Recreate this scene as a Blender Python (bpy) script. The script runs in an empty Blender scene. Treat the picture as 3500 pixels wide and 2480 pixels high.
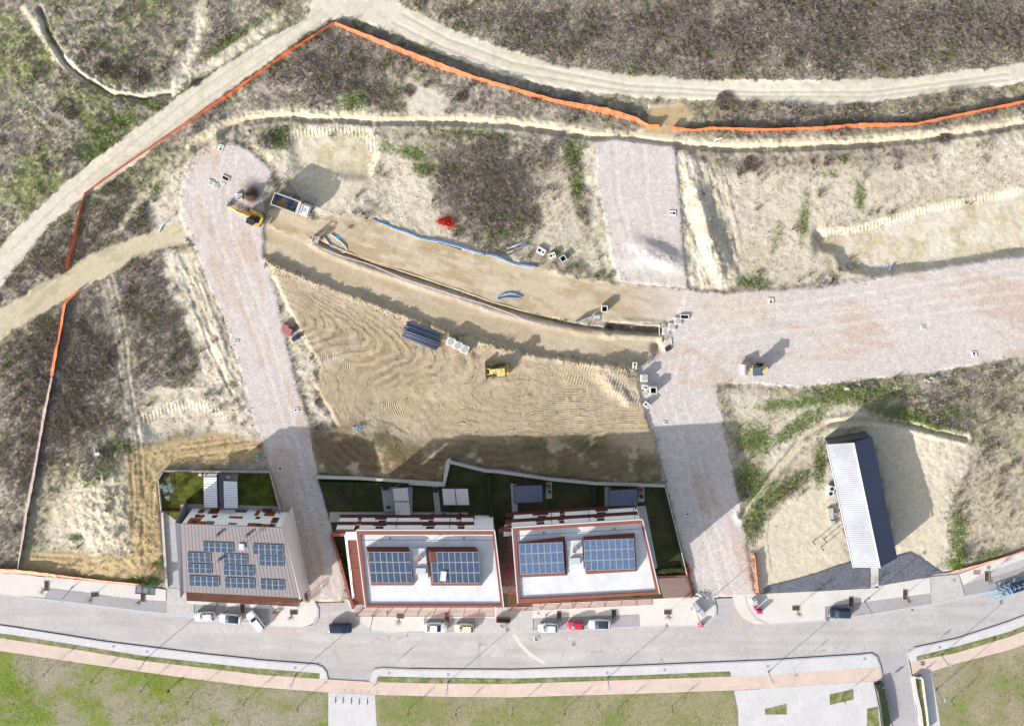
import bpy, math, random
import numpy as np
from mathutils import Vector, Matrix

# ------------------------------------------------------------ camera, light, exposure
SC = bpy.context.scene
COL = SC.collection
PPM = 16.5                 # photograph pixels (3500 x 2480) per metre of ground
HC = 290.0                 # flying height
YN = 200.0                 # picture row right below the camera
KA = 0.60                  # sunlit picture brightness -> base colour
cam = bpy.data.cameras.new('camera'); camo = bpy.data.objects.new('camera', cam); COL.objects.link(camo)
camo.location = (0, (1240 - YN) / PPM, HC)
cam.sensor_width = 36.0; cam.sensor_fit = 'HORIZONTAL'
cam.lens = 36.0 * HC / (3500 / PPM)
cam.shift_y = -(1240 - YN) / 3500.0
cam.clip_start = 1.0; cam.clip_end = 4000.0
SC.camera = camo
SUN_EL, SUN_AZ = math.radians(20.5), math.radians(220)      # direction TO the sun, measured from +x
w = bpy.data.worlds.new('World'); SC.world = w; w.use_nodes = True
nt = w.node_tree; bg = nt.nodes['Background']
sky = nt.nodes.new('ShaderNodeTexSky'); sky.sky_type = 'NISHITA'; sky.sun_disc = False
sky.sun_elevation = SUN_EL; sky.sun_rotation = math.pi / 2 - SUN_AZ
sky.air_density = 1.0; sky.dust_density = 1.5
hs = nt.nodes.new('ShaderNodeHueSaturation'); hs.inputs['Saturation'].default_value = 0.55; nt.links.new(sky.outputs[0], hs.inputs['Color']); nt.links.new(hs.outputs[0], bg.inputs[0]); bg.inputs[1].default_value = 0.145
sl = bpy.data.lights.new('sun', 'SUN'); sl.energy = 4.7; sl.angle = math.radians(0.55); sl.color = (1.0, 0.965, 0.915)
so = bpy.data.objects.new('sun', sl); COL.objects.link(so)
sd = Vector((math.cos(SUN_AZ) * math.cos(SUN_EL), math.sin(SUN_AZ) * math.cos(SUN_EL), math.sin(SUN_EL)))
so.rotation_euler = sd.to_track_quat('Z', 'Y').to_euler(); so.location = sd * 200
SC.view_settings.view_transform = 'Standard'; SC.view_settings.look = 'None'
SC.view_settings.exposure = 1.02; SC.view_settings.gamma = 1.0
SC.cycles.max_bounces = 5; SC.cycles.diffuse_bounces = 2; SC.cycles.transparent_max_bounces = 8

rnd = random.Random(7)
rs = np.random.RandomState(11)

# ------------------------------------------------------------ coordinates
def M(px, py):
    return ((px - 1750.0) / PPM, (1240.0 - py) / PPM)
def P(px, py, z=0.0):
    """ground position of a point that stands z metres high and shows at px,py from the air"""
    k = (HC - z) / HC
    return ((px - 1750.0) * k / PPM, (1240.0 - (YN + (py - YN) * k)) / PPM, z)
def tl(c, r, pts):
    ox = (0, 870, 1740, 2600)[c]; oy = (0, 600, 1200, 1840)[r]
    return [(ox + x / 2.538, oy + y / 2.538) for x, y in pts]
def D(pts):
    return [(x * 1.5271, y * 1.5271) for x, y in pts]
def h1(x, y): return (530 + x / 2.753, 1570 + y / 2.753)
def h2(x, y): return (1080 + x / 2.578, 1550 + y / 2.578)
def h3(x, y): return (1680 + x / 2.537, 1560 + y / 2.537)

# ------------------------------------------------------------ materials
def lin(c):
    c = c / 255.0
    return c / 12.92 if c <= 0.04045 else ((c + 0.055) / 1.055) ** 2.4
def A(r, g, b, k=1.0):
    return tuple(min(0.86, lin(v) * KA * k) for v in (r, g, b)) + (1.0,)
MATS = {}
def mat(name, rgb, rough=0.8, var=0.12, scale=1.5, bump=0.0, bscale=8.0, metal=0.0, spec=0.3, k=1.0, var2=0.0, scale2=0.15, emis=None, alpha=None):
    if name in MATS: return MATS[name]
    m = bpy.data.materials.new(name); m.use_nodes = True
    n = m.node_tree.nodes; l = m.node_tree.links; b = n['Principled BSDF']
    base = A(*rgb, k)
    b.inputs['Roughness'].default_value = rough; b.inputs['Metallic'].default_value = metal
    b.inputs['Specular IOR Level'].default_value = spec
    geo = n.new('ShaderNodeNewGeometry')
    def noise(sc, det=5, rg=0.62):
        t = n.new('ShaderNodeTexNoise'); t.inputs['Scale'].default_value = sc; t.inputs['Detail'].default_value = det
        t.inputs['Roughness'].default_value = rg; l.new(geo.outputs['Position'], t.inputs['Vector']); return t
    src = None
    t = noise(scale)
    ramp = n.new('ShaderNodeMapRange'); ramp.inputs[1].default_value = 0.3; ramp.inputs[2].default_value = 0.7
    ramp.inputs[3].default_value = 1 - var; ramp.inputs[4].default_value = 1 + var
    l.new(t.outputs['Fac'], ramp.inputs[0])
    val = ramp.outputs[0]
    if var2:
        t2 = noise(scale2, 3)
        r2 = n.new('ShaderNodeMapRange'); r2.inputs[1].default_value = 0.35; r2.inputs[2].default_value = 0.65
        r2.inputs[3].default_value = 1 - var2; r2.inputs[4].default_value = 1 + var2
        l.new(t2.outputs['Fac'], r2.inputs[0])
        mm = n.new('ShaderNodeMath'); mm.operation = 'MULTIPLY'; l.new(val, mm.inputs[0]); l.new(r2.outputs[0], mm.inputs[1]); val = mm.outputs[0]
    vm = n.new('ShaderNodeVectorMath'); vm.operation = 'SCALE'; vm.inputs[0].default_value = base[:3]
    l.new(val, vm.inputs['Scale']); l.new(vm.outputs[0], b.inputs['Base Color'])
    if bump:
        tb = noise(bscale, 4); bp = n.new('ShaderNodeBump'); bp.inputs['Strength'].default_value = 1.0
        bp.inputs['Distance'].default_value = bump; l.new(tb.outputs['Fac'], bp.inputs['Height']); l.new(bp.outputs[0], b.inputs['Normal'])
    if alpha is not None: b.inputs['Alpha'].default_value = alpha
    MATS[name] = m
    return m

def attr_mat(name, speck=0.25, sscale=4.0, bump=0.05, bscale=5.0, rib=0.0, rough=0.95, cells=0.0, cscale=3.5):
    """ground whose base colour comes from the mesh attribute 'col', broken up by fine noise"""
    m = bpy.data.materials.new(name); m.use_nodes = True
    n = m.node_tree.nodes; l = m.node_tree.links; b = n['Principled BSDF']
    b.inputs['Roughness'].default_value = rough; b.inputs['Specular IOR Level'].default_value = 0.1
    geo = n.new('ShaderNodeNewGeometry')
    at = n.new('ShaderNodeAttribute'); at.attribute_name = 'col'
    t = n.new('ShaderNodeTexNoise'); t.inputs['Scale'].default_value = sscale; t.inputs['Detail'].default_value = 6; t.inputs['Roughness'].default_value = 0.7
    l.new(geo.outputs['Position'], t.inputs['Vector'])
    r = n.new('ShaderNodeMapRange'); r.inputs[1].default_value = 0.3; r.inputs[2].default_value = 0.7
    r.inputs[3].default_value = 1 - speck; r.inputs[4].default_value = 1 + speck; l.new(t.outputs['Fac'], r.inputs[0])
    val = r.outputs[0]
    hsrc = None
    if cells:
        v = n.new('ShaderNodeTexVoronoi'); v.inputs['Scale'].default_value = cscale; l.new(geo.outputs['Position'], v.inputs['Vector'])
        sp = n.new('ShaderNodeSeparateColor'); l.new(v.outputs['Color'], sp.inputs[0])
        r3 = n.new('ShaderNodeMapRange'); r3.inputs[3].default_value = 1 - cells; r3.inputs[4].default_value = 1 + cells
        l.new(sp.outputs[0], r3.inputs[0])
        mm = n.new('ShaderNodeMath'); mm.operation = 'MULTIPLY'; l.new(val, mm.inputs[0]); l.new(r3.outputs[0], mm.inputs[1]); val = mm.outputs[0]
        hsrc = sp.outputs[1]
    vm = n.new('ShaderNodeVectorMath'); vm.operation = 'SCALE'; l.new(at.outputs['Color'], vm.inputs[0]); l.new(val, vm.inputs['Scale'])
    l.new(vm.outputs[0], b.inputs['Base Color'])
    tb = n.new('ShaderNodeTexNoise'); tb.inputs['Scale'].default_value = bscale; tb.inputs['Detail'].default_value = 5
    l.new(geo.outputs['Position'], tb.inputs['Vector'])
    h = n.new('ShaderNodeMath'); h.operation = 'MULTIPLY'; h.inputs[1].default_value = bump; l.new(tb.outputs['Fac'], h.inputs[0])
    hv = h.outputs[0]
    if hsrc:
        h2_ = n.new('ShaderNodeMath'); h2_.operation = 'MULTIPLY_ADD'; h2_.inputs[1].default_value = bump * 0.8
        l.new(hsrc, h2_.inputs[0]); l.new(hv, h2_.inputs[2]); hv = h2_.outputs[0]
    if rib:
        fl = n.new('ShaderNodeAttribute'); fl.attribute_name = 'flow'
        sx = n.new('ShaderNodeSeparateXYZ'); l.new(fl.outputs['Vector'], sx.inputs[0])
        sn = n.new('ShaderNodeMath'); sn.operation = 'SINE'; l.new(sx.outputs[0], sn.inputs[0])
        m1 = n.new('ShaderNodeMath'); m1.operation = 'MULTIPLY'; l.new(sn.outputs[0], m1.inputs[0]); l.new(sx.outputs[1], m1.inputs[1])
        m2 = n.new('ShaderNodeMath'); m2.operation = 'MULTIPLY_ADD'; m2.inputs[1].default_value = rib; l.new(m1.outputs[0], m2.inputs[0]); l.new(hv, m2.inputs[2]); hv = m2.outputs[0]
    bp = n.new('ShaderNodeBump'); bp.inputs['Distance'].default_value = 1.0; bp.inputs['Strength'].default_value = 1.0
    l.new(hv, bp.inputs['Height']); l.new(bp.outputs[0], b.inputs['Normal'])
    return m

# ------------------------------------------------------------ object helpers
def tag(o, label=None, cat=None, group=None, kind=None):
    if label: o['label'] = label
    if cat: o['category'] = cat
    if group: o['group'] = group
    if kind: o['kind'] = kind
    return o
def thing(name, label, cat, loc=(0, 0, 0), rz=0.0, group=None):
    o = bpy.data.objects.new(name, None); COL.objects.link(o); o.empty_display_size = 0.3
    o.location = loc; o.rotation_euler = (0, 0, rz)
    return tag(o, label, cat, group)

class MB:
    def __init__(s): s.v = []; s.f = []; s.m = []
    def add(s, vs, fs, mi=0):
        k = len(s.v); s.v += [tuple(v) for v in vs]; s.f += [tuple(k + i for i in f) for f in fs]; s.m += [mi] * len(fs)
    def quad(s, a, b, c, d, mi=0): s.add([a, b, c, d], [(0, 1, 2, 3)], mi)
    def hexa(s, lo, hi, mi=0):
        n = len(lo); vs = list(lo) + list(hi)
        # make sure the ring is counter-clockwise seen from above
        ar = sum(lo[i][0] * lo[(i + 1) % n][1] - lo[(i + 1) % n][0] * lo[i][1] for i in range(n))
        if ar < 0: vs = list(lo)[::-1] + list(hi)[::-1]
        fs = [tuple(range(n - 1, -1, -1)), tuple(range(n, 2 * n))] + [(i, (i + 1) % n, n + (i + 1) % n, n + i) for i in range(n)]
        s.add(vs, fs, mi)
    def prism(s, poly, z0, z1, mi=0):
        s.hexa([(x, y, z0) for x, y in poly], [(x, y, z1) for x, y in poly], mi)
    def box(s, c, d, rz=0.0, mi=0, taper=1.0):
        hx, hy, hz = d[0] / 2, d[1] / 2, d[2] / 2; ca, sa = math.cos(rz), math.sin(rz)
        def t(x, y, z): return (c[0] + x * ca - y * sa, c[1] + x * sa + y * ca, c[2] + z)
        q = [(-hx, -hy), (hx, -hy), (hx, hy), (-hx, hy)]
        s.hexa([t(x, y, -hz) for x, y in q], [t(x * taper, y * taper, hz) for x, y in q], mi)
    def tube(s, pts, r, n=8, mi=0, cap=True, r2=None):
        pts = [Vector(p) for p in pts]; rings = []
        for i, p in enumerate(pts):
            d = (pts[min(i + 1, len(pts) - 1)] - pts[max(i - 1, 0)]).normalized()
            u = d.cross(Vector((0, 0, 1)))
            if u.length < 1e-3: u = Vector((1, 0, 0))
            u.normalize(); v = u.cross(d)
            rr = r if r2 is None else r + (r2 - r) * i / max(1, len(pts) - 1)
            rings.append([p + (u * math.cos(2 * math.pi * k / n) + v * math.sin(2 * math.pi * k / n)) * rr for k in range(n)])
        vs = [q for g in rings for q in g]
        fs = [(i * n + k, i * n + (k + 1) % n, (i + 1) * n + (k + 1) % n, (i + 1) * n + k) for i in range(len(pts) - 1) for k in range(n)]
        if cap: fs += [tuple(range(n - 1, -1, -1)), tuple((len(pts) - 1) * n + k for k in range(n))]
        s.add(vs, fs, mi)
    def cyl(s, c, r, h, n=16, axis='z', mi=0):
        a = {'z': (0, 0, h / 2), 'x': (h / 2, 0, 0), 'y': (0, h / 2, 0)}[axis]
        s.tube([(c[0] - a[0], c[1] - a[1], c[2] - a[2]), (c[0] + a[0], c[1] + a[1], c[2] + a[2])], r, n, mi)
    def loft(s, rings, mi=0, cap=True):
        n = len(rings[0]); vs = [p for r in rings for p in r]
        fs = [(i * n + k, i * n + (k + 1) % n, (i + 1) * n + (k + 1) % n, (i + 1) * n + k) for i in range(len(rings) - 1) for k in range(n)]
        if cap: fs += [tuple(range(n - 1, -1, -1)), tuple((len(rings) - 1) * n + k for k in range(n))]
        s.add(vs, fs, mi)
    def ribbon(s, pts, w, z0, z1, mi=0):
        """band of width w along pts (world xy), from z0 up to z1"""
        n = len(pts); L = []; R = []
        for i in range(n):
            a = Vector(pts[max(i - 1, 0)]); b = Vector(pts[min(i + 1, n - 1)]); d = (b - a).normalized(); q = Vector((-d.y, d.x)) * w / 2
            p = Vector(pts[i]); L.append(p + q); R.append(p - q)
        for i in range(n - 1):
            s.hexa([(R[i].x, R[i].y, z0), (R[i + 1].x, R[i + 1].y, z0), (L[i + 1].x, L[i + 1].y, z0), (L[i].x, L[i].y, z0)],
                   [(R[i].x, R[i].y, z1), (R[i + 1].x, R[i + 1].y, z1), (L[i + 1].x, L[i + 1].y, z1), (L[i].x, L[i].y, z1)], mi)
    def build(s, name, mats, parent=None, ab=False, smooth=False):
        me = bpy.data.meshes.new(name)
        off = Vector((0, 0, 0))
        if ab and parent is not None:
            p = parent
            while p is not None: off += Vector(p.location); p = p.parent
        me.from_pydata([(v[0] - off.x, v[1] - off.y, v[2] - off.z) for v in s.v], [], s.f)
        if not isinstance(mats, (list, tuple)): mats = [mats]
        for m in mats: me.materials.append(m)
        if len(mats) > 1: me.polygons.foreach_set('material_index', s.m)
        if smooth: me.polygons.foreach_set('use_smooth', [True] * len(me.polygons))
        me.update()
        o = bpy.data.objects.new(name, me); COL.objects.link(o)
        if parent is not None: o.parent = parent
        return o

def arrays_mesh(name, V, F, mat_, cols=None, parent=None, smooth=False, flow=None):
    me = bpy.data.meshes.new(name)
    nf, k = F.shape
    me.vertices.add(len(V)); me.vertices.foreach_set('co', np.ascontiguousarray(V, dtype=np.float32).ravel())
    me.loops.add(nf * k); me.loops.foreach_set('vertex_index', np.ascontiguousarray(F, dtype=np.int32).ravel())
    me.polygons.add(nf); me.polygons.foreach_set('loop_start', np.arange(0, nf * k, k, dtype=np.int32))
    me.polygons.foreach_set('loop_total', np.full(nf, k, dtype=np.int32))
    if smooth: me.polygons.foreach_set('use_smooth', np.ones(nf, dtype=bool))
    if cols is not None:
        a = me.attributes.new('col', 'FLOAT_COLOR', 'POINT')
        c4 = np.ones((len(V), 4), dtype=np.float32); c4[:, :3] = cols; a.data.foreach_set('color', c4.ravel())
    if flow is not None:
        a = me.attributes.new('flow', 'FLOAT_VECTOR', 'POINT'); a.data.foreach_set('vector', np.ascontiguousarray(flow, dtype=np.float32).ravel())
    me.materials.append(mat_); me.update(calc_edges=True); me.validate()
    o = bpy.data.objects.new(name, me); COL.objects.link(o)
    if parent is not None: o.parent = parent
    return o
# ------------------------------------------------------------ terrain: one height field, split by what covers it
ST = 0.22
gx = np.arange(-129, 129.01, ST); gy = np.arange(-98, 98.01, ST)
NX, NY = len(gx), len(gy)
X, Y = np.meshgrid(gx, gy)                      # metres
def vnoise(x, y, sc, seed):
    u = x / sc + 1000.3; v = y / sc + 1000.7
    iu = np.floor(u).astype(np.int64); iv = np.floor(v).astype(np.int64); fu = u - iu; fv = v - iv
    fu = fu * fu * (3 - 2 * fu); fv = fv * fv * (3 - 2 * fv)
    T = np.random.RandomState(seed).rand(256, 256).astype(np.float32)
    g = lambda a, b: T[a & 255, b & 255]
    return (g(iu, iv) * (1 - fu) + g(iu + 1, iv) * fu) * (1 - fv) + (g(iu, iv + 1) * (1 - fu) + g(iu + 1, iv + 1) * fu) * fv
def fbm(sc, seed, octv=4, gain=0.55, x=None, y=None):
    x = X if x is None else x; y = Y if y is None else y
    s = 0; a = 1; t = 0
    for i in range(octv):
        s = s + a * vnoise(x, y, sc / 2 ** i, seed + 17 * i); t += a; a *= gain
    return s / t
wx = (fbm(2.0, 5, 3, 0.7) - 0.5); wy = (fbm(2.0, 9, 3, 0.7) - 0.5)
def inside(poly, jit=0.6):
    pts = [M(*p) for p in poly]; xs = [p[0] for p in pts]; ys = [p[1] for p in pts]
    i0 = max(0, int((min(xs) - 2 - gx[0]) / ST)); i1 = min(NX, int((max(xs) + 2 - gx[0]) / ST) + 1)
    j0 = max(0, int((min(ys) - 2 - gy[0]) / ST)); j1 = min(NY, int((max(ys) + 2 - gy[0]) / ST) + 1)
    out = np.zeros((NY, NX), dtype=np.float32)
    if i1 <= i0 or j1 <= j0: return out
    x = X[j0:j1, i0:i1] + wx[j0:j1, i0:i1] * jit * 2; y = Y[j0:j1, i0:i1] + wy[j0:j1, i0:i1] * jit * 2
    r = np.zeros(x.shape, dtype=bool)
    for a in range(len(pts)):
        (x1, y1), (x2, y2) = pts[a], pts[a - 1]
        if y1 == y2: continue
        r ^= ((y1 > y) != (y2 > y)) & (x < (x2 - x1) * (y - y1) / (y2 - y1) + x1)
    out[j0:j1, i0:i1] = r
    return out
def blur(a, m):
    k = max(1, int(m / ST))
    for _ in range(2):
        for ax in (0, 1):
            p = np.pad(a, [(k + 1, k) if i == ax else (0, 0) for i in (0, 1)], mode='edge')
            c = np.cumsum(p, axis=ax, dtype=np.float64)
            n = a.shape[ax]
            a = ((np.take(c, range(2 * k + 1, 2 * k + 1 + n), ax) - np.take(c, range(0, n), ax)) / (2 * k + 1)).astype(np.float32)
    return a
def soft(poly, m=1.0, jit=0.6): return blur(inside(poly, jit), m)
def line(pts, jit=0.3):
    """distance to a polyline, signed side (+ = left of travel) and length along it"""
    P_ = [M(*p) for p in pts]; best = np.full((NY, NX), 1e9, dtype=np.float32); side = np.zeros_like(best); al = np.zeros_like(best)
    x = X + wx * jit; y = Y + wy * jit; acc = 0.0
    for (x1, y1), (x2, y2) in zip(P_[:-1], P_[1:]):
        dx, dy = x2 - x1, y2 - y1; L = math.hypot(dx, dy)
        t = np.clip(((x - x1) * dx + (y - y1) * dy) / (L * L), 0, 1)
        ex = x - x1 - t * dx; ey = y - y1 - t * dy; d = np.hypot(ex, ey)
        m = d < best; best = np.where(m, d, best); side = np.where(m, np.sign(dx * ey - dy * ex), side); al = np.where(m, acc + t * L, al); acc += L
    return best, side, al
def ss(a, b, x): t = np.clip((x - a) / (b - a), 0, 1); return t * t * (3 - 2 * t)
def RGB(r, g, b): return np.array(A(r, g, b)[:3], dtype=np.float32)
def mixc(c, col, m): return c + (col - c) * m[..., None]

n_big = fbm(22, 31, 3); n_mid = fbm(6, 41, 4, 0.6); n_sm = fbm(1.6, 51, 4, 0.7); n_fi = fbm(0.7, 61, 2, 0.8); n_m2 = fbm(9, 71, 4, 0.6); n_m3 = fbm(3.2, 77, 4, 0.65)
xr = X * 0.8 + Y * 0.6; yr = -X * 0.6 + Y * 0.8
n_st = fbm(1.8, 83, 3, 0.7, xr / 2.2, yr)

# --- region masks (hard ones become objects of their own)
trackA = D([(-60, 640), (30, 518), (150, 405), (300, 290), (420, 200), (560, 110), (640, 65), (690, 38), (705, -40), (860, -40), (900, 12), (960, 40), (1020, 70), (1120, 105), (1250, 145), (1400, 165), (1600, 178), (1850, 180), (2050, 172), (2257, 145), (2420, 115),
            (2420, 160), (2257, 190), (2120, 206), (1980, 226), (1850, 235), (1650, 225), (1480, 222), (1400, 215), (1250, 198), (1100, 163), (950, 105), (870, 66), (800, 46), (745, 42), (690, 75), (620, 125), (500, 210), (400, 285), (280, 383), (190, 440), (110, 505), (30, 605), (-60, 720)])
trackC = D([(-60, 720), (30, 672), (150, 600), (200, 570), (300, 530), (390, 500), (440, 500), (445, 535), (380, 555), (300, 580), (200, 640), (130, 680), (30, 740), (-60, 800)])
gravel1 = D([(400, 440), (440, 350), (480, 325), (520, 318), (560, 335), (612, 378), (603, 400), (592, 440), (592, 500), (592, 575), (612, 640), (632, 720), (662, 850), (690, 940), (712, 1060), (740, 1180), (765, 1280), (776, 1335), (740, 1345), (690, 1342), (660, 1230), (625, 1120), (600, 1030), (580, 975), (562, 925), (548, 870), (528, 800), (500, 710), (450, 600), (430, 540), (405, 490)])
gravel2 = D([(1335, 312), (1390, 308), (1440, 318), (1505, 322), (1512, 330), (1515, 380), (1525, 480), (1532, 560), (1540, 645), (1390, 632), (1370, 580), (1345, 450), (1333, 400)])
gravel3 = D([(1540, 648), (1620, 655), (1700, 650), (1850, 640), (2000, 613), (2257, 573), (2420, 540), (2420, 780), (2257, 803), (2150, 822), (2050, 837), (1900, 852), (1800, 864), (1700, 860), (1602, 856), (1605, 885), (1620, 960), (1640, 1050), (1660, 1160), (1675, 1250), (1690, 1336), (1565, 1340), (1545, 1290), (1515, 1185), (1490, 1080), (1468, 985), (1447, 930), (1432, 870), (1428, 822), (1470, 795), (1485, 762), (1498, 712), (1520, 700)])
roadU = D([(600, 470), (640, 452), (700, 492), (755, 478), (830, 490), (950, 533), (1100, 573), (1200, 597), (1300, 622), (1390, 634), (1545, 648), (1620, 664), (1700, 668), (1640, 690), (1520, 702), (1498, 720), (1480, 728), (1365, 722), (1250, 712), (1130, 688), (1000, 648), (900, 612), (800, 578), (712, 548), (640, 522), (590, 500)])
roadL = D([(592, 502), (640, 524), (712, 550), (800, 580), (900, 614), (1000, 650), (1130, 692), (1250, 722), (1365, 742), (1480, 752), (1482, 785), (1425, 814), (1300, 800), (1150, 776), (1000, 733), (880, 688), (750, 640), (650, 598), (590, 573)])
pad = D([(598, 580), (650, 603), (750, 645), (880, 692), (1000, 738), (1150, 782), (1300, 808), (1425, 822), (1432, 870), (1447, 930), (1466, 985), (1480, 1075), (1400, 1080), (1200, 1060), (1010, 1022), (1000, 1070), (850, 1075), (712, 1060), (690, 970), (760, 950), (735, 910), (705, 860), (722, 820), (690, 770), (655, 700), (622, 640)])
# --- soft colour fields
cream = np.zeros((NY, NX), dtype=np.float32); smoothc = np.zeros((NY, NX), dtype=np.float32)
def addc(poly, w=1.0, m=1.2, jit=1.0):
    global cream
    cream = np.maximum(cream, soft(D(poly), m, jit) * w)
addc([(600, 345), (640, 285), (740, 278), (835, 288), (858, 335), (842, 380), (850, 450), (830, 492), (720, 490), (690, 450), (640, 430), (612, 380)], 1.0, 0.7)
addc([(850, 300), (960, 330), (960, 400), (985, 470), (1010, 525), (1080, 550), (1200, 590), (1180, 600), (940, 540), (830, 490), (852, 420)], 0.85)
addc([(330, 430), (400, 372), (440, 342), (470, 320), (430, 420), (412, 500), (330, 520)], 0.95, 0.8)
addc([(368, 560), (432, 560), (470, 660), (530, 820), (560, 920), (580, 990), (520, 975), (400, 935), (310, 905), (330, 865), (430, 868), (442, 790), (400, 700), (368, 640)], 1.0, 0.8)
addc([(305, 925), (400, 893), (480, 898), (520, 930), (560, 960), (480, 985), (400, 985), (300, 990)], 1.0, 0.8)
addc([(85, 1170), (125, 1105), (200, 1065), (295, 1045), (300, 1200), (285, 1245), (160, 1245), (90, 1225)], 0.62, 1.5, 1.5)
addc([(1305, 335), (1335, 312), (1333, 400), (1370, 580), (1392, 636), (1350, 602), (1318, 480)], 1.0, 0.5)
addc([(1512, 330), (1560, 345), (1600, 380), (1592, 470), (1600, 560), (1650, 630), (1620, 650), (1545, 648), (1525, 480)], 1.0, 0.7)
addc([(1590, 375), (1700, 372), (1900, 370), (2257, 345), (2420, 330), (2420, 420), (2257, 430), (2080, 465), (1900, 507), (1818, 512), (1850, 575), (1880, 625), (1700, 652), (1610, 640), (1590, 500)], 0.72, 2.0, 1.5)
addc([(1818, 512), (1920, 503), (2080, 453), (2257, 420), (2420, 400), (2420, 570), (2257, 580), (2050, 612), (1880, 640), (1850, 570)], 1.0, 0.4)
addc([(1612, 862), (1780, 880), (1930, 905), (2010, 935), (1880, 965), (1820, 1010), (1720, 1080), (1690, 1010), (1640, 930)], 0.72, 1.5, 1.5)
addc([(1690, 1195), (1760, 1130), (1860, 1040), (1915, 1300), (1850, 1300), (1695, 1335)], 1.0, 0.5)
addc([(1930, 940), (2060, 950), (2180, 995), (2160, 1060), (2130, 1110), (2150, 1230), (2130, 1290), (2010, 1260), (1960, 1000)], 0.95, 0.8)
addc([(1190, 395), (1260, 378), (1290, 480), (1340, 560), (1372, 622), (1290, 608), (1180, 560), (1150, 540), (1200, 500)], 0.6, 1.2, 1.5)
addc([(905, 170), (1000, 205), (1030, 255), (985, 262), (918, 258), (880, 200)], 0.8)
addc([(925, 190), (998, 215), (990, 257), (918, 252)], 1.0, 0.3, 0.2)
addc([(745, 215), (800, 198), (840, 225), (820, 260), (750, 258)], 0.7, 0.7, 1.4)
addc([(1450, 232), (1530, 228), (1552, 262), (1520, 288), (1500, 322), (1435, 318), (1432, 290), (1452, 280)], 1.0, 0.35, 0.4)
addc([(596, 585), (640, 640), (700, 790), (705, 900), (760, 950), (700, 945), (668, 850), (640, 740), (610, 640)], 0.75, 0.6, 1.5)
addc([(2090, 320), (2257, 300), (2420, 290), (2420, 420), (2200, 425), (2100, 380)], 0.9, 1.5, 1.4)
addc([(225, 610), (262, 600), (300, 780), (320, 1000), (275, 1010), (262, 800)], 0.4, 0.8, 1.0)
addc([(30, 35), (95, 45), (130, 110), (90, 90)], 0.5, 0.5)
for poly in ([(1690, 1195), (1760, 1130), (1860, 1040), (1915, 1300), (1850, 1300), (1695, 1335)], [(1930, 950), (2060, 960), (2160, 1000), (2130, 1060), (2110, 1110), (2120, 1230), (2100, 1280), (2010, 1260), (1960, 1000)], [(1860, 560), (1930, 520), (2080, 475), (2257, 440), (2420, 420), (2420, 560), (2257, 570), (2050, 600)], [(650, 320), (740, 300), (830, 320), (830, 400), (740, 470), (660, 400)]): smoothc = np.maximum(smoothc, soft(D(poly), 1.0, 0.8))
tanf = np.zeros((NY, NX), dtype=np.float32)
for poly, ww in (([(285, 1010), (380, 978), (500, 968), (580, 985), (585, 1040), (372, 1045), (356, 1062), (366, 1300), (300, 1300), (288, 1100)], 1.0),
                 ([(45, 1262), (100, 1232), (280, 1248), (330, 1240), (345, 1290), (310, 1316), (200, 1296), (60, 1278)], 1.0),
                 ([(1452, 235), (1540, 230), (1552, 262), (1520, 288), (1500, 322), (1440, 318)], 0.9),
                 ([(1820, 500), (1900, 500), (1880, 620), (1840, 610)], 0.3)):
    tanf = np.maximum(tanf, soft(D(poly), 0.8, 1.0) * ww)
green = np.zeros((NY, NX), dtype=np.float32)
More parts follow.
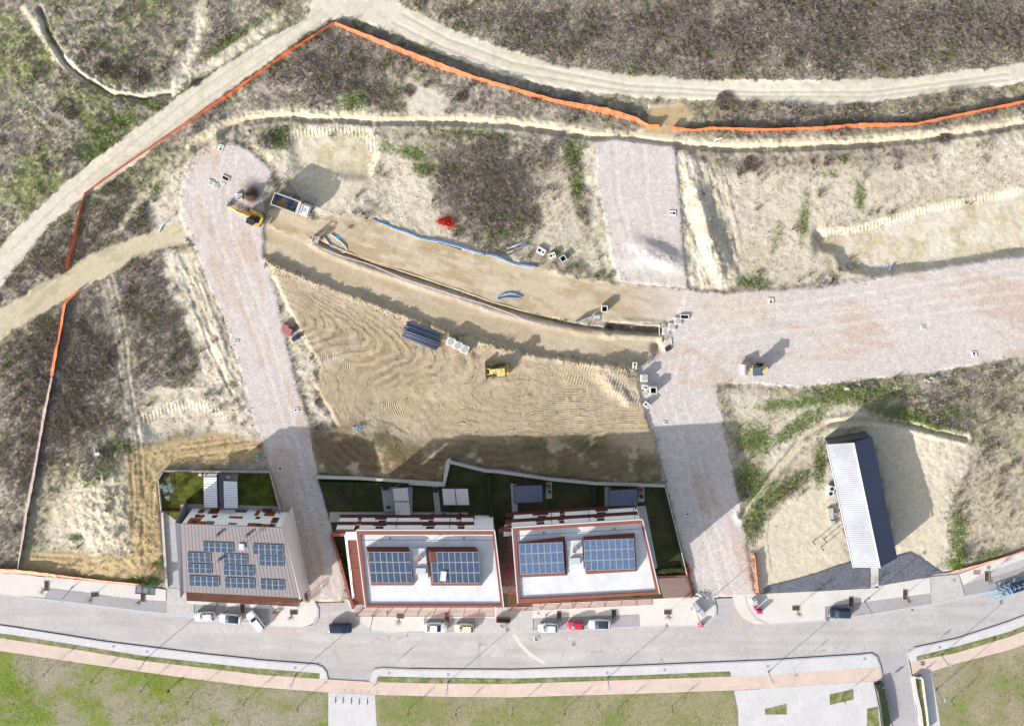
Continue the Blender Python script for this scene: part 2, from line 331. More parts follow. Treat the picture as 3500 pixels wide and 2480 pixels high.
for cx_, cy_, rx_, ry_, an, w_ in ((105, 110, 25, 60, 20, .5), (250, 285, 70, 22, -28, .8), (345, 235, 75, 14, 12, .9), (235, 335, 70, 35, -15, .8), (520, 85, 90, 14, -35, .9), (440, 190, 60, 16, -30, .9), (330, 115, 60, 22, 0, .35), (180, 55, 60, 14, 0, .5),
        (625, 308, 26, 26, 0, 1), (790, 225, 40, 28, 0, .9), (925, 345, 42, 18, 15, 1), (950, 378, 24, 18, 0, 1), (870, 330, 30, 20, 0, .6), (1282, 345, 20, 36, 0, 1), (1292, 420, 14, 50, -5, .8), (1150, 320, 60, 14, 0, .5), (1060, 300, 120, 12, 5, .6), (1682, 632, 42, 16, 8, 1),
        (1250, 570, 46, 13, 12, .7), (1130, 520, 50, 14, 10, .8), (1800, 490, 12, 60, 5, .8), (1925, 440, 16, 40, 0, .8), (1850, 390, 40, 10, 0, .5), (1740, 520, 16, 50, 15, .5), (1800, 900, 120, 16, -6, .9), (1905, 880, 120, 26, -3, 1), (2030, 930, 130, 24, 14, .9), (1790, 950, 110, 20, -35, .8), (1690, 985, 46, 36, 0, 1), (1680, 1075, 44, 46, 10, 1),
        (1745, 1100, 90, 20, -35, .9), (1835, 1040, 14, 60, 0, .9), (1690, 1170, 30, 46, 10, .8), (265, 1000, 40, 16, 0, .9), (230, 1050, 60, 20, -40, .6), (170, 1200, 20, 10, 0, .8), (2135, 925, 70, 20, 5, .7), (2145, 1190, 26, 60, 0, .8), (2180, 960, 60, 60, 0, .4), (2220, 1240, 60, 16, -15, .7), (330, 1300, 60, 10, 5, .9), (2140, 1265, 20, 20, 0, .9),
        (270, 1120, 40, 60, 0, .35), (520, 860, 16, 20, 0, .5), (100, 760, 60, 30, 0, .3), (150, 900, 60, 40, 0, .25), (800, 960, 40, 14, 0, .7), (1560, 235, 40, 10, 0, .5), (1500, 165, 500, 12, 1, .35), (1300, 120, 300, 16, 18, .4), (2000, 130, 200, 20, -5, .5), (1700, 95, 60, 22, 0, .45), (1050, 60, 60, 20, 0, .5), (1850, 260, 300, 10, 0, .25), (60, 480, 40, 60, 0, .5), (150, 470, 20, 40, 0, .4),
        (350, 330, 60, 20, -30, .4), (350, 420, 40, 20, -30, .6), (860, 970, 50, 20, 0, .6), (620, 150, 40, 12, -35, .6), (690, 90, 60, 10, -35, .5), (1000, 130, 150, 8, 20, .6), (1250, 225, 250, 7, 14, .5), (800, 300, 40, 10, 0, .5)):
    c_, s_ = math.cos(math.radians(an)), math.sin(math.radians(an))
    px = (X * PPM + 1750) / 1.5271 - cx_; py = (1240 - Y * PPM) / 1.5271 - cy_
    u = (px * c_ + py * s_) / rx_; v = (-px * s_ + py * c_) / ry_
    green = np.maximum(green, np.exp(-(u * u + v * v) * 0.9) * w_)
mauve = np.zeros((NY, NX), dtype=np.float32)
for poly in ([(955, 350), (1100, 310), (1225, 365), (1255, 460), (1205, 520), (1080, 535), (985, 480)], [(900, 20), (2420, -40), (2420, 110), (2257, 140), (2000, 160), (1600, 160), (1250, 125), (1050, 60)],
             [(255, 610), (360, 590), (400, 700), (440, 800), (380, 870), (290, 780)], [(30, 760), (120, 700), (230, 660), (240, 900), (200, 1000), (90, 1080), (30, 1150)], [(100, 560), (190, 450), (320, 400), (300, 500), (170, 590), (60, 640)],
             [(220, 135), (340, 150), (330, 205), (240, 185)], [(620, 150), (740, 90), (900, 160), (870, 220), (700, 230)], [(1560, 240), (2257, 240), (2257, 270), (1560, 290)], [(1560, 340), (1900, 330), (2100, 325), (2000, 350), (1700, 385), (1580, 370)], [(2120, 900), (2257, 860), (2257, 1180), (2190, 1100)],
             [(630, 660), (670, 700), (700, 780), (680, 830), (650, 760)], [(700, 955), (1000, 985), (1400, 1000), (1470, 1060), (1200, 1055), (720, 1055)]):
    mauve = np.maximum(mauve, soft(D(poly), 4.0, 4.0))
west = ss(-60, -85, X) * ss(20, 40, Y); gapm = soft(D([(1450, 232), (1530, 226), (1556, 262), (1524, 292), (1500, 326), (1435, 322), (1430, 290), (1452, 280)]), 0.4, 0.6); smoothc = np.maximum(smoothc, gapm * .9); sq = soft(D([(926, 188), (1000, 212), (992, 258), (918, 254)]), 0.35, 0.3); smoothc = np.maximum(smoothc, sq); cream = np.maximum(cream, sq)
thin = np.maximum.reduce([soft(D(p), 3.0, 3.0) for p in ([(1580, 365), (1700, 362), (1900, 362), (2257, 330), (2420, 320), (2420, 420), (2257, 440), (2080, 470), (1900, 515), (1850, 640), (1620, 650), (1560, 500)], [(2100, 920), (2200, 900), (2420, 880), (2420, 1200), (2257, 1270), (2130, 1290), (2140, 1100)], [(1620, 860), (1900, 890), (2100, 950), (1850, 1020), (1700, 1200), (1640, 1000)], [(85, 1150), (125, 1090), (200, 1050), (295, 1035), (300, 1240), (90, 1240)], [(1190, 385), (1270, 370), (1300, 480), (1360, 620), (1180, 580)], [(850, 300), (960, 320), (980, 470), (1080, 550), (860, 500)])])
# --- line features
dbank, sbank, abank = line(D([(60, 20), (105, 85), (140, 130), (190, 168), (250, 203), (320, 216), (385, 203), (430, 172), (480, 140), (540, 100), (620, 45)]), 0.5)
dditch, _, _ = line(D([(90, 20), (112, 82), (150, 140), (195, 178), (250, 211), (320, 222), (378, 210)]), 0.4)
dpath, _, _ = line(D([(450, 20), (435, 95), (408, 170), (395, 190)]), 0.8)
dd2, sd2, ad2 = line(D([(436, 330), (480, 300), (540, 272), (640, 261), (740, 266), (850, 272), (1000, 272), (1130, 279), (1250, 294), (1340, 308), (1440, 316), (1520, 325), (1620, 332), (1750, 330), (1900, 325), (2050, 313), (2150, 301), (2257, 284), (2420, 255)]), 0.4)
dd3, _, _ = line(D([(1660, 1150), (1720, 1070), (1790, 985), (1850, 950), (1930, 938), (2020, 945), (2090, 962), (2160, 978)]), 0.3)
dd4, _, _ = line(D([(262, 520), (300, 465), (350, 405), (400, 355), (450, 318)]), 0.8)
dpt2, _, _ = line(D([(430, 180), (500, 130), (560, 92), (620, 48)]), 0.5)
dgt = None
for p in ([(500, 340), (470, 430), (480, 520), (540, 660), (590, 800), (630, 940), (690, 1180), (720, 1330)], [(530, 340), (505, 430), (515, 520), (570, 660), (615, 800), (652, 940), (712, 1180), (745, 1330)], [(1375, 315), (1385, 450), (1420, 560), (1450, 640)], [(1440, 320), (1450, 450), (1470, 560), (1500, 650)],
          [(1480, 790), (1600, 760), (1800, 740), (2000, 715), (2400, 665)], [(1480, 770), (1600, 735), (1800, 712), (2000, 690), (2400, 640)], [(1640, 1330), (1600, 1180), (1560, 1000), (1530, 900), (1550, 800), (1650, 720), (1900, 690), (2300, 620)], [(1610, 1330), (1570, 1180), (1530, 1000), (1500, 890), (1520, 790), (1620, 700), (1900, 665), (2300, 600)]):
    d_ = line(D(p), 0.6)[0]; dgt = d_ if dgt is None else np.minimum(dgt, d_)
trA = [line(D(p), 0.3)[0] for p in ([(35, 590), (150, 470), (300, 350), (450, 230), (600, 128), (720, 48)], [(30, 555), (150, 437), (300, 318), (450, 200), (600, 100), (720, 22)], [(900, 30), (1000, 85), (1150, 140), (1400, 190), (1650, 205), (1950, 205), (2257, 165)], [(880, 50), (980, 100), (1130, 158), (1400, 203), (1650, 215), (1950, 216), (2257, 178)])]
dtr = np.minimum(np.minimum(trA[0], trA[1]), np.minimum(trA[2], trA[3]))
tracks = [line(D(p), 0.5)[0] for p in ([(225, 640), (250, 720), (272, 860), (290, 980), (300, 1100), (300, 1250)], [(250, 620), (275, 720), (290, 860), (312, 980), (322, 1100), (322, 1260)], [(440, 620), (470, 700), (500, 790), (530, 850)], [(410, 610), (450, 720), (480, 800), (520, 880)],
                                       [(470, 660), (505, 760), (535, 860)], [(70, 1255), (180, 1262), (300, 1240), (340, 1180), (345, 1080), (420, 1020), (570, 1005)], [(60, 1240), (180, 1248), (290, 1225), (330, 1080), (400, 1005), (560, 985)], [(1830, 1010), (1780, 1040), (1700, 1120)])]
dtk = tracks[0]
for t_ in tracks[1:]: dtk = np.minimum(dtk, t_)
dtrench, strench, atr = line(D([(712, 540), (760, 563), (830, 590), (900, 612), (1000, 645), (1100, 680), (1200, 708), (1290, 728), (1370, 738)]), 0.15)
dtr2, _, _ = line(D([(1365, 732), (1478, 740)]), 0.1)
dup, _, _ = line(D([(845, 492), (950, 530), (1100, 570), (1200, 598), (1330, 628), (1400, 640)]), 0.3)

# --- hard regions
mA = inside(trackA, 0.5) > 0; mC = inside(trackC, 0.6) > 0
mG = (inside(gravel1, 0.45) + inside(gravel2, 0.3) + inside(gravel3, 0.45)) > 0
mU = inside(roadU, 0.5) > 0; mL = inside(roadL, 0.2) > 0; mP = inside(pad, 0.5) > 0
reg = np.zeros((NY, NX), dtype=np.int8)
reg[mC] = 2; reg[mA] = 1; reg[mP] = 4; reg[mU] = 3; reg[mL] = 5; reg[mG] = 6
street = D([(-200, 1292), (30, 1284), (100, 1289), (210, 1299), (358, 1316), (385, 1318), (395, 1325), (700, 1347), (790, 1345), (1080, 1352), (1120, 1330), (1475, 1330), (1550, 1338), (1690, 1333), (1705, 1326), (1950, 1308), (2030, 1290), (2140, 1275), (2257, 1240), (2450, 1170), (2450, 1800), (-200, 1800)])
gard1 = [h1(*p) for p in ((30, 190), (80, 95), (1085, 110), (1180, 500), (1390, 1340), (300, 1340), (120, 1330), (115, 1200), (60, 480))]
gard2 = [h2(*p) for p in ((15, 205), (820, 240), (1110, 262), (1165, 75))] + [h3(*p) for p in ((60, 125), (500, 190), (900, 228), (1500, 245), (1700, 1020), (1720, 1210), (1450, 1250), (230, 1330))] + [h2(*p) for p in ((1600, 1400), (345, 1400), (140, 640))]
mS = (inside(street, 0) + inside(gard1, 0) + inside(gard2, 0)) > 0
low = blur(mS.astype(np.float32), 0.22)

# --- heights
scr = (1 - 0.55 * thin) * (1 - np.clip(blur((reg > 0).astype(np.float32), 0.4) + cream * 0.8 + tanf * 0.6, 0, 1))
H = (fbm(16, 101, 3) - 0.5) * 1.0 * scr
H += scr * (0.35 * (n_mid - 0.5) + 0.50 * (n_sm - 0.5) + 0.20 * (n_fi - 0.5) + 0.42 * (n_st - 0.5))
H += cream * (0.16 * (n_sm - 0.5) + 0.08 * (n_fi - 0.5)) * (1 - 0.7 * smoothc) + tanf * 0.3 * (n_st - 0.5)
mUf = blur(mU.astype(np.float32), 0.25); mLf = blur(mL.astype(np.float32), 0.15); mGf = blur(mG.astype(np.float32), 0.3); mPf = blur(mP.astype(np.float32), 0.35)
H += mGf * 0.18 + mGf * (0.03 * (n_fi - 0.5) - 0.025 * ss(0.6, 0.25, dgt))
# pad surface with curved caterpillar tracks
pcx, pcy = M(1740, 1345)
ex = (X - pcx) / 2.3; ey = (Y - pcy) * np.where(Y > pcy, 1.15, 1.0)
er = np.hypot(ex, ey) + (fbm(12, 121, 3) - 0.5) * 5.0
ea = np.arctan2(ey, ex)
diag = (X * 0.34 + Y * 0.94)
wd = ss(-6, 10, Y + X * 0.36 + 2)
ridc = er * (1 - wd) + diag * wd
rid = 0.5 + 0.5 * np.sin(ridc * 2 * math.pi / 1.5 + (n_mid - 0.5) * 6 + (n_m3 - 0.5) * 3.2 + (n_sm - 0.5) * 2.5)
rid2 = 0.5 + 0.5 * np.sin((X * 0.12 + Y) * 2 * math.pi / 1.9 + (n_mid - 0.5) * 9)
seam = ss(0.82, 0.99, rid) * ss(0.42, 0.56, fbm(4, 127, 3, 0.6, X + 3, Y))
H += mPf * (0.56 - 0.07 * seam + 0.035 * ss(.5, .8, rid) * (1 - seam) + 0.03 * rid2 * n_sm + 0.10 * (n_st - 0.5) + 0.45 * (fbm(7, 131, 3) - 0.5) + 0.10 * (n_fi - 0.5))
dedge, _, _ = line(D([(598, 580), (650, 603), (750, 645), (880, 692), (1000, 738), (1150, 782), (1300, 808), (1425, 822)]), 0.5)
H += 0.30 * np.exp(-(dedge / 0.8) ** 2) * (0.55 + 0.9 * ss(0.35, 0.65, n_sm * .6 + n_fi * .4)) * (1 - mLf)
H += -0.15 * mLf + mUf * (0.03 * (n_sm - 0.5) + 0.02 * rid2)
H += 0.30 * np.exp(-((dtrench - 1.3) / 0.7) ** 2) * (strench < 0) * (0.4 + n_sm)
H -= 0.75 * np.clip(1.15 - dtrench / 0.42, 0, 1) * (strench > -2)
H -= 1.3 * np.clip(1.9 - dtr2 / 0.62, 0, 1)
H += 0.32 * np.exp(-((dtr2 - 1.6) / 0.5) ** 2) * n_sm
H += 0.28 * np.exp(-(dup / 0.7) ** 2) * n_sm * (1 - mUf * 0.5)
# ditches and banks
H += 0.35 * np.exp(-(dbank / 0.9) ** 2); H -= 1.0 * np.clip(1 - dditch / 0.9, 0, 1)
H -= 0.65 * np.clip(1 - dd2 / 1.0, 0, 1) * (1 - mGf)
H -= 0.5 * np.clip(1 - dd3 / 0.6, 0, 1); H += 0.3 * np.exp(-((dd3 - 1.1) / 0.5) ** 2)
H -= 0.10 * np.clip(1 - dtk / 0.35, 0, 1) * (1 - mGf) * ss(.38, .55, n_m3); H += 0.07 * np.exp(-((dtk - 0.6) / 0.25) ** 2) * (1 - mGf)
H -= 0.07 * np.clip(1 - dtr / 0.5, 0, 1) * mA
# pit at the right and the cut under the lorry
pit = soft(D([(1832, 522), (1920, 515), (2080, 467), (2257, 435), (2420, 412), (2420, 560), (2257, 570), (2050, 600), (1960, 612), (1890, 600), (1870, 560), (1838, 556)]), 0.45, 0.3)
H -= 1.0 * pit
pitA = soft(D([(650, 300), (740, 292), (828, 300), (838, 345), (830, 400), (660, 380)]), 0.7, 0.4); H -= 0.6 * pitA
pitB = soft(D([(320, 935), (400, 908), (480, 912), (500, 935), (470, 965), (330, 985)]), 0.8, 0.4); H -= 0.7 * pitB
# toothed bucket marks on the faces of the pits
for pm, ang in ((pit, 0.25), (pitA, 0.05), (pitB, 0.1)):
    edge = 4 * pm * (1 - pm) * (np.gradient(pm, axis=0) < 0)
    H += edge * 0.13 * np.sin((X * math.cos(ang) + Y * math.sin(ang)) * 2 * math.pi / 0.75) * np.where(pm > 0.02, 1, 0)
bank = soft(D([(1515, 335), (1560, 345), (1640, 380), (1650, 560), (1660, 640), (1560, 645), (1528, 480)]), 0.8, 0.6)
gul = fbm(2.4, 201, 4, 0.6, (X * 0.96 + Y * 0.28) / 0.8, (Y * 0.96 - X * 0.28) / 3.5)
H += bank * 1.1 * (gul - 0.5)
bk2 = soft(D([(368, 560), (432, 560), (470, 660), (530, 820), (560, 920), (520, 940), (440, 830), (440, 790), (400, 700)]), 0.8, 0.8)
H += bk2 * 0.7 * (fbm(2.2, 203, 4, 0.6, (X * 0.9 + Y * 0.42) / 0.8, (Y * 0.9 - X * 0.42) / 3.0) - 0.5)
# mounds
def mound(px, py, r, h, asp=1.0, rot=0.0, pw=1.0):
    global H
    x0, y0 = M(px, py); c_, s_ = math.cos(rot), math.sin(rot)
    u = ((X - x0) * c_ + (Y - y0) * s_) / (r * asp); v = (-(X - x0) * s_ + (Y - y0) * c_) / r
    q = np.exp(-(u * u + v * v) ** pw); H = H + h * q * (0.75 + 0.5 * n_sm)
    return q
q_sp = mound(1270 / 1.0, 880, .1, 0)
q_m1 = mound(862, 664, 1.9, 1.2)
q_m2 = mound(845, 720, 1.0, 0.6, 3.0, -0.42)
mound(2250, 870, 2.2, 0.9, 2.6, -0.45, 1.5); mound(2190, 885, 1.6, 0.5, 2.0, 0.1)
mound(905, 500, 1.8, 1.0, 1.6, -0.4); mound(740, 470, 1.6, 0.8)
mound(2100, 1270, 2.5, 0.8, 1.7, -0.5); mound(2080, 1310, 1.2, 0.7, 2.2, -0.9); mound(2130, 1345, 1.0, 0.6, 2.4, -0.9)
mound(2440, 850, 2.4, 1.5, 2.6, -1.25, 1.4); mound(2390, 700, 1.8, 1.1, 3.0, -1.3)
mound(1300, 1510, 3.0, 0.8, 1.8, -0.6)
for px_, py_, r_, h_ in ((330, 1640, 9, 1.3), (160, 1300, 10, 1.0), (420, 1820, 8, 1.2), (1100, 300, 9, 0.8), (300, 250, 12, 0.9), (2700, 120, 12, 0.9), (3200, 1500, 8, 0.8)):
    mound(px_, py_, r_, h_)
H -= 0.9 * np.exp(-((X - M(2795, 815)[0]) / 0.9) ** 2 - ((Y - M(2795, 815)[1]) / 2.3) ** 2)
H -= 1.1 * np.exp(-((X - M(2245, 1185)[0]) / 1.0) ** 2 - ((Y - M(2245, 1185)[1]) / 1.2) ** 2)
H = np.where(low > 0.02, H * (1 - low) - 0.42 * ss(0.35, 0.8, low), H)
edge_f = np.minimum(np.minimum(X - gx[0], gx[-1] - X), np.minimum(Y - gy[0], gy[-1] - Y))
H = H * ss(0, 6, edge_f)

def gz(px, py):
    x, y = M(px, py); i = int(round((x - gx[0]) / ST)); j = int(round((y - gy[0]) / ST))
    return float(H[min(max(j, 0), NY - 1), min(max(i, 0), NX - 1)])

# --- colours
C = np.zeros((NY, NX, 3), dtype=np.float32) + RGB(184, 174, 154)
C = mixc(C, RGB(150, 148, 110), ss(0.45, 0.62, n_m2) * 0.7)
C = mixc(C, RGB(142, 150, 98), west * ss(0.38, 0.54, n_m2 * .6 + n_st * .4) * 0.85)
C = mixc(C, RGB(168, 156, 148), ss(0.5, 0.62, n_mid) * 0.8)
C = mixc(C, RGB(210, 199, 174), ss(0.56, 0.72, n_sm) * 0.75)
C = mixc(C, RGB(134, 122, 112), ss(0.50, 0.30, n_st) * 0.6)
C = mixc(C, RGB(146, 130, 124), mauve * (0.2 + 0.6 * ss(0.4, 0.6, n_m3)))
C = mixc(C, RGB(150, 138, 128), mauve * ss(0.55, 0.7, n_sm) * 0.6)
gm = np.clip(green * 1.5 - (1 - n_sm * .5 - n_m3 * .5) * 1.1 + 0.15, 0, 1)
cm = np.clip(cream * 1.7 - (1 - n_sm * 0.7 - n_m3 * 0.3) * 1.0 * np.clip(1.25 - cream, 0.05, 1) + 0.0, 0, 1)
crc = RGB(222, 210, 190) * (0.93 + 0.14 * n_m2[..., None])
cm = np.maximum(cm * (1 - 0.6 * ss(0.53, 0.66, n_m3 * 0.5 + n_sm * 0.5) * (1 - smoothc)), smoothc * 0.97)
C = mixc(C, RGB(206, 193, 164), thin * 0.8 * ss(.25, .5, n_m3)); C = mixc(C, RGB(160, 158, 118), thin * ss(.55, .68, n_m2 * .5 + n_st * .5) * .6)
C = C + (crc - C) * cm[..., None]
C = mixc(C, RGB(224, 211, 184), smoothc * (0.35 + 0.4 * n_m2))
C = mixc(C, RGB(190, 177, 148), cm * ss(0.50, 0.64, n_st) * 0.5 * (1 - smoothc))
C = mixc(C, RGB(196, 172, 130), np.clip(tanf * 1.6 - (1 - n_sm) * 0.6, 0, 1) * 0.95)
C = mixc(C, RGB(130, 148, 80), gm * 0.85)
C = mixc(C, RGB(218, 208, 184), ss(1.5, 0.9, dbank) * (0.5 + 0.5 * ss(0.36, 0.46, n_sm)) * (dditch > .35))
C = mixc(C, RGB(222, 212, 190), ss(1.7, 0.9, dpath) * (0.4 + 0.6 * ss(0.4, 0.5, n_sm)))
C = mixc(C, RGB(216, 202, 174), (ss(2.1, 1.5, dd2) * (sd2 > 0) + ss(0.8, .3, dd2) * 0.6 * (sd2 <= 0)).clip(0, 1) * ss(0.25, 0.42, n_sm + 0.1))
C = mixc(C, RGB(216, 204, 176), ss(0.9, 0.3, dd3) * 0.8)
C = mixc(C, RGB(206, 192, 162), ss(1.0, 0.4, dd4) * 0.7); C = mixc(C, RGB(218, 208, 180), ss(0.6, 0.25, dpt2) * 0.8)
C = mixc(C, RGB(205, 186, 142), ss(1.6, 0.5, np.abs(dedge)) * (1 - mLf) * 0.5)
C = mixc(C, RGB(190, 172, 128), pit * ss(0.45, 0.6, n_m3) * 0.45)
C = mixc(C, RGB(230, 224, 206), pit * ss(0.5, 0.62, n_m2) * 0.7)
C = mixc(C, RGB(198, 184, 146), pitA * ss(0.45, 0.55, n_m3) * 0.6)
C = mixc(C, RGB(206, 192, 150), (soft(D([(2050, 600), (2257, 566), (2257, 580), (1960, 625)]), 0.4, 0.3)) * 0.8)
# tracks
ct = RGB(233, 224, 204) * (0.96 + 0.08 * n_m3[..., None]); ct = mixc(ct, RGB(214, 203, 180), ss(0.5, 0.62, n_sm) * 0.55)
ct = mixc(ct, RGB(196, 184, 160), ss(0.3, 0.1, dtr) * 0.45)
C = np.where((reg == 1)[..., None], ct, C)
cc = RGB(216, 202, 172) * (0.93 + 0.14 * n_m3[..., None]); cc = mixc(cc, RGB(184, 168, 138), ss(0.5, 0.65, n_st) * 0.5)
C = np.where((reg == 2)[..., None], cc, C)
flow_n = fbm(2.2, 141, 4, 0.6, (X * 0.93 - Y * 0.36) / 3.2, (X * 0.36 + Y * 0.93) / 0.8)
cu = RGB(214, 194, 158) * (0.94 + 0.12 * n_m2[..., None]); cu = mixc(cu, RGB(186, 160, 116), ss(0.45, 0.6, flow_n) * 0.65); cu = mixc(cu, RGB(228, 212, 178), ss(0.52, 0.62, n_m3) * 0.4)
wt = ss(M(2100, 0)[0], M(2350, 0)[0], X); cu = mixc(cu, RGB(226, 212, 196), wt * 0.8 * ss(0.35, 0.6, n_m3 + 0.2))
C = np.where((reg == 3)[..., None], cu, C)
cl = RGB(212, 193, 158) * (0.95 + 0.1 * n_m3[..., None]); cl = mixc(cl, RGB(190, 166, 124), ss(0.45, 0.6, flow_n) * 0.5)
C = np.where((reg == 5)[..., None], cl, C)
cp = RGB(206, 186, 150) * (0.92 + 0.16 * n_m3[..., None]); cp = mixc(cp, RGB(172, 146, 106), seam * 0.55); cp = mixc(cp, RGB(182, 158, 120), ss(0.5, 0.64, flow_n) * 0.4); cp = mixc(cp, RGB(216, 184, 132), ss(0.55, 0.65, n_m2) * 0.4)
cp = mixc(cp, RGB(188, 168, 134), ss(0.5, 0.62, fbm(14, 181, 4, .6)) * .6); cp = mixc(cp, RGB(222, 206, 176), ss(0.56, 0.66, fbm(8, 191, 4, .6)) * .5)
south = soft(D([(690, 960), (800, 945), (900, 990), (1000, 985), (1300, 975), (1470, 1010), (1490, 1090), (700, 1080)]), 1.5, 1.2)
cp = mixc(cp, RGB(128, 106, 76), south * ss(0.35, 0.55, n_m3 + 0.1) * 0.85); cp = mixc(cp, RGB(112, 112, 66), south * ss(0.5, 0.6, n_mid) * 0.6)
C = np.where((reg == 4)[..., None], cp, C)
cg = RGB(223, 212, 206) * (0.95 + 0.1 * n_m2[..., None]); cg = mixc(cg, RGB(210, 198, 192), ss(0.5, 0.65, n_sm) * 0.35)
stain = np.where((Y > -5) & (X > 20), fbm(5, 151, 4, 0.65, (X + Y * -0.15) / 3.0, (Y + X * 0.15)), fbm(5, 152, 4, 0.65, (X + Y * 0.25), Y / 3.0))
cg = mixc(cg, RGB(212, 184, 160), ss(0.54, 0.68, stain) * 0.6)
cg = mixc(cg, RGB(236, 227, 220), ss(0.75, 0.3, dgt) * 0.3 * ss(.3, .6, n_m3 + .1)); cg = mixc(cg, RGB(204, 190, 184), ss(0.28, 0.1, np.abs(dgt - 0.85)) * 0.2)
sy = soft(D([(1560, 655), (1760, 655), (1700, 720), (1560, 720)]), 2.5, 1.0); cg = mixc(cg, RGB(220, 204, 180), sy * 0.7)
C = np.where((reg == 6)[..., None], cg, C)
C = mixc(C, RGB(92, 76, 64), np.clip(q_m1 * 1.5, 0, 1) * ss(0.3, 0.6, n_sm + 0.15) * (reg == 6))
C = mixc(C, RGB(120, 92, 70), np.clip(q_m2 * 1.4, 0, 1) * ss(0.3, 0.6, n_sm + 0.1) * (reg == 6))
C = mixc(C, RGB(140, 122, 110), ss(0.9, 0.4, dtr2) * 0.9)
C = mixc(C, RGB(225, 205, 190), np.clip(1 - np.abs(dtrench - 1.35) / 0.35, 0, 1) * (strench < 0) * (atr < 55) * 0.7)
C = mixc(C, RGB(218, 208, 194), sq * .8 * (reg == 0)); C = np.where(((reg == 3) | (reg == 4) | (reg == 5))[..., None], C * np.array([0.97, 0.985, 1.10], dtype=np.float32), C)
C = np.where((reg == 0)[..., None], C * 1.04, C)
C = C * (0.9 + 0.2 * n_fi[..., None])
# flow attribute: caterpillar ribs across the tracks
sfl = np.where(wd > 0.5, (X * 0.94 - Y * 0.34), ea * np.maximum(er, 3) * 1.6) * 2 * math.pi / 0.6
FL = np.zeros((NY, NX, 3), dtype=np.float32); FL[..., 0] = sfl
ribm = (rid > 0.35) * (0.3 + 0.7 * ss(0.4, 0.6, n_m2 * 0.5 + n_m3 * 0.5)); FL[..., 1] = np.where((reg == 4) & ((wd > .55) | ((wd < .45) & (np.abs(ea) < 3.0))) & (er > 3.2), ribm, 0)
ribG = [(line(D(p), 0.05)) for p in ([(1450, 910), (1530, 880), (1600, 840), (1670, 780)], [(1455, 930), (1550, 900), (1625, 850), (1700, 790)], [(1310, 985 - 330), (1400, 690), (1520, 720)], [(600, 500), (680, 520), (760, 545)], [(600, 530), (680, 556), (740, 580)])]
for d_, _, a_ in ribG:
    m_ = (d_ < 0.32); FL[..., 0] = np.where(m_, a_ * 2 * math.pi / 0.6, FL[..., 0]); FL[..., 1] = np.where(m_, 0.5 * ss(.45, .55, n_m3), FL[..., 1])

quad_reg = reg[:-1, :-1]
idx = np.arange(NX * NY).reshape(NY, NX)
Q = np.stack([idx[:-1, :-1], idx[:-1, 1:], idx[1:, 1:], idx[1:, :-1]], -1)
VV = np.stack([X, Y, H], -1).reshape(-1, 3); CC = C.reshape(-1, 3); FF = FL.reshape(-1, 3)
deep = (low[:-1, :-1] > 0.999)
m_scrub = attr_mat('scrub ground', 0.20, 3.0, 0.035, 5.0)
m_dirt = attr_mat('pale dirt', 0.10, 3.0, 0.05, 5.0, 0.0)
m_tan = attr_mat('tan earth', 0.14, 3.0, 0.045, 5.0, 0.05)
m_grav = attr_mat('crushed stone', 0.08, 1.2, 0.028, 9.0, 0.03, cells=0.13, cscale=5.0)
for rid_, nm, mt_, lb in ((0, 'terrain', m_scrub, 'rough scrub ground with dry weeds and pale bare patches'), (1, 'dirt_track', m_dirt, 'pale compacted dirt track curving round the site'), (2, 'dirt_path', m_dirt, 'sandy access path joining the left gravel road'),
                          (3, 'excavated_road_bed', m_tan, 'levelled tan earth bed of the upper new road'), (4, 'earth_ground', m_tan, 'churned brown earth platform full of caterpillar tracks'), (5, 'road_bed', m_tan, 'sunken tan road bed below the earth platform'), (6, 'gravel_road', m_grav, 'crushed pinkish stone roads of the building site')):
    sel = (quad_reg == rid_) & ~deep
    q = Q[sel]
    u_, inv = np.unique(q.ravel(), return_inverse=True)
    o = arrays_mesh(nm, VV[u_], inv.reshape(-1, 4), mt_, CC[u_], smooth=True, flow=FF[u_])
    tag(o, lb, None, None, 'structure')
# far ground out to the horizon
ob = MB(); R_ = 1800.0
x0_, x1_, y0_, y1_ = gx[0] + .05, gx[-1] - .05, gy[0] + .05, gy[-1] - .05
for a_, b_, c_, d_ in ((-R_, x0_, -R_, R_), (x1_, R_, -R_, R_), (x0_, x1_, -R_, y0_), (x0_, x1_, y1_, R_)):
    ob.quad((a_, c_, -0.02), (b_, c_, -0.02), (b_, d_, -0.02), (a_, d_, -0.02))
tag(ob.build('outer_ground', mat('far field', (150, 142, 112), 0.95, 0.2, 0.3, var2=0.2, scale2=0.02)), 'open fields around the building site', None, None, 'structure')

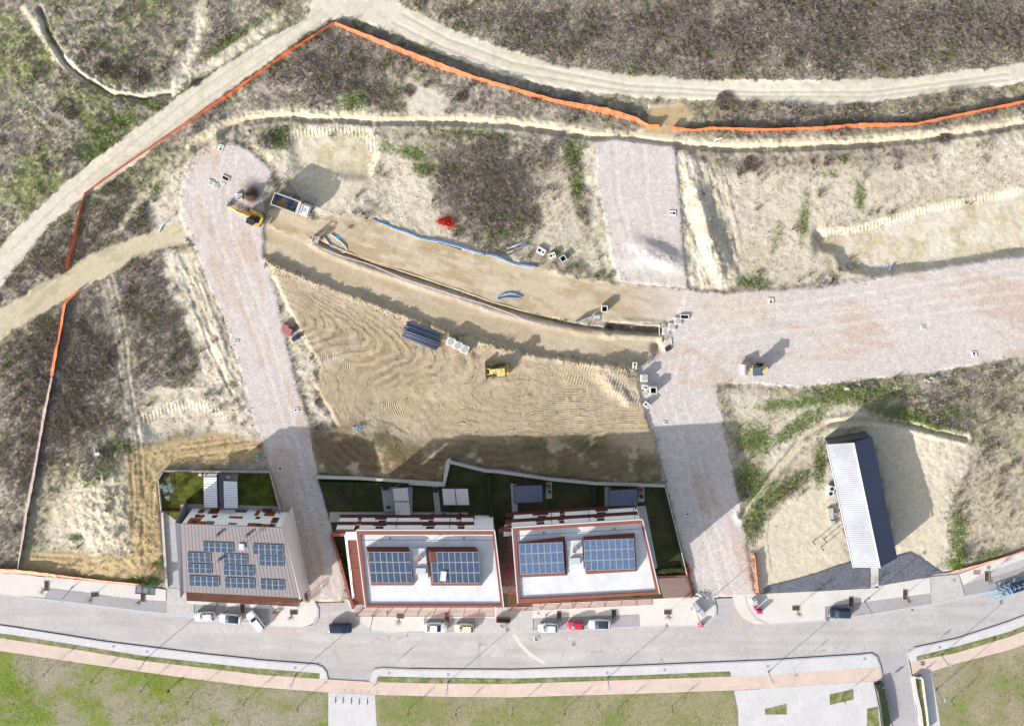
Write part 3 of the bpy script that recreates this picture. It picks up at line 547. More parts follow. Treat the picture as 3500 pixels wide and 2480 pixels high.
# ------------------------------------------------------------ vegetation that nobody could count
def leaf_mat(name, k=1.0, trans=0.0):
    m = bpy.data.materials.new(name); m.use_nodes = True; n = m.node_tree.nodes; l = m.node_tree.links; b = n['Principled BSDF']
    at = n.new('ShaderNodeAttribute'); at.attribute_name = 'col'; l.new(at.outputs['Color'], b.inputs['Base Color'])
    b.inputs['Roughness'].default_value = 0.9; b.inputs['Specular IOR Level'].default_value = 0.1
    return m
m_leaf = leaf_mat('leaves and stems')
def blades(x, y, z, h, wid, lean, cols, nb, seed, spread):
    """nb thin triangles per tuft"""
    r = np.random.RandomState(seed); N = len(x)
    x = np.repeat(x, nb); y = np.repeat(y, nb); z = np.repeat(z, nb); hh = np.repeat(h, nb) * r.uniform(0.5, 1.1, N * nb)
    cols = np.repeat(cols, nb, 0) * r.uniform(0.7, 1.25, (N * nb, 1))
    a = r.uniform(0, 2 * math.pi, N * nb); rad = np.abs(r.normal(0, 1, N * nb)) * np.repeat(spread, nb) * 0.6
    bx = x + np.cos(a) * rad; by = y + np.sin(a) * rad
    la = a + r.normal(0, 0.6, N * nb); ll = np.repeat(lean, nb) * hh * r.uniform(0.4, 1.4, N * nb)
    tx = bx + np.cos(la) * ll; ty = by + np.sin(la) * ll; tz = z + hh
    pa = la + math.pi / 2 + r.normal(0, 0.5, N * nb); wv = wid * r.uniform(0.6, 1.4, N * nb)
    V = np.empty((N * nb, 3, 3)); V[:, 0] = np.stack([bx - np.cos(pa) * wv, by - np.sin(pa) * wv, z - 0.05], -1)
    V[:, 1] = np.stack([bx + np.cos(pa) * wv, by + np.sin(pa) * wv, z - 0.05], -1); V[:, 2] = np.stack([tx, ty, tz], -1)
    Cc = np.repeat(cols, 3, 0)
    return V.reshape(-1, 3), np.arange(N * nb * 3).reshape(-1, 3), Cc
Hf = H.ravel()
def scatter(dens, n, seed):
    r = np.random.RandomState(seed); p = dens.ravel().astype(np.float64); p[p < 0] = 0; p /= p.sum()
    k = r.choice(len(p), n, p=p)
    return k, X.ravel()[k] + r.uniform(-ST, ST, n), Y.ravel()[k] + r.uniform(-ST, ST, n)
base_d = (reg == 0) * (low < 0.01) * np.clip(1 - cm * 1.15 - tanf, 0.0, 1)
near = ((np.abs(X) < 112) & (np.abs(Y) < 82))
barel = np.maximum.reduce([ss(1.9, 1.0, dbank), ss(1.9, 1.0, dpath), ss(2.6, 1.8, dd2), ss(1.2, 0.5, dtk) * 0.8, ss(1.1, 0.5, dd4), ss(1.2, .7, dd3), ss(.8, .4, dpt2)])
base_d = base_d * (1 - barel) * (1 - 0.72 * thin)
pal = np.array([RGB(204, 191, 174), RGB(222, 210, 178), RGB(172, 174, 114), RGB(174, 157, 150), RGB(194, 178, 170)])
dn = base_d * near * (0.25 + ss(0.4, 0.62, n_sm) + mauve * 0.8)
k, x_, y_ = scatter(dn, 62000, 1)
r = np.random.RandomState(5); mv = mauve.ravel()[k]; ci = r.randint(0, 3, len(k)); ci = np.where(r.rand(len(k)) < 0.25 + mv * 0.6, r.randint(3, 5, len(k)), ci); ci = np.where(r.rand(len(k)) < west.ravel()[k] * .6, 2, ci)
V_, F_, C_ = blades(x_, y_, Hf[k], r.uniform(0.15, 0.45, len(k)) + mv * 0.22, 0.045, np.full(len(k), 0.8), pal[ci] * (1 - .14 * mv[:, None]), 7, 2, np.full(len(k), 0.28))
tag(arrays_mesh('dry_scrub', V_, F_, m_leaf, C_), 'dry grey brown scrub and dead weeds covering the slopes', 'scrub', None, 'stuff')
kb, xb, yb = scatter(dn * (ss(0.5, 0.64, n_m3) * (0.4 + mauve)) , 4600, 3)
palb = np.array([RGB(170, 151, 148), RGB(188, 170, 162), RGB(152, 140, 124), RGB(144, 150, 98)])
V_, F_, C_ = blades(xb, yb, Hf[kb], r.uniform(0.5, 1.0, len(kb)), 0.05, np.full(len(kb), 0.9), palb[r.randint(0, 4, len(kb))], 34, 4, np.full(len(kb), 0.5))
tag(arrays_mesh('dead_brushwood', V_, F_, m_leaf, C_), 'darker mauve brown brushwood clumps within the scrub', 'brushwood', None, 'stuff')
dg = (reg == 0) * (low < 0.01) * near * np.clip(gm * 1.2, 0, 1)
k, x_, y_ = scatter(dg, 20000, 6); palg = np.array([RGB(132, 160, 76), RGB(156, 174, 92), RGB(120, 146, 72), RGB(176, 180, 112)])
V_, F_, C_ = blades(x_, y_, Hf[k], r.uniform(0.06, 0.18, len(k)), 0.06, np.full(len(k), 1.0), palg[r.randint(0, 4, len(k))], 7, 7, np.full(len(k), 0.25))
tag(arrays_mesh('green_weeds', V_, F_, m_leaf, C_), 'low fresh green weeds in patches on the waste ground', 'weeds', None, 'stuff')
dcl = ((reg == 0) * np.clip(cm + tanf, 0, 1) * (1 - 0.93 * smoothc) + (reg == 4) * 0.25 + (mG * (blur(mG.astype(np.float32), 0.5) < 0.93)) * 1.5 + (reg == 4) * np.exp(-(dedge / 1.2) ** 2) * 4) * (low < 0.01) * near
k, x_, y_ = scatter(dcl * ss(0.4, 0.6, n_sm), 26000, 8)
r = np.random.RandomState(9); N = len(k); sz = 0.03 + 0.09 * r.rand(N) ** 4
t4 = np.array([[1, 1, 1], [-1, -1, 1], [-1, 1, -1], [1, -1, -1]], dtype=float)
V_ = (t4[None] * sz[:, None, None] * r.uniform(0.6, 1.3, (N, 4, 3))) + np.stack([x_, y_, Hf[k] + sz * 0.3], -1)[:, None]
F_ = (np.arange(N)[:, None, None] * 4 + np.array([[0, 1, 2], [0, 3, 1], [0, 2, 3], [1, 3, 2]])[None]).reshape(-1, 3)
C_ = np.repeat(C.reshape(-1, 3)[k] * r.uniform(0.8, 1.15, (N, 1)), 4, 0)
tag(arrays_mesh('rubble', V_.reshape(-1, 3), F_, m_leaf, C_), 'loose clods and stones strewn over the bare earth', 'rubble', None, 'stuff')
# ------------------------------------------------------------ street, pavements, lawns
def sheet(name, poly, z, m, label, z0=None, ab=None):
    b = MB(); pts = [M(*p) for p in poly]
    b.prism(pts, (z - 0.3) if z0 is None else z0, z)
    o = b.build(name, m); return tag(o, label, None, None, 'structure')
def sheets(name, polys, z, m, label, depth=0.3):
    b = MB()
    for p in polys: b.prism([M(*q) for q in p], z - depth, z)
    return tag(b.build(name, m), label, None, None, 'structure')
def asphalt_mat(name, rgb, k=1.0):
    m = mat(name, rgb, 0.9, 0.07, 1.1, 0.012, 14, var2=0.07, scale2=0.12, k=k)
    n = m.node_tree.nodes; l = m.node_tree.links; b = n['Principled BSDF']
    src = b.inputs['Base Color'].links[0].from_socket
    geo = n.new('ShaderNodeNewGeometry')
    mp = n.new('ShaderNodeMapping'); mp.inputs['Scale'].default_value = (0.05, 0.55, 1); mp.inputs['Rotation'].default_value = (0, 0, 0.02); l.new(geo.outputs['Position'], mp.inputs['Vector'])
    t = n.new('ShaderNodeTexNoise'); t.inputs['Scale'].default_value = 1.0; t.inputs['Detail'].default_value = 6; l.new(mp.outputs[0], t.inputs['Vector'])
    r = n.new('ShaderNodeMapRange'); r.inputs[1].default_value = .35; r.inputs[2].default_value = .7; r.inputs[3].default_value = 0.88; r.inputs[4].default_value = 1.08; l.new(t.outputs['Fac'], r.inputs[0])
    # fine crack lines
    wn = n.new('ShaderNodeTexNoise'); wn.inputs['Scale'].default_value = 0.6; l.new(geo.outputs['Position'], wn.inputs['Vector'])
    ad = n.new('ShaderNodeMixRGB'); ad.blend_type = 'ADD'; ad.inputs[0].default_value = 1.2; l.new(geo.outputs['Position'], ad.inputs[1]); l.new(wn.outputs['Color'], ad.inputs[2])
    v = n.new('ShaderNodeTexVoronoi'); v.feature = 'DISTANCE_TO_EDGE'; v.inputs['Scale'].default_value = 0.16; l.new(ad.outputs[0], v.inputs['Vector'])
    r2 = n.new('ShaderNodeMapRange'); r2.inputs[1].default_value = 0.0; r2.inputs[2].default_value = 0.018; r2.inputs[3].default_value = 0.68; r2.inputs[4].default_value = 1.0; l.new(v.outputs['Distance'], r2.inputs[0])
    ms = n.new('ShaderNodeMapRange'); ms.inputs[1].default_value = 0.5; ms.inputs[2].default_value = 0.6; l.new(t.outputs['Fac'], ms.inputs[0])
    mx = n.new('ShaderNodeMix'); mx.inputs['A'].default_value = 1.0; l.new(ms.outputs[0], mx.inputs['Factor']); l.new(r2.outputs[0], mx.inputs['B'])
    mu = n.new('ShaderNodeMath'); mu.operation = 'MULTIPLY'; l.new(r.outputs[0], mu.inputs[0]); l.new(mx.outputs['Result'], mu.inputs[1])
    vm = n.new('ShaderNodeVectorMath'); vm.operation = 'SCALE'; l.new(src, vm.inputs[0]); l.new(mu.outputs[0], vm.inputs['Scale']); l.new(vm.outputs[0], b.inputs['Base Color'])
    return m
m_asph = asphalt_mat('asphalt worn grey', (204, 198, 195))
m_bay = mat('asphalt bays', (178, 174, 175), 0.9, 0.10, 1.5, 0.01, 14, var2=0.06)
m_ent = mat('asphalt entrance', (192, 188, 188), 0.9, 0.08, 1.5, 0.01, 14, var2=0.06)
m_pave = mat('pavement white concrete', (232, 225, 217), 0.85, 0.05, 2.0, 0.004, 10, var2=0.04, scale2=0.3)
m_pave2 = mat('pavement pale concrete', (222, 219, 218), 0.85, 0.07, 1.2, 0.004, 10, var2=0.05, scale2=0.25)
m_apron = mat('driveway concrete', (206, 201, 197), 0.9, 0.08, 1.2, 0.004, 10, var2=0.05, scale2=0.3)
m_kerb = mat('kerb stone', (205, 203, 204), 0.85, 0.08, 2.0)
m_gutter = mat('gutter', (122, 122, 128), 0.9, 0.12, 2.0)
m_cycle = mat('pink cycle path', (228, 205, 190), 0.9, 0.06, 0.8, 0.004, 10, var2=0.05, scale2=0.2)
def ramp_mat(name, cols, scale, det=6, bump=0.05, bscale=6.0, stretch=(1, 1, 1), rg=0.65, sp=0.25):
    m = bpy.data.materials.new(name); m.use_nodes = True; n = m.node_tree.nodes; l = m.node_tree.links; b = n['Principled BSDF']
    b.inputs['Roughness'].default_value = 0.95; b.inputs['Specular IOR Level'].default_value = 0.1
    geo = n.new('ShaderNodeNewGeometry'); mp = n.new('ShaderNodeMapping'); mp.inputs['Scale'].default_value = stretch; l.new(geo.outputs['Position'], mp.inputs['Vector'])
    t = n.new('ShaderNodeTexNoise'); t.inputs['Scale'].default_value = scale; t.inputs['Detail'].default_value = det; t.inputs['Roughness'].default_value = rg; l.new(mp.outputs[0], t.inputs['Vector'])
    cr = n.new('ShaderNodeValToRGB'); el = cr.color_ramp.elements
    while len(el) < len(cols): el.new(0.5)
    for e, (p, c) in zip(el, cols): e.position = p; e.color = A(*c)
    l.new(t.outputs['Fac'], cr.inputs[0])
    t2 = n.new('ShaderNodeTexNoise'); t2.inputs['Scale'].default_value = bscale; t2.inputs['Detail'].default_value = 5; t2.inputs['Roughness'].default_value = 0.7; l.new(geo.outputs['Position'], t2.inputs['Vector'])
    r = n.new('ShaderNodeMapRange'); r.inputs[1].default_value = .3; r.inputs[2].default_value = .7; r.inputs[3].default_value = 1 - sp; r.inputs[4].default_value = 1 + sp; l.new(t2.outputs['Fac'], r.inputs[0])
    vm = n.new('ShaderNodeVectorMath'); vm.operation = 'SCALE'; l.new(cr.outputs[0], vm.inputs[0]); l.new(r.outputs[0], vm.inputs['Scale']); l.new(vm.outputs[0], b.inputs['Base Color'])
    bp = n.new('ShaderNodeBump'); bp.inputs['Distance'].default_value = bump; l.new(t2.outputs['Fac'], bp.inputs['Height']); l.new(bp.outputs[0], b.inputs['Normal'])
    return m
m_lawn = ramp_mat('lawn turf', [(0.36, (122, 142, 56)), (0.46, (138, 150, 76)), (0.54, (160, 156, 122)), (0.64, (172, 163, 142))], 0.09, 6, 0.10, 3.0)
m_lawn2 = ramp_mat('lawn turf olive', [(0.36, (134, 146, 84)), (0.48, (150, 150, 102)), (0.56, (166, 158, 124))], 0.12, 6, 0.10, 3.0)
m_lawn3 = ramp_mat('lawn turf brown', [(0.36, (138, 150, 88)), (0.46, (158, 152, 114)), (0.6, (176, 164, 140))], 0.10, 6, 0.10, 3.0)
m_verge = ramp_mat('verge turf', [(0.38, (112, 128, 70)), (0.5, (138, 144, 92)), (0.62, (172, 164, 130))], 0.6, 6, 0.10, 4.0)

sheet('asphalt_road', D([(-200, 1294), (30, 1286), (100, 1291), (210, 1301), (358, 1318), (385, 1320), (395, 1327), (700, 1349), (790, 1347), (1070, 1354), (1078, 1325), (1475, 1333), (1550, 1341), (1690, 1336), (1705, 1329), (1950, 1311), (2030, 1293), (2140, 1278), (2257, 1243), (2450, 1173), (2450, 1800), (-200, 1800)]), 0.0, m_asph, 'worn grey asphalt street curving past the three houses', -0.6)
N_ = 0.12
sheets('pavement', [tl(0, 3, [(-300, 265), (125, 300), (380, 330), (440, 330), (490, 335), (1200, 405), (1440, 440), (1440, 540), (1280, 530), (1040, 503), (860, 480), (640, 448), (440, 425), (385, 505), (125, 488), (-300, 440)]),
                    [h1(*p) for p in ((300, 1325), (1300, 1370), (1390, 1330), (1500, 1322), (1514, 1340), (1530, 1400), (1525, 1470), (1490, 1530), (1440, 1560), (1370, 1572), (1080, 1560), (1085, 1400), (780, 1380), (370, 1358), (300, 1345))],
                    tl(1, 3, [(700, 440), (770, 495), (870, 570), (1200, 560), (2100, 590), (2100, 690), (1910, 685), (1475, 690), (1470, 800), (1200, 808), (1000, 790), (930, 760), (880, 700), (830, 620), (790, 540), (755, 490)]),
                    tl(2, 3, [(205, 560), (1250, 520), (1600, 500), (1720, 512), (1745, 450), (1765, 520), (1790, 600), (1785, 660), (1740, 710), (1640, 748), (1140, 755), (1130, 652), (220, 688), (205, 690)]),
                    tl(3, 3, [(-130, 480), (0, 475), (520, 452), (950, 428), (1020, 408), (1465, 330), (1475, 470), (900, 545), (560, 585), (560, 700), (60, 738), (-60, 735), (-150, 690), (-215, 600), (-245, 500), (-240, 450), (-220, 448), (-212, 490)]),
                    tl(3, 3, [(1720, 305), (2140, 150), (2600, -40), (2600, 60), (2140, 225), (1940, 290), (1760, 400)])],
       N_, m_pave, 'white concrete pavements along the north side of the street')
sheets('driveway', [tl(0, 3, [(1448, 425), (1600, 440), (1640, 545), (1683, 552), (1685, 668), (1445, 640)]), tl(1, 3, [(2100, 595), (2205, 592), (2205, 801), (1912, 800), (1912, 690), (2100, 690)]), tl(2, 3, [(-1, 590), (203, 585), (206, 690), (208, 796), (-1, 802)]),
                    tl(3, 3, [(1468, 330), (1716, 306), (1770, 493), (1490, 560)])], 0.10, m_apron, 'light grey concrete driveway aprons between the parking bays')
sheets('parking_bay', [tl(0, 3, [(440, 428), (860, 483), (1280, 533), (1442, 545), (1442, 640), (1200, 615), (640, 545), (388, 512)]), [h1(*p) for p in ((372, 1362), (780, 1384), (1060, 1404), (1060, 1500), (600, 1470), (372, 1440))],
                       tl(1, 3, [(1478, 692), (1908, 688), (1908, 796), (1478, 800)]), tl(2, 3, [(224, 692), (1128, 656), (1134, 754), (226, 790)]), tl(3, 3, [(566, 590), (1476, 472), (1487, 563), (568, 700)]), tl(3, 3, [(1762, 402), (1940, 350), (2140, 300), (2600, 130), (2600, 260), (2140, 430), (1772, 493)])],
       0.03, m_bay, 'darker asphalt parking bays along the pavement', 0.03)
b = MB()
for pts, wd_ in ((tl(0, 3, [(-300, 440), (120, 497), (640, 558), (1200, 628), (1700, 680), (2284, 745)]), 0.55), (tl(1, 3, [(1000, 802), (1200, 817), (2206, 807)]), 0.4), (tl(2, 3, [(0, 807), (400, 795), (1140, 763), (1640, 755)]), 0.4), (tl(3, 3, [(60, 746), (560, 708), (900, 665), (1500, 570), (1780, 503), (2140, 437), (2600, 270)]), 0.5)):
    b.ribbon([M(*p) for p in pts], wd_, -0.1, 0.045)
for pts in (tl(1, 3, [(440, 768), (510, 752), (548, 690), (552, 610), (520, 545)]), tl(1, 3, [(760, 485), (800, 570), (850, 650), (910, 730), (1000, 795)]), tl(2, 3, [(1640, 752), (1740, 716), (1792, 660), (1794, 600), (1772, 520), (1745, 440)]), tl(2, 3, [(2045, 450), (2052, 510), (2070, 590), (2140, 690), (2240, 738)])):
    b.ribbon([M(*p) for p in pts], 0.35, -0.1, 0.14)
south = tl(0, 3, [(-300, 712), (120, 768), (890, 890), (1790, 1003), (2205, 1046)]) + tl(1, 3, [(0, 1050), (540, 1090), (590, 1115), (622, 1155), (634, 1215)])
south2 = tl(1, 3, [(1000, 1235), (1005, 1165), (1040, 1128), (1100, 1120), (1350, 1130), (2208, 1136)]) + tl(2, 3, [(0, 1137), (1080, 1102), (2090, 1060), (2183, 1056)]) + tl(3, 3, [(0, 1058), (870, 1003), (960, 992), (1008, 1022), (1038, 1110), (1078, 1300), (1110, 1480), (1135, 1640)])
south3 = tl(3, 3, [(1385, 1640), (1345, 1480), (1310, 1200), (1272, 1030), (1280, 980), (1330, 945), (1700, 865), (2140, 722), (2600, 545)])
for pts in (south, south2, south3): b.ribbon([M(*p) for p in pts], 0.16, -0.1, 0.15)
tag(b.build('kerb', m_kerb), 'pale kerb stones edging the street and pavements', None, None, 'structure')
b = MB()
def off(pts, dy): return [(x, y + dy) for x, y in pts]
for pts, dy in ((south[:-3], -3.2), (south2[4:-5], -3.2), (south3[5:], -3.2)): b.ribbon([M(*p) for p in off(pts, dy)], 0.22, -0.1, 0.012)
tag(b.build('gutter', m_gutter), 'dark drainage gutter along the south kerb', None, None, 'structure')

sheets('footway', [tl(0, 3, [(-300, 715), (120, 772), (890, 895), (1790, 1008), (2205, 1052)]) + tl(1, 3, [(0, 1056), (540, 1096), (590, 1120), (618, 1160), (630, 1215), (560, 1210), (565, 1165), (0, 1120)]) + tl(0, 3, [(2100, 1110), (1200, 1008), (600, 910), (120, 835), (-300, 780)]),
                   tl(1, 3, [(1004, 1237), (1009, 1168), (1044, 1133), (1100, 1126), (1350, 1136), (2208, 1142)]) + tl(2, 3, [(0, 1143), (1080, 1108), (2090, 1066), (2183, 1062)]) + tl(3, 3, [(0, 1064), (870, 1009), (958, 998), (1003, 1027), (1033, 1112), (0, 1182)]) + tl(2, 3, [(2183, 1185), (1925, 1190), (1915, 1147), (1100, 1182), (0, 1210)]) + tl(1, 3, [(2208, 1208), (1500, 1200), (1070, 1190), (1066, 1240)]),
                   tl(3, 3, [(1300, 1068), (1276, 1030), (1284, 984), (1334, 950), (1700, 871), (2140, 728), (2600, 550), (2600, 630), (2140, 808), (1700, 930), (1350, 1018), (1356, 1057)]),
                   tl(3, 3, [(0, 1297), (975, 1232), (1000, 1350), (1030, 1500), (1045, 1640), (-10, 1640)]) + tl(2, 3, [(2150, 1640), (1990, 1640), (1985, 1480), (1950, 1314), (2183, 1300)]),
                   tl(1, 3, [(640, 1332), (1045, 1352), (1062, 1640), (640, 1640)]), tl(3, 3, [(1400, 1178), (1480, 1152), (1537, 1480), (1560, 1640), (1445, 1640), (1436, 1480)])],
       0.13, m_pave2, 'pale concrete footways and squares south of the street')
sheets('entrance_road', [tl(1, 3, [(632, 1120), (1030, 1132), (1004, 1165), (998, 1238), (636, 1218)])], 0.012, m_ent, 'short grey asphalt entrance to the park', 0.1)
sheets('side_road', [tl(3, 3, [(1010, 1000), (1330, 950), (1285, 980), (1275, 1030), (1310, 1200), (1345, 1480), (1370, 1640), (1140, 1640), (1110, 1480), (1078, 1300), (1038, 1110)])], 0.008, m_ent, 'grey side road leading south between low walls', 0.1)
sheets('cycle_path', [tl(0, 3, [(-300, 815), (120, 876), (700, 963), (1200, 1050), (2205, 1165)]) + tl(1, 3, [(0, 1172), (632, 1216), (1002, 1238), (1500, 1250), (2208, 1256)]) + tl(2, 3, [(0, 1256), (1200, 1215), (2183, 1182)]) + tl(3, 3, [(0, 1180), (1033, 1110), (1056, 1225), (0, 1296)]) + tl(2, 3, [(2183, 1296), (1950, 1312), (1000, 1345), (0, 1373)]) + tl(1, 3, [(2208, 1373), (1700, 1368), (1045, 1351), (640, 1331), (0, 1281)]) + tl(0, 3, [(1400, 1175), (700, 1075), (120, 987), (-300, 930)]),
                      tl(3, 3, [(1300, 1067), (1355, 1055), (1700, 986), (2140, 852), (2600, 680), (2600, 800), (2140, 968), (1700, 1078), (1480, 1150), (1400, 1176), (1320, 1176)])],
       0.135, m_cycle, 'pink concrete cycle path running along the park')
sheets('verge', [tl(0, 3, [(-300, 780), (120, 835), (600, 910), (1200, 1008), (2100, 1110)]) + tl(1, 3, [(0, 1120), (563, 1166), (563, 1209), (0, 1170)]) + tl(0, 3, [(1200, 1049), (700, 963), (120, 875), (-300, 812)]),
                 tl(1, 3, [(1070, 1194), (1500, 1203), (2208, 1211)]) + tl(2, 3, [(0, 1212), (1100, 1184), (1900, 1148), (1918, 1188), (1200, 1213), (0, 1254)]) + tl(1, 3, [(2208, 1254), (1500, 1248), (1072, 1238)]),
                 tl(3, 3, [(1352, 1021), (1700, 934), (2140, 811), (2600, 633), (2600, 676), (2140, 848), (1700, 984), (1358, 1052)]), tl(3, 3, [(597, 1347), (799, 1302), (804, 1388), (599, 1438)]), tl(3, 3, [(36, 1474), (224, 1428), (224, 1520), (36, 1520)]), tl(3, 3, [(1348, 1212), (1397, 1226), (1432, 1480), (1450, 1640), (1395, 1640), (1372, 1480)]), tl(3, 3, [(920, 1472), (1012, 1452), (1030, 1640), (920, 1640)])],
       0.16, m_verge, 'narrow strips of short grass beside the path')
sheets('lawn', [tl(0, 3, [(-300, 930), (120, 988), (700, 1077), (1400, 1177), (2205, 1278)]) + tl(1, 3, [(0, 1283), (638, 1333), (638, 1640)]) + tl(0, 3, [(-300, 1640)])], 0.14, m_lawn, 'bright patchy park lawn at the lower left')
sheets('lawn', [tl(1, 3, [(1047, 1353), (1700, 1370), (2208, 1375)]) + tl(2, 3, [(0, 1375), (1000, 1347), (1948, 1314), (1983, 1480), (1988, 1640)]) + tl(1, 3, [(1064, 1640)])], 0.14, m_lawn2, 'olive park lawn at the lower middle')
sheets('lawn', [tl(3, 3, [(1484, 1151), (1700, 1080), (2140, 970), (2600, 802), (2600, 1640), (1562, 1640), (1540, 1480)])], 0.14, m_lawn3, 'brownish park lawn at the lower right')
# short grass blades on the lawns
def poly_pts(polys, n, seed):
    r = np.random.RandomState(seed); out = []
    for poly in polys:
        q = [M(*p) for p in poly]; xs = [a for a, _ in q]; ys = [c for _, c in q]; ar = (max(xs) - min(xs)) * (max(ys) - min(ys))
        k = int(n * ar); x = r.uniform(min(xs), max(xs), k); y = r.uniform(min(ys), max(ys), k); ins = np.zeros(k, bool)
        for i in range(len(q)):
            (x1, y1), (x2, y2) = q[i], q[i - 1]
            if y1 == y2: continue
            ins ^= ((y1 > y) != (y2 > y)) & (x < (x2 - x1) * (y - y1) / (y2 - y1) + x1)
        out.append(np.stack([x[ins], y[ins]], -1))
    return np.concatenate(out)
lw = [tl(0, 3, [(120, 988), (700, 1077), (1400, 1177), (2205, 1278)]) + tl(1, 3, [(0, 1283), (630, 1333), (630, 1600)]) + tl(0, 3, [(-200, 1600)]), tl(1, 3, [(1060, 1360), (2208, 1380)]) + tl(2, 3, [(0, 1380), (1940, 1320), (1980, 1600)]) + tl(1, 3, [(1070, 1600)]), tl(3, 3, [(1490, 1160), (2140, 980), (2450, 880), (2450, 1600), (1550, 1600)])]
pp = poly_pts(lw, 3.0, 21); g_ = fbm(9, 161, 4, .6, pp[:, 0], pp[:, 1]); g2_ = fbm(2.5, 162, 3, .6, pp[:, 0], pp[:, 1])
kp = rs.rand(len(pp)) < (0.25 + ss(0.45, 0.6, g_) * 0.6) * np.where(pp[:, 0] > -41, .55, 1); pp = pp[kp]; g_ = g_[kp]; g2_ = g2_[kp]
cg_ = RGB(120, 136, 66) + (RGB(160, 155, 110) - RGB(112, 132, 52)) * ss(0.6, 0.42, g_ * .6 + g2_ * .4)[:, None]
cg_ = np.where((pp[:, 0] > -41)[:, None], cg_ * .5 + RGB(160, 156, 108) * .5, cg_)
V_, F_, C_ = blades(pp[:, 0], pp[:, 1], np.full(len(pp), .15), np.full(len(pp), .09) + g_ * .06, 0.05, np.full(len(pp), 1.3), cg_, 5, 22, np.full(len(pp), 0.3))
tag(arrays_mesh('lawn_grass', V_, F_, m_leaf, C_), 'short uneven grass growing on the park lawn', 'grass', None, 'stuff')

# ------------------------------------------------------------ gardens
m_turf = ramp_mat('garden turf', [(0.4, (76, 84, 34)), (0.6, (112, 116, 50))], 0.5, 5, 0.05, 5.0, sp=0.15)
m_turf2 = ramp_mat('garden turf shade-darkened', [(0.4, (66, 72, 42)), (0.6, (88, 82, 60))], 0.3, 5, 0.05, 5.0, sp=0.15)  # shade put into the colour: both turfs darkened to deepen the house shadows
m_slab = mat('garden slabs', (190, 190, 188), 0.9, 0.1, 1.0, 0.005, 8)
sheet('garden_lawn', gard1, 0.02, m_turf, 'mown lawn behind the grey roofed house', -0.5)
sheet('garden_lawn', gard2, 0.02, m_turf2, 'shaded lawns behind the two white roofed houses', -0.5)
sheets('garden_paving', [[h1(*p) for p in ((80, 482), (240, 600), (300, 1340), (120, 1335), (115, 1200), (62, 486))], [h1(*p) for p in ((240, 420), (450, 415), (1170, 440), (1170, 560), (240, 560))], [h1(*p) for p in ((455, 130), (780, 130), (785, 430), (450, 430))],
                         [h2(*p) for p in ((120, 512), (1335, 515), (1335, 600), (120, 600))], [h2(*p) for p in ((575, 285), (850, 290), (850, 520), (600, 520))], [h2(*p) for p in ((1025, 290), (1075, 285), (1100, 515), (1050, 515))],
                         [h3(*p) for p in ((165, 235), (215, 235), (230, 500), (180, 500))], [h3(*p) for p in ((180, 490), (880, 450), (1335, 425), (1440, 960), (1400, 980), (1300, 600), (180, 620))], [h3(*p) for p in ((980, 262), (1030, 262), (1030, 430), (980, 440))], [h3(*p) for p in ((470, 220), (525, 220), (525, 362), (470, 362))], [h3(*p) for p in ((1270, 258), (1325, 258), (1325, 390), (1270, 390))]],
       0.06, m_slab, 'grey garden slabs round the houses')
sheets('bark_bed', [[h3(*p) for p in ((1440, 1050), (1685, 1040), (1735, 1215), (1490, 1222))]], 0.16, mat('bark mulch', (150, 126, 118), 0.95, 0.35, 6.0, 0.05, 8), 'brown bark mulch bed beside the right white roofed house')
m_weed = mat('weed mat', (112, 114, 124), 0.65, 0.35, 3.0, 0.09, 3.0, spec=0.4, var2=.12, scale2=.5)
sheets('weed_mat', [tl(3, 3, [(20, 440), (60, 410), (260, 362), (480, 300), (640, 240), (790, 200), (820, 255), (950, 250), (952, 412), (480, 452), (40, 468)]), tl(3, 3, [(1022, 250), (1180, 150), (1290, 120), (1370, 160), (1480, 235), (1570, 292), (1300, 360), (1026, 404)])],
       0.16, m_weed, 'dark plastic weed mat pegged down at the shed front', 0.4)
sheets('shed_path', [tl(3, 3, [(950, 245), (1020, 245), (1022, 425), (955, 425)])], 0.12, m_pave, 'white concrete path up to the long metal shed', 0.3)

# ------------------------------------------------------------ walls, fences and hedges
m_conc = mat('pale concrete wall', (214, 208, 198), 0.9, 0.12, 1.5, 0.01, 6)
m_concd = mat('weathered concrete wall', (196, 192, 188), 0.9, 0.28, 2.5, 0.015, 6)
m_corten = mat('brown metal', (158, 92, 76), 0.6, 0.08, 0.8, spec=0.3)
m_corten2 = mat('dark brown metal', (112, 58, 50), 0.6, 0.1, 1.5, spec=0.3)
def wall(name, pts, w_, h_, m, label, cat='wall', rail=None, z0=-0.6, group=None):
    t = thing(name, label, cat, (*M(*pts[len(pts) // 2]), 0), 0, group)
    b = MB(); b.ribbon([M(*p) for p in pts], w_, z0, h_); b.build('wall_body', m, t, True)
    if rail:
        b = MB(); q = [Vector(M(*p)) for p in pts]
        for a_, c_ in zip(q[:-1], q[1:]):
            L = (c_ - a_).length; n = max(1, int(L / 1.6)); d = (c_ - a_).normalized(); ang = math.atan2(d.y, d.x)
            for i in range(n + 1):
                p = a_ + (c_ - a_) * i / n; b.box((p.x, p.y, h_ + 0.35), (0.06, 0.06, 0.7), ang)
            m_ = (a_ + c_) / 2
            for zz in (0.15, 0.38, 0.64): b.box((m_.x, m_.y, h_ + zz), (L, 0.035, 0.1), ang)
        b.build('railing', rail, t, True)
    return t
wall('garden_wall', [h1(*p) for p in ((115, 1200), (70, 480))], 0.5, 0.55, m_conc, 'white concrete garden wall along the west side of the grey roofed house')
wall('garden_wall', [h1(*p) for p in ((60, 480), (32, 185), (85, 100), (1082, 112), (1180, 485))], 0.42, 0.9, m_conc, 'angled garden wall with brown railing behind the grey roofed house', rail=m_corten2)
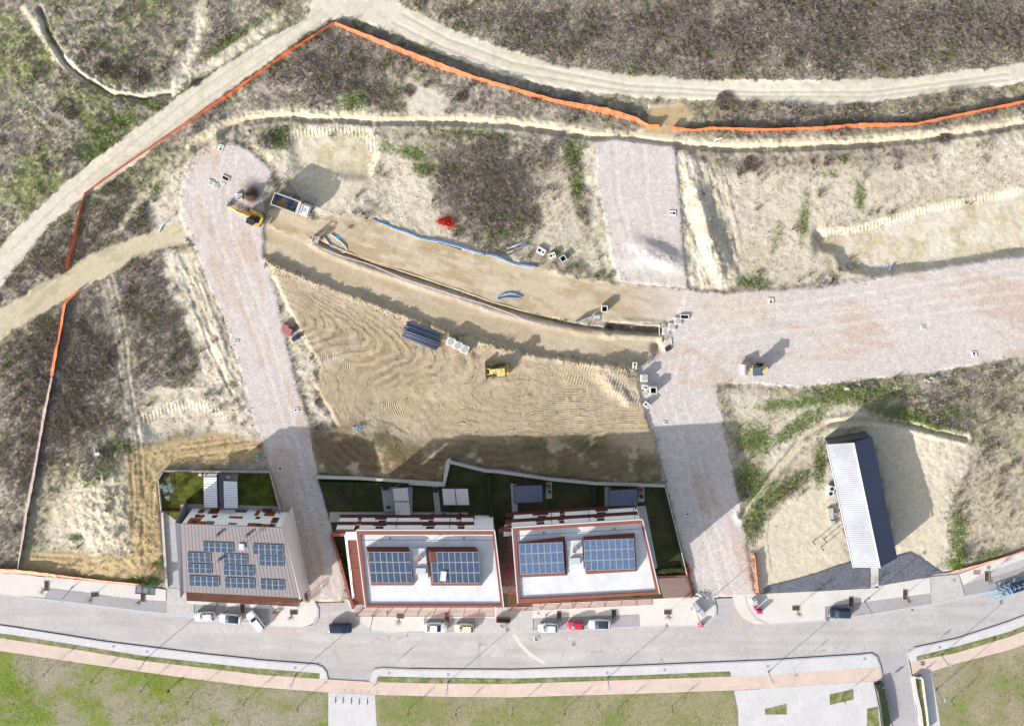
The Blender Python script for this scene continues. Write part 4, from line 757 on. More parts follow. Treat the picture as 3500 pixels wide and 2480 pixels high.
wall('garden_wall', [h2(*p) for p in ((8, 192), (400, 203), (820, 232))], 0.55, 1.2, m_conc, 'pale garden wall with hedge behind the left white roofed house', rail=None)
wall('retaining_wall', [h2(*p) for p in ((820, 240), (1128, 258), (1168, 55)) ] + [h2(1190, 50)], 0.95, 1.1, m_conc, 'thick stepped concrete wall with a sharp corner between the gardens')
wall('garden_wall', [h2(1172, 58), h2(1500, 140)] + [h3(*p) for p in ((60, 118), (500, 183), (900, 220), (1500, 240))], 0.5, 1.2, m_concd, 'long weathered stone topped wall behind the right gardens')
wall('garden_wall', [h3(*p) for p in ((1500, 240), (1560, 480), (1640, 800), (1690, 1010))], 0.2, 1.0, m_conc, 'thin garden wall along the right gravel road')
wall('garden_wall', [h2(*p) for p in ((145, 705), (210, 900), (300, 1230), (335, 1345))], 0.5, 1.3, m_corten, 'brown metal topped wall west of the left white roofed house')
wall('planter_wall', [h3(*p) for p in ((1425, 1028), (1692, 1020), (1735, 1215))], 0.3, 0.8, m_corten, 'brown metal wall enclosing the bark bed')
wall('ramp_wall', tl(3, 3, [(1318, 1185), (1340, 1330), (1375, 1480), (1395, 1640)]), 0.75, 0.5, m_pave, 'wide white parapet along the side road')
wall('ramp_wall', tl(3, 3, [(1318, 1185), (1395, 1196), (1432, 1480), (1450, 1640)]), 0.25, 1.0, m_pave, 'low cream wall between the grass strip and the footpath')
wall('garden_wall', [h1(*p) for p in ((1215, 560), (1300, 880), (1365, 1100), (1420, 1310))], 0.25, 0.7, m_corten, 'low brown edging wall east of the grey roofed house')
wall('fence', [h1(*p) for p in ((50, 478), (240, 480))], 0.1, 0.5, m_corten2, 'brown slatted fence between garden and side passage', 'fence', rail=m_corten2)
wall('fence', [h1(*p) for p in ((592, 130), (600, 460))], 0.12, 1.5, m_corten2, 'tall dark brown divider between the two garden canopies', 'fence', rail=m_corten2)

def hedge(name, pts, w_, h_, label, rgb=(74, 98, 48), cat='hedge', group=None, dens=26):
    q = [Vector(M(*p)) for p in pts]; t = thing(name, label, cat, (q[0].x, q[0].y, 0), 0, group)
    b = MB(); b.ribbon([tuple(p) for p in q], w_ * 0.7, 0, h_ * 0.8); b.build('hedge_core', mat('hedge core', (48, 58, 34), 0.95), t, True)
    vs = []; cs = []; base = RGB(*rgb)
    for a_, c_ in zip(q[:-1], q[1:]):
        L = (c_ - a_).length; d = (c_ - a_).normalized(); nrm = Vector((-d.y, d.x))
        for i in range(int(L * w_ * h_ * dens * 2)):
            u = rnd.uniform(-0.15, L + .15); v = rnd.uniform(-.5, .5) * w_ * rnd.uniform(.8, 1.15); z = h_ * (rnd.random() ** 0.5) * rnd.uniform(.85, 1.1)
            p = a_ + d * u + nrm * v; s = rnd.uniform(.06, .13)
            e1 = Vector((rnd.gauss(0, 1), rnd.gauss(0, 1), rnd.gauss(0, .6))).normalized() * s; e2 = Vector((rnd.gauss(0, 1), rnd.gauss(0, 1), rnd.gauss(0, .6))).normalized() * s
            P0 = Vector((p.x, p.y, z)); vs += [P0 - e1, P0 + e2, P0 + e1 * 1.1]; cs += [base * rnd.uniform(.6, 1.4)] * 3
    V = np.array([tuple(v) for v in vs]); V -= np.array([q[0].x, q[0].y, 0])
    arrays_mesh('foliage', V, np.arange(len(V)).reshape(-1, 3), m_leaf, np.array(cs), t)
    return t
hedge('hedge', [h2(40, 250), h2(820, 262)], 1.0, 1.5, 'clipped green hedge along the pale wall of the left white roofed house')
hedge('hedge', [h2(1520, 180), h2(1545, 560)], 0.9, 1.6, 'hedge running down between the gardens of the two white roofed houses')
hedge('hedge', [h3(885, 245), h3(895, 480)], 0.8, 1.7, 'narrow hedge between the two dark garden canopies')
hedge('hedge', [h3(1490, 262), h3(1550, 480), h3(1630, 800), h3(1672, 975)], 0.9, 1.1, 'slim hedge inside the wall by the right gravel road')
hedge('hedge', [h3(1440, 985), h3(1670, 965)], 1.1, 1.1, 'bright green hedge at the south end of the corner garden', (108, 138, 60))
hedge('hedge', tl(3, 3, [(1012, 1240), (1045, 1330), (1070, 1480), (1085, 1620)]), 1.9, 1.3, 'long unkempt hedge above the side road', (110, 112, 76), dens=14)
hedge('hedge', [h2(1360, 560), h2(1700, 575)], 0.8, 1.2, 'low hedge beside the passage between the white roofed houses')
hedge('shrub', [h2(212, 870), h2(240, 960), h2(275, 1060)], 1.2, 1.2, 'loose grey green shrub behind the brown metal wall', (138, 146, 116), 'shrub', dens=12)

# ------------------------------------------------------------ houses
m_white = mat('white render', (240, 238, 236), 0.8, 0.04, 1.0, k=1.6)
m_roofw = mat('white roof membrane', (238, 237, 238), 0.7, 0.07, 2.5, 0.02, 4.0, var2=0.08, scale2=0.35)
m_zinc = mat('grey seam roof', (152, 143, 143), 0.55, 0.06, 0.9, spec=0.4)
m_zincd = mat('dark zinc', (112, 112, 124), 0.5, 0.05, 1.0, spec=0.4)
m_orange = mat('orange wood panel', (170, 84, 48), 0.6, 0.1, 2.0)
m_glass = mat('window glass', (70, 84, 100), 0.08, 0.1, 1.0, spec=0.6)
m_alu = mat('aluminium frame', (214, 218, 222), 0.35, 0.02, 1.0, metal=0.3)
m_black = mat('black metal', (40, 38, 42), 0.5, 0.1, 1.0)
m_antw = mat('antenna white', (232, 232, 232), 0.5, 0.02, 1.0)
def pv_mat(name, rgb, stripe):
    m = bpy.data.materials.new(name); m.use_nodes = True; n = m.node_tree.nodes; l = m.node_tree.links; b = n['Principled BSDF']
    b.inputs['Roughness'].default_value = 0.25; b.inputs['Specular IOR Level'].default_value = 0.5
    tc = n.new('ShaderNodeTexCoord'); v = n.new('ShaderNodeTexVoronoi'); v.inputs['Scale'].default_value = 5.5; v.inputs['Randomness'].default_value = 0.0
    l.new(tc.outputs['Object'], v.inputs['Vector'])
    sp = n.new('ShaderNodeSeparateColor'); l.new(v.outputs['Color'], sp.inputs[0])
    r = n.new('ShaderNodeMapRange'); r.inputs[3].default_value = 1 - stripe; r.inputs[4].default_value = 1 + stripe; l.new(sp.outputs[0], r.inputs[0])
    wv = n.new('ShaderNodeTexWave'); wv.inputs['Scale'].default_value = 2.2; wv.bands_direction = 'X'; l.new(tc.outputs['Object'], wv.inputs['Vector'])
    r2 = n.new('ShaderNodeMapRange'); r2.inputs[1].default_value = 0.85; r2.inputs[3].default_value = 1; r2.inputs[4].default_value = 1.6; l.new(wv.outputs['Fac'], r2.inputs[0])
    mu = n.new('ShaderNodeMath'); mu.operation = 'MULTIPLY'; l.new(r.outputs[0], mu.inputs[0]); l.new(r2.outputs[0], mu.inputs[1])
    vm = n.new('ShaderNodeVectorMath'); vm.operation = 'SCALE'; vm.inputs[0].default_value = A(*rgb)[:3]; l.new(mu.outputs[0], vm.inputs['Scale']); l.new(vm.outputs[0], b.inputs['Base Color'])
    return m
m_pv1 = pv_mat('dark blue solar cells', (70, 86, 108), 0.35); m_pv2 = pv_mat('blue solar cells', (94, 114, 146), 0.28)

def lerp(a, b, t): return tuple(a[i] + (b[i] - a[i]) * t for i in range(len(a)))
def bil(q, u, v): return lerp(lerp(q[0], q[1], u), lerp(q[3], q[2], u), v)      # q = NW, NE, SE, SW
def solar(parent, quad, nc, nr, m, skip=(), gap=0.06, th=0.05, lab=None):
    """an array: frame sheet plus cells set 2 cm proud; quad holds world xyz corners NW,NE,SE,SW"""
    n = Vector(quad[1]) - Vector(quad[0]); n = n.cross(Vector(quad[3]) - Vector(quad[0])).normalized()
    if n.z < 0: n = -n
    fr = MB(); ce = MB()
    for i in range(nc):
        for j in range(nr):
            if (i, j) in skip: continue
            c4 = [Vector(bil(quad, (i + a) / nc, (j + b_) / nr)) for a, b_ in ((0.01, 0.01), (0.99, 0.01), (0.99, 0.99), (0.01, 0.99))]
            fr.hexa([tuple(p) for p in c4[::-1]], [tuple(p + n * th) for p in c4[::-1]])
            a0 = gap * 1.0; b0 = gap * 0.7
            c5 = [Vector(bil(quad, (i + a) / nc, (j + b_) / nr)) + n * (th + 0.012) for a, b_ in ((a0, b0), (1 - a0, b0), (1 - a0, 1 - b0), (a0, 1 - b0))]
            ce.hexa([tuple(p - n * 0.02) for p in c5[::-1]], [tuple(p) for p in c5[::-1]])
    o = fr.build('solar_panel', m_alu, parent, True)
    c = ce.build('solar_cells', m, o); 
    for v in c.data.vertices: v.co -= Vector(parent.location)
    return o
def antenna(name, px, py, z, label, h_=1.6):
    x, y, _ = P(px, py, z); t = thing(name, label, 'antenna', (x, y, z))
    b = MB(); b.tube([(0, 0, 0), (0, 0, h_)], 0.04, 6); b.build('mast', m_antw, t)
    b = MB(); b.tube([(-0.7, -0.25, h_), (0.7, 0.25, h_)], 0.03, 5)
    for i in range(6):
        u = -0.65 + i * 0.25; b.tube([(u * 1 - 0.2, u * .36 + 0.45, h_), (u + 0.2, u * .36 - 0.45, h_)], 0.02, 4)
    b.build('boom', m_antw, t); return t

# ---- house 1 : grey seam roof
RN, RS_ = 10.0, 8.4
cx, cy, _ = P(*h1(780, 900), 9)
H1 = thing('house', 'house with grey seamed metal roof carrying eleven small solar arrays', 'house', (cx, cy, 0))
rc = [P(*h1(243, 603), RN), P(*h1(1192, 640), RN), P(*h1(1352, 1300), RS_), P(*h1(268, 1243), RS_)]
b = MB(); b.hexa([(p[0], p[1], p[2] - .35) for p in rc[::-1]], rc[::-1]); 
for i in range(1, 30):
    a_ = bil(rc, i / 30, 0.0); c_ = bil(rc, i / 30, 1.0)
    b.hexa([(a_[0] - .03, a_[1], a_[2]), (c_[0] - .03, c_[1], c_[2]), (c_[0] + .03, c_[1], c_[2]), (a_[0] + .03, a_[1], a_[2])], [(a_[0] - .03, a_[1], a_[2] + .035), (c_[0] - .03, c_[1], c_[2] + .035), (c_[0] + .03, c_[1], c_[2] + .035), (a_[0] + .03, a_[1], a_[2] + .035)])
b.build('roof', m_zinc, H1, True)
ft = [bil(rc, u, v) for u, v in ((0.004, 0.008), (0.996, 0.008), (0.996, 0.985), (0.004, 0.985))]
b = MB(); b.hexa([(p[0], p[1], -.3) for p in ft[::-1]], [(p[0], p[1], p[2] - .36) for p in ft[::-1]]); b.build('wall', m_white, H1, True)
# metal side cheeks
wl = [P(*h1(188, 592), RN - .3), P(*h1(243, 603), RN - .3), P(*h1(268, 1243), RS_ - .3), P(*h1(238, 1300), RS_ - .3)]
b = MB(); b.hexa([(p[0], p[1], p[2] - .3) for p in wl[::-1]], wl[::-1]); b.build('gutter_side', m_zincd, H1, True)
b = MB(); a0 = P(*h1(188, 592), RN - .4); a1 = P(*h1(236, 1300), RS_ - .4); b.hexa([(a0[0], a0[1] + 1.6, -.2), (a0[0] + .15, a0[1] + 1.6, -.2), (a1[0] + .15, a1[1], -.2), (a1[0], a1[1], -.2)], [(a0[0], a0[1], a0[2]), (a0[0] + .15, a0[1], a0[2]), (a1[0] + .15, a1[1], a1[2]), (a1[0], a1[1], a1[2])]); b.build('side_cladding', m_zinc, H1, True)
e0 = P(*h1(1192, 640), RN - .1); e1 = P(*h1(1352, 1300), RS_ - .1)
b = MB(); b.hexa([(e0[0] + .45, e0[1] + 1.3, -.2), (e0[0] + .6, e0[1] + 1.3, -.2), (e1[0] + .95, e1[1] - .6, -.2), (e1[0] + .8, e1[1] - .6, -.2)], [(e0[0] + .02, e0[1], e0[2]), (e0[0] + .2, e0[1], e0[2]), (e1[0] + .4, e1[1] - .4, e1[2]), (e1[0] + .02, e1[1], e1[2])]); b.build('side_cladding', mat('light zinc', (220, 212, 208), 0.5, 0.05, 1.0, k=1.3), H1, True)
# north facade
f0, f1 = Vector(ft[0]), Vector(ft[1])
def fac1(x0, x1, y0, y1, m, nm, pr=0.06, par=H1):
    def pt(x, y):
        u = (x - 245) / (1190 - 245); yt = 603 + (x - 245) * 0.039; z = min(9.5, max(0.0, 10 * (1 - (yt - y) / 150))); q = f0 + (f1 - f0) * u; return Vector((q.x, q.y, z))
    a_, c_ = pt(x0, y0), pt(x1, y1); d = Vector((f1.x - f0.x, f1.y - f0.y, 0)).normalized(); nv = Vector((-d.y, d.x, 0)) * pr
    if nv.y < 0: nv = -nv
    zl, zh = min(a_.z, c_.z), max(a_.z, c_.z)
    q = [(a_.x, a_.y), (c_.x, c_.y), (c_.x + nv.x, c_.y + nv.y), (a_.x + nv.x, a_.y + nv.y)]
    bb = MB(); bb.hexa([(x, y, zl) for x, y in q], [(x, y, zh) for x, y in q]); o = bb.build(nm, m, par, True); return o
for x0, x1, y0, y1 in ((320, 375, 462, 502), (420, 515, 462, 508), (320, 408, 514, 545), (288, 400, 545, 603), (400, 540, 575, 608), (668, 780, 470, 495), (645, 775, 528, 552), (870, 910, 478, 525), (962, 1062, 484, 530), (1060, 1125, 542, 596), (858, 945, 592, 622), (940, 1125, 600, 634)):
    fac1(x0, x1, y0, y1, m_orange, 'facade_panel')
for x0, x1, y0, y1 in ((322, 352, 518, 540), (484, 528, 524, 546), (325, 378, 577, 604), (470, 530, 580, 608), (678, 754, 596, 608), (898, 940, 540, 556), (1072, 1115, 552, 588), (945, 988, 602, 626), (1065, 1105, 606, 634), (672, 776, 476, 490)):
    o = fac1(x0, x1, y0, y1, m_glass, 'window', 0.075); fac1(x0 - 3, x1 + 3, y0 - 3, y0 + 1, m_black, 'sill', 0.12, H1)
# canopy on the street side
b = MB(); cq = [P(*h1(295, 1243), 3.3), P(*h1(1345, 1298), 3.3), P(*h1(1352, 1378), 3.3), P(*h1(296, 1322), 3.3)]
for j in range(9):
    a_ = bil(cq, 0, j / 8); c_ = bil(cq, 1, j / 8); b.ribbon([a_[:2], c_[:2]], 0.13, 3.22, 3.36)
o = b.build('canopy_slats', m_corten2, H1, True)
b = MB()
for i in range(15):
    a_ = bil(cq, i / 14, 0); c_ = bil(cq, i / 14, 1); b.ribbon([(a_[0], a_[1] + 2.0), c_[:2]], 0.09, 3.1, 3.215)
b.build('canopy_rafters', m_conc, H1, True)
for i in (0, 4, 9, 14):
    c_ = bil(cq, i / 14, 1); b = MB(); b.box((c_[0], c_[1], 1.6), (.12, .12, 3.1)); b.build('canopy_post', m_corten2, H1, True)
def onroof(q, nb, m, th=0.12):
    pts = []
    n = (Vector(rc[1]) - Vector(rc[0])).cross(Vector(rc[3]) - Vector(rc[0])).normalized(); n = n if n.z > 0 else -n; p0 = Vector(rc[0]) + n * th
    for x, y in q:
        px, py = h1(x, y); z = 9.2
        for _ in range(8):
            X_, Y_, _z = P(px, py, z); z = p0.z - (n.x * (X_ - p0.x) + n.y * (Y_ - p0.y)) / n.z
        pts.append((X_, Y_, z))
    return pts
for i, (x0, y0, x1, y1, nb) in enumerate(((447, 775, 733, 872, 5), (916, 793, 1203, 893, 5), (300, 872, 522, 962, 4), (638, 885, 866, 980, 4), (976, 900, 1208, 1000, 4), (305, 975, 530, 1068, 4), (642, 990, 930, 1090, 5), (316, 1092, 597, 1190, 5), (654, 1108, 936, 1208, 5), (988, 1126, 1216, 1223, 4))):
    sl_ = (x1 - x0) * .03
    solar(H1, onroof([(x0, y0 - sl_ * .3), (x1, y0 + sl_ * .9), (x1 + 4, y1 + sl_ * .5), (x0 + 4, y1 - sl_ * .6)], nb, None), nb, 2, m_pv1, lab=None)
H1['label'] = 'house with grey seamed metal roof carrying ten small solar arrays'
for x_0, y_0, in ((590, 705), (868, 710), (606, 940)):
    p = onroof([(x_0, y_0)], 1, None, 0.0)[0]; b = MB(); b.box((p[0], p[1], p[2] + .35), (.45, .35, .8)); b.box((p[0], p[1], p[2] + .8), (.6, .5, .1)); b.build('chimney', m_zincd, H1, True)
p = onroof([(815, 815)], 1, None, 0.0)[0]
b = MB(); b.box((p[0], p[1], p[2] + .15), (1.0, 1.2, .4)); b.build('skylight', m_antw, H1, True)
antenna('roof_antenna', *h1(838, 800), p[2] + .1, 'white aerial mast on the grey seamed roof', 2.2)

# ---- houses 2 and 3 : white flat roofs with brown parapets and raised solar hoods
def flat_house(hf, label, out, inn, hoods, mid, sky, chim, pvm, fac, nseg):
    RZ = 10.0
    cx, cy, _ = P(*hf(*out[0]), RZ); cx2, cy2, _ = P(*hf(*out[2]), RZ)
    T = thing('house', label, 'house', ((cx + cx2) / 2, (cy + cy2) / 2, 0))
    o4 = [P(*hf(*p), RZ) for p in out]; i4 = [P(*hf(*p), RZ) for p in inn]
    b = MB()
    for k_ in range(4):
        a_, c_, d_, e_ = o4[k_], o4[(k_ + 1) % 4], i4[(k_ + 1) % 4], i4[k_]
        b.hexa([(p[0], p[1], RZ - .55) for p in (a_, c_, d_, e_)], [(p[0], p[1], RZ) for p in (a_, c_, d_, e_)])
    b.build('parapet', m_corten, T, True)
    b = MB()
    for k_ in range(4):
        a_, c_ = Vector(o4[k_]), Vector(o4[(k_ + 1) % 4]); cen = (Vector(o4[0]) + Vector(o4[2])) / 2
        d = (c_ - a_).normalized(); nv = Vector((-d.y, d.x, 0));
        if (cen - a_).dot(nv) > 0: nv = -nv
        if k_ == 2: continue
        b.hexa([(p.x, p.y, RZ - .5) for p in (a_, c_, c_ + nv * .22, a_ + nv * .22)], [(p.x, p.y, RZ + .03) for p in (a_, c_, c_ + nv * .22, a_ + nv * .22)])
    b.build('coping', m_antw, T, True)
    b = MB(); b.hexa([(p[0], p[1], RZ - .9) for p in i4], [(p[0], p[1], RZ - .35) for p in i4]); rf = b.build('roof', m_roofw, T, True)
    b = MB(); ja, jb = bil(i4, .0, .085), bil(i4, 1, .085); b.ribbon([ja[:2], lerp(ja, jb, .3)[:2], lerp(ja, jb, .6)[:2], jb[:2]], .09, RZ - .36, RZ - .33)
    for q_ in (.22, .5, .78): b.box((*bil(i4, q_, .06)[:2], RZ - .33), (.35, .35, .05))
    b.build('roof_joint', mat('dirty joint', (120, 124, 140), .9, .3, 3.0), T, True)
    b = MB(); s4 = [bil(o4, u, v) for u, v in ((.012, .012), (.988, .012), (.988, .988), (.012, .988))]; b.hexa([(p[0], p[1], -.3) for p in s4], [(p[0], p[1], RZ - .56) for p in s4]); b.build('wall', m_white, T, True)
    # north front: brown bands, white parapets, dark openings
    A0, B0 = Vector(s4[0]), Vector(s4[1]); d = (B0 - A0); d.z = 0; Lf = d.length; d.normalize(); nv = Vector((-d.y, d.x, 0))
    if nv.y < 0: nv = -nv
    def band(u0, u1, z0, z1, pr, m, nm, off_=0.0):
        bb = MB(); a_ = A0 + d * (u0 * Lf) + nv * off_; c_ = A0 + d * (u1 * Lf) + nv * off_
        q = [(a_.x, a_.y), (c_.x, c_.y), (c_.x + nv.x * pr, c_.y + nv.y * pr), (a_.x + nv.x * pr, a_.y + nv.y * pr)]
        bb.hexa([(x, y, z0) for x, y in q], [(x, y, z1) for x, y in q]); return bb.build(nm, m, T, True)
    ul, ur = fac
    band(ul, ur, 5.3, 6.6, .45, m_corten2, 'balcony_band'); band(ul, ur, 1.7, 2.7, .7, m_corten2, 'balcony_band'); band(ul, ur, 9.35, 9.75, .25, m_corten2, 'eaves_band')
    for z0, z1, pr, segs in ((6.7, 9.3, .2, nseg[0]), (2.8, 5.2, .4, nseg[1])):
        for u0, u1 in segs: band(u0, u1, z0, z1, pr, m_white, 'balcony_parapet')
    for u0 in nseg[2]:
        o = band(u0, u0 + .06, 7.0, 9.0, .06, m_glass, 'window'); band(u0 + .01, u0 + .08, 3.2, 4.7, .06, m_glass, 'window')
    for u0 in nseg[3]:
        bb = MB(); a_ = A0 + d * (u0 * Lf); bb.tube([(a_.x + nv.x * 2.2, a_.y + nv.y * 2.2, 0.2), (a_.x + nv.x * .5, a_.y + nv.y * .5, 9.4)], 0.06, 6); bb.build('awning_arm', m_black, T, True)
    # hoods with photovoltaic panels
    for base, top, nc, skip in hoods:
        lo = [P(*hf(*p), RZ - .36) for p in base]; zt = (RZ + 1.15, RZ + 1.15, RZ + .75, RZ + .75); hi = [P(*hf(*p), z) for p, z in zip(top, zt)]
        b = MB(); b.hexa(lo, hi); hd = b.build('solar_hood', m_corten2, T, True)
        up = [(p[0], p[1], p[2] + .02) for p in hi]
        solar(T, up, nc, 3, pvm, skip)
    lo = [P(*hf(*p), RZ - .36) for p in mid]; hi = [P(*hf(*p), RZ + .35) for p in mid]
    b = MB(); b.hexa(lo, hi); md = b.build('stair_head', m_antw, T, True)
    b = MB(); q = [P(*hf(*p), RZ + .36) for p in sky]; b.hexa(q, [(p[0], p[1], p[2] + .45 - .2 * (i_ > 1)) for i_, p in enumerate(q)]); b.build('skylight', m_alu, T, True)
    c_ = P(*hf(*chim), RZ + .3); b = MB(); b.box((c_[0], c_[1], RZ + .8), (.7, .7, .9)); b.build('chimney', m_corten, T, True)
    return T
H2 = flat_house(h2, 'house with white flat roof and dark blue panels, one white sheet on them', [(357, 677), (1568, 677), (1648, 1350), (440, 1350)], [(390, 712), (1556, 712), (1626, 1330), (456, 1330)],
    [([(440, 818), (812, 818), (858, 1158), (484, 1158)], [(458, 862), (826, 862), (855, 1136), (484, 1136)], 7, ()), ([(975, 818), (1405, 818), (1458, 1160), (1015, 1160)], [(1008, 862), (1432, 862), (1452, 1138), (1030, 1138)], 8, ((0, 0),))],
    [(822, 832), (962, 832), (990, 1094), (860, 1094)], [(880, 1000), (968, 1000), (968, 1056), (880, 1056)], (910, 915), m_pv1, (-.17, .86),
    ([(-.17, -.04), (0.0, .10), (.20, .47), (.57, .73), (.79, .88)], [(-.17, -.03), (.0, .10), (.19, .44), (.55, .72), (.76, .85)], (.12, .5, .74), (.28, .68)))
H3 = flat_house(h3, 'house with white flat roof and bright blue panels, next to bark bed', [(182, 618), (1305, 548), (1455, 1190), (232, 1268)], [(212, 642), (1298, 577), (1425, 1170), (246, 1232)],
    [([(232, 742), (636, 690), (655, 1028), (258, 1045)], [(235, 752), (616, 738), (633, 1003), (252, 1020)], 7, ()), ([(795, 690), (1240, 660), (1260, 992), (822, 1018)], [(798, 722), (1232, 706), (1248, 972), (812, 990)], 8, ())],
    [(652, 728), (784, 722), (800, 972), (668, 978)], [(682, 872), (768, 868), (768, 926), (682, 930)], (718, 803), m_pv2, (-.07, .99),
    ([(-.02, .17), (.24, .35), (.40, .64), (.72, .98)], [(.0, .15), (.28, .37), (.41, .66), (.76, .98)], (.18, .36, .66), (.30, .60, .96)))
antenna('roof_antenna', *h2(900, 885), 10.4, 'white aerial above the chimney of the left white roofed house')
antenna('roof_antenna', *h3(705, 770), 10.4, 'white aerial above the chimney of the right white roofed house')
b = MB(); q = [P(*h2(*p), 11.15) for p in ((1102, 1032), (1152, 1036), (1142, 1122), (1092, 1118))]; b.hexa(q, [(p[0], p[1], p[2] + .06) for p in q]); tag(b.build('white_board', m_antw), 'loose white board lying on the dark solar panels', 'board')
# side and street pergolas of the two houses (parts of the houses)
def pergola(T, hf, quad, z, nslat, nraf, along, m=m_corten, posts=True, nm='pergola'):
    q = [P(*hf(*p), z) for p in quad]; b = MB()
    for j in range(nslat + 1):
        a_, c_ = (bil(q, 0, j / nslat), bil(q, 1, j / nslat)) if along else (bil(q, j / nslat, 0), bil(q, j / nslat, 1))
        b.ribbon([a_[:2], c_[:2]], 0.075, z - .06, z + .05)
    for i in range(nraf + 1):
        a_, c_ = (bil(q, i / nraf, 0), bil(q, i / nraf, 1)) if along else (bil(q, 0, i / nraf), bil(q, 1, i / nraf))
        b.ribbon([a_[:2], c_[:2]], 0.12, z - .2, z + .08)
        if posts and i % 2 == 0: b.box((c_[0], c_[1], (z - .2) / 2), (.1, .1, z - .2))
    return b.build(nm, m, T, True)
pergola(H2, h2, ((430, 1352), (1570, 1352), (1570, 1430), (352, 1430)), 3.2, 7, 9, True)
pergola(H2, h2, ((320, 1268), (415, 1268), (420, 1350), (350, 1430)), 3.2, 8, 1, False, posts=False)
pergola(H2, h2, ((280, 762), (372, 762), (415, 1265), (325, 1265)), 6.6, 9, 4, False, posts=False)
pergola(H3, h3, ((232, 1268), (1398, 1222), (1398, 1278), (150, 1338)), 3.2, 6, 9, True)
pergola(H3, h3, ((140, 1182), (215, 1178), (228, 1262), (150, 1338)), 3.2, 7, 1, False, posts=False)
pergola(H3, h3, ((146, 690), (190, 690), (212, 1175), (150, 1175)), 6.2, 5, 4, False, posts=False)
b = MB(); q = [P(*h2(*p), 5.6) for p in ((262, 716), (358, 716), (430, 1340), (330, 1270))]; b.hexa([(p[0], p[1], -.2) for p in q], q); b.build('side_wing', [mat('wing dark brown', (120, 74, 60), .8)], H2, True)  # wing top dark brown, so the gaps between the slats stay dark
b = MB(); b.ribbon([P(*h2(262, 716), 5.7)[:2], P(*h2(330, 1270), 5.7)[:2]], .5, 5.2, 5.75); b.ribbon([P(*h2(262, 728), 5.7)[:2], P(*h2(356, 728), 5.7)[:2]], 1.6, 5.2, 5.73); b.build('wing_parapet', m_white, H2, True)
b = MB(); q = [P(*h2(*p), 4.6) for p in ((142, 700), (360, 700), (360, 727), (150, 727))]; b.hexa([(p[0], p[1], 3.6) for p in q], q); b.build('terrace_edge', m_corten, H2, True)
b = MB(); q = [P(*h3(*p), 5.0) for p in ((60, 640), (190, 600), (190, 625), (66, 662))]; b.hexa([(p[0], p[1], 3.8) for p in q], q); q = [P(*h3(*p), 5.0) for p in ((108, 650), (190, 650), (192, 690), (104, 690))]; b.build('terrace_edge', m_corten, H3, True)
b = MB(); b.hexa([(p[0], p[1], 0) for p in q], q); b.build('side_wing', m_white, H3, True)
# terrace floor between the houses
sheets('terrace', [[h3(*p) for p in ((50, 640), (220, 640), (250, 1180), (85, 1180))]], 0.2, mat('brown decking', (120, 98, 92), 0.8, 0.15, 1.5), 'brown decked passage between the two white roofed houses')

# ---- garden canopies
def canopy(hf, quad, z, nrib, along, mroof, label, group, ribm, split=None):
    q = [P(*hf(*p), z) for p in quad]; c = [sum(p[k] for p in q) / 4 for k in (0, 1)]
    T = thing('garden_canopy', label, 'canopy', (c[0], c[1], 0), 0, group)
    b = MB(); b.hexa([(p[0], p[1], z - .12) for p in q], q); r_ = b.build('roof', mroof, T, True)
    b = MB()
    for j in range(nrib + 1):
        a_, c_ = (bil(q, 0, j / nrib), bil(q, 1, j / nrib)) if along else (bil(q, j / nrib, 0), bil(q, j / nrib, 1))
        b.ribbon([a_[:2], c_[:2]], 0.07, z + .003, z + .07)
    o = b.build('ribs', ribm, r_); 
    for v in o.data.vertices: v.co -= Vector(T.location)
    b = MB()
    for k_ in range(4):
        b.ribbon([q[k_][:2], q[(k_ + 1) % 4][:2]], 0.16, z - .22, z + .02)
    if split:
        a_, c_ = (bil(q, .5, 0), bil(q, .5, 1)) if split == 'v' else (bil(q, 0, .5), bil(q, 1, .5)); b.ribbon([a_[:2], c_[:2]], 0.12, z, z + .09)
    b.build('frame', m_black, T, True)
    for u, v in ((.04, .04), (.96, .04), (.96, .96), (.04, .96)):
        p = bil(q, u, v); b = MB(); b.box((p[0], p[1], (z - .2) / 2), (.12, .12, z - .2)); b.build('post', m_black, T, True)
    return T
m_cw = mat('white ribbed sheet', (240, 238, 240), 0.6, 0.04, 1.0, k=1.6); m_cp = mat('pale ribbed sheet', (232, 216, 212), 0.6, 0.05, 1.0, k=1.5); m_cd = mat('dark ribbed sheet', (140, 148, 172), 0.5, 0.05, 1.0)
m_ribg = mat('rib grey', (200, 198, 204), 0.6); m_ribd = mat('rib dark', (96, 100, 120), 0.6)  # ribs in a darker tone than the sheets
canopy(h1, ((452, 165), (582, 165), (592, 452), (456, 450)), 2.7, 13, True, m_cw, 'white ribbed garden canopy beside the sunlit lawn', 'garden canopies behind the houses', m_ribg)
canopy(h1, ((640, 200), (776, 205), (784, 458), (646, 455)), 2.7, 12, True, m_cw, 'white ribbed garden canopy right of the brown divider', 'garden canopies behind the houses', m_ribg)
canopy(h2, ((672, 302), (808, 296), (836, 542), (702, 540)), 2.6, 10, False, m_cp, 'narrow pale canopy with upright ribs near the pale hedge wall', 'garden canopies behind the houses', m_ribg, 'h')
canopy(h2, ((1108, 308), (1340, 308), (1354, 450), (1122, 450)), 2.6, 10, True, m_cp, 'wide pale canopy just below the sharp wall corner', 'garden canopies behind the houses', m_ribg, 'v')
canopy(h3, ((192, 252), (440, 245), (444, 395), (196, 404)), 2.6, 22, False, m_cd, 'dark blue ribbed canopy in the middle garden', 'garden canopies behind the houses', m_ribd)
canopy(h3, ((1016, 290), (1262, 278), (1266, 425), (1020, 430)), 2.6, 22, False, m_cd, 'dark blue ribbed canopy right of the narrow hedge', 'garden canopies behind the houses', m_ribd)

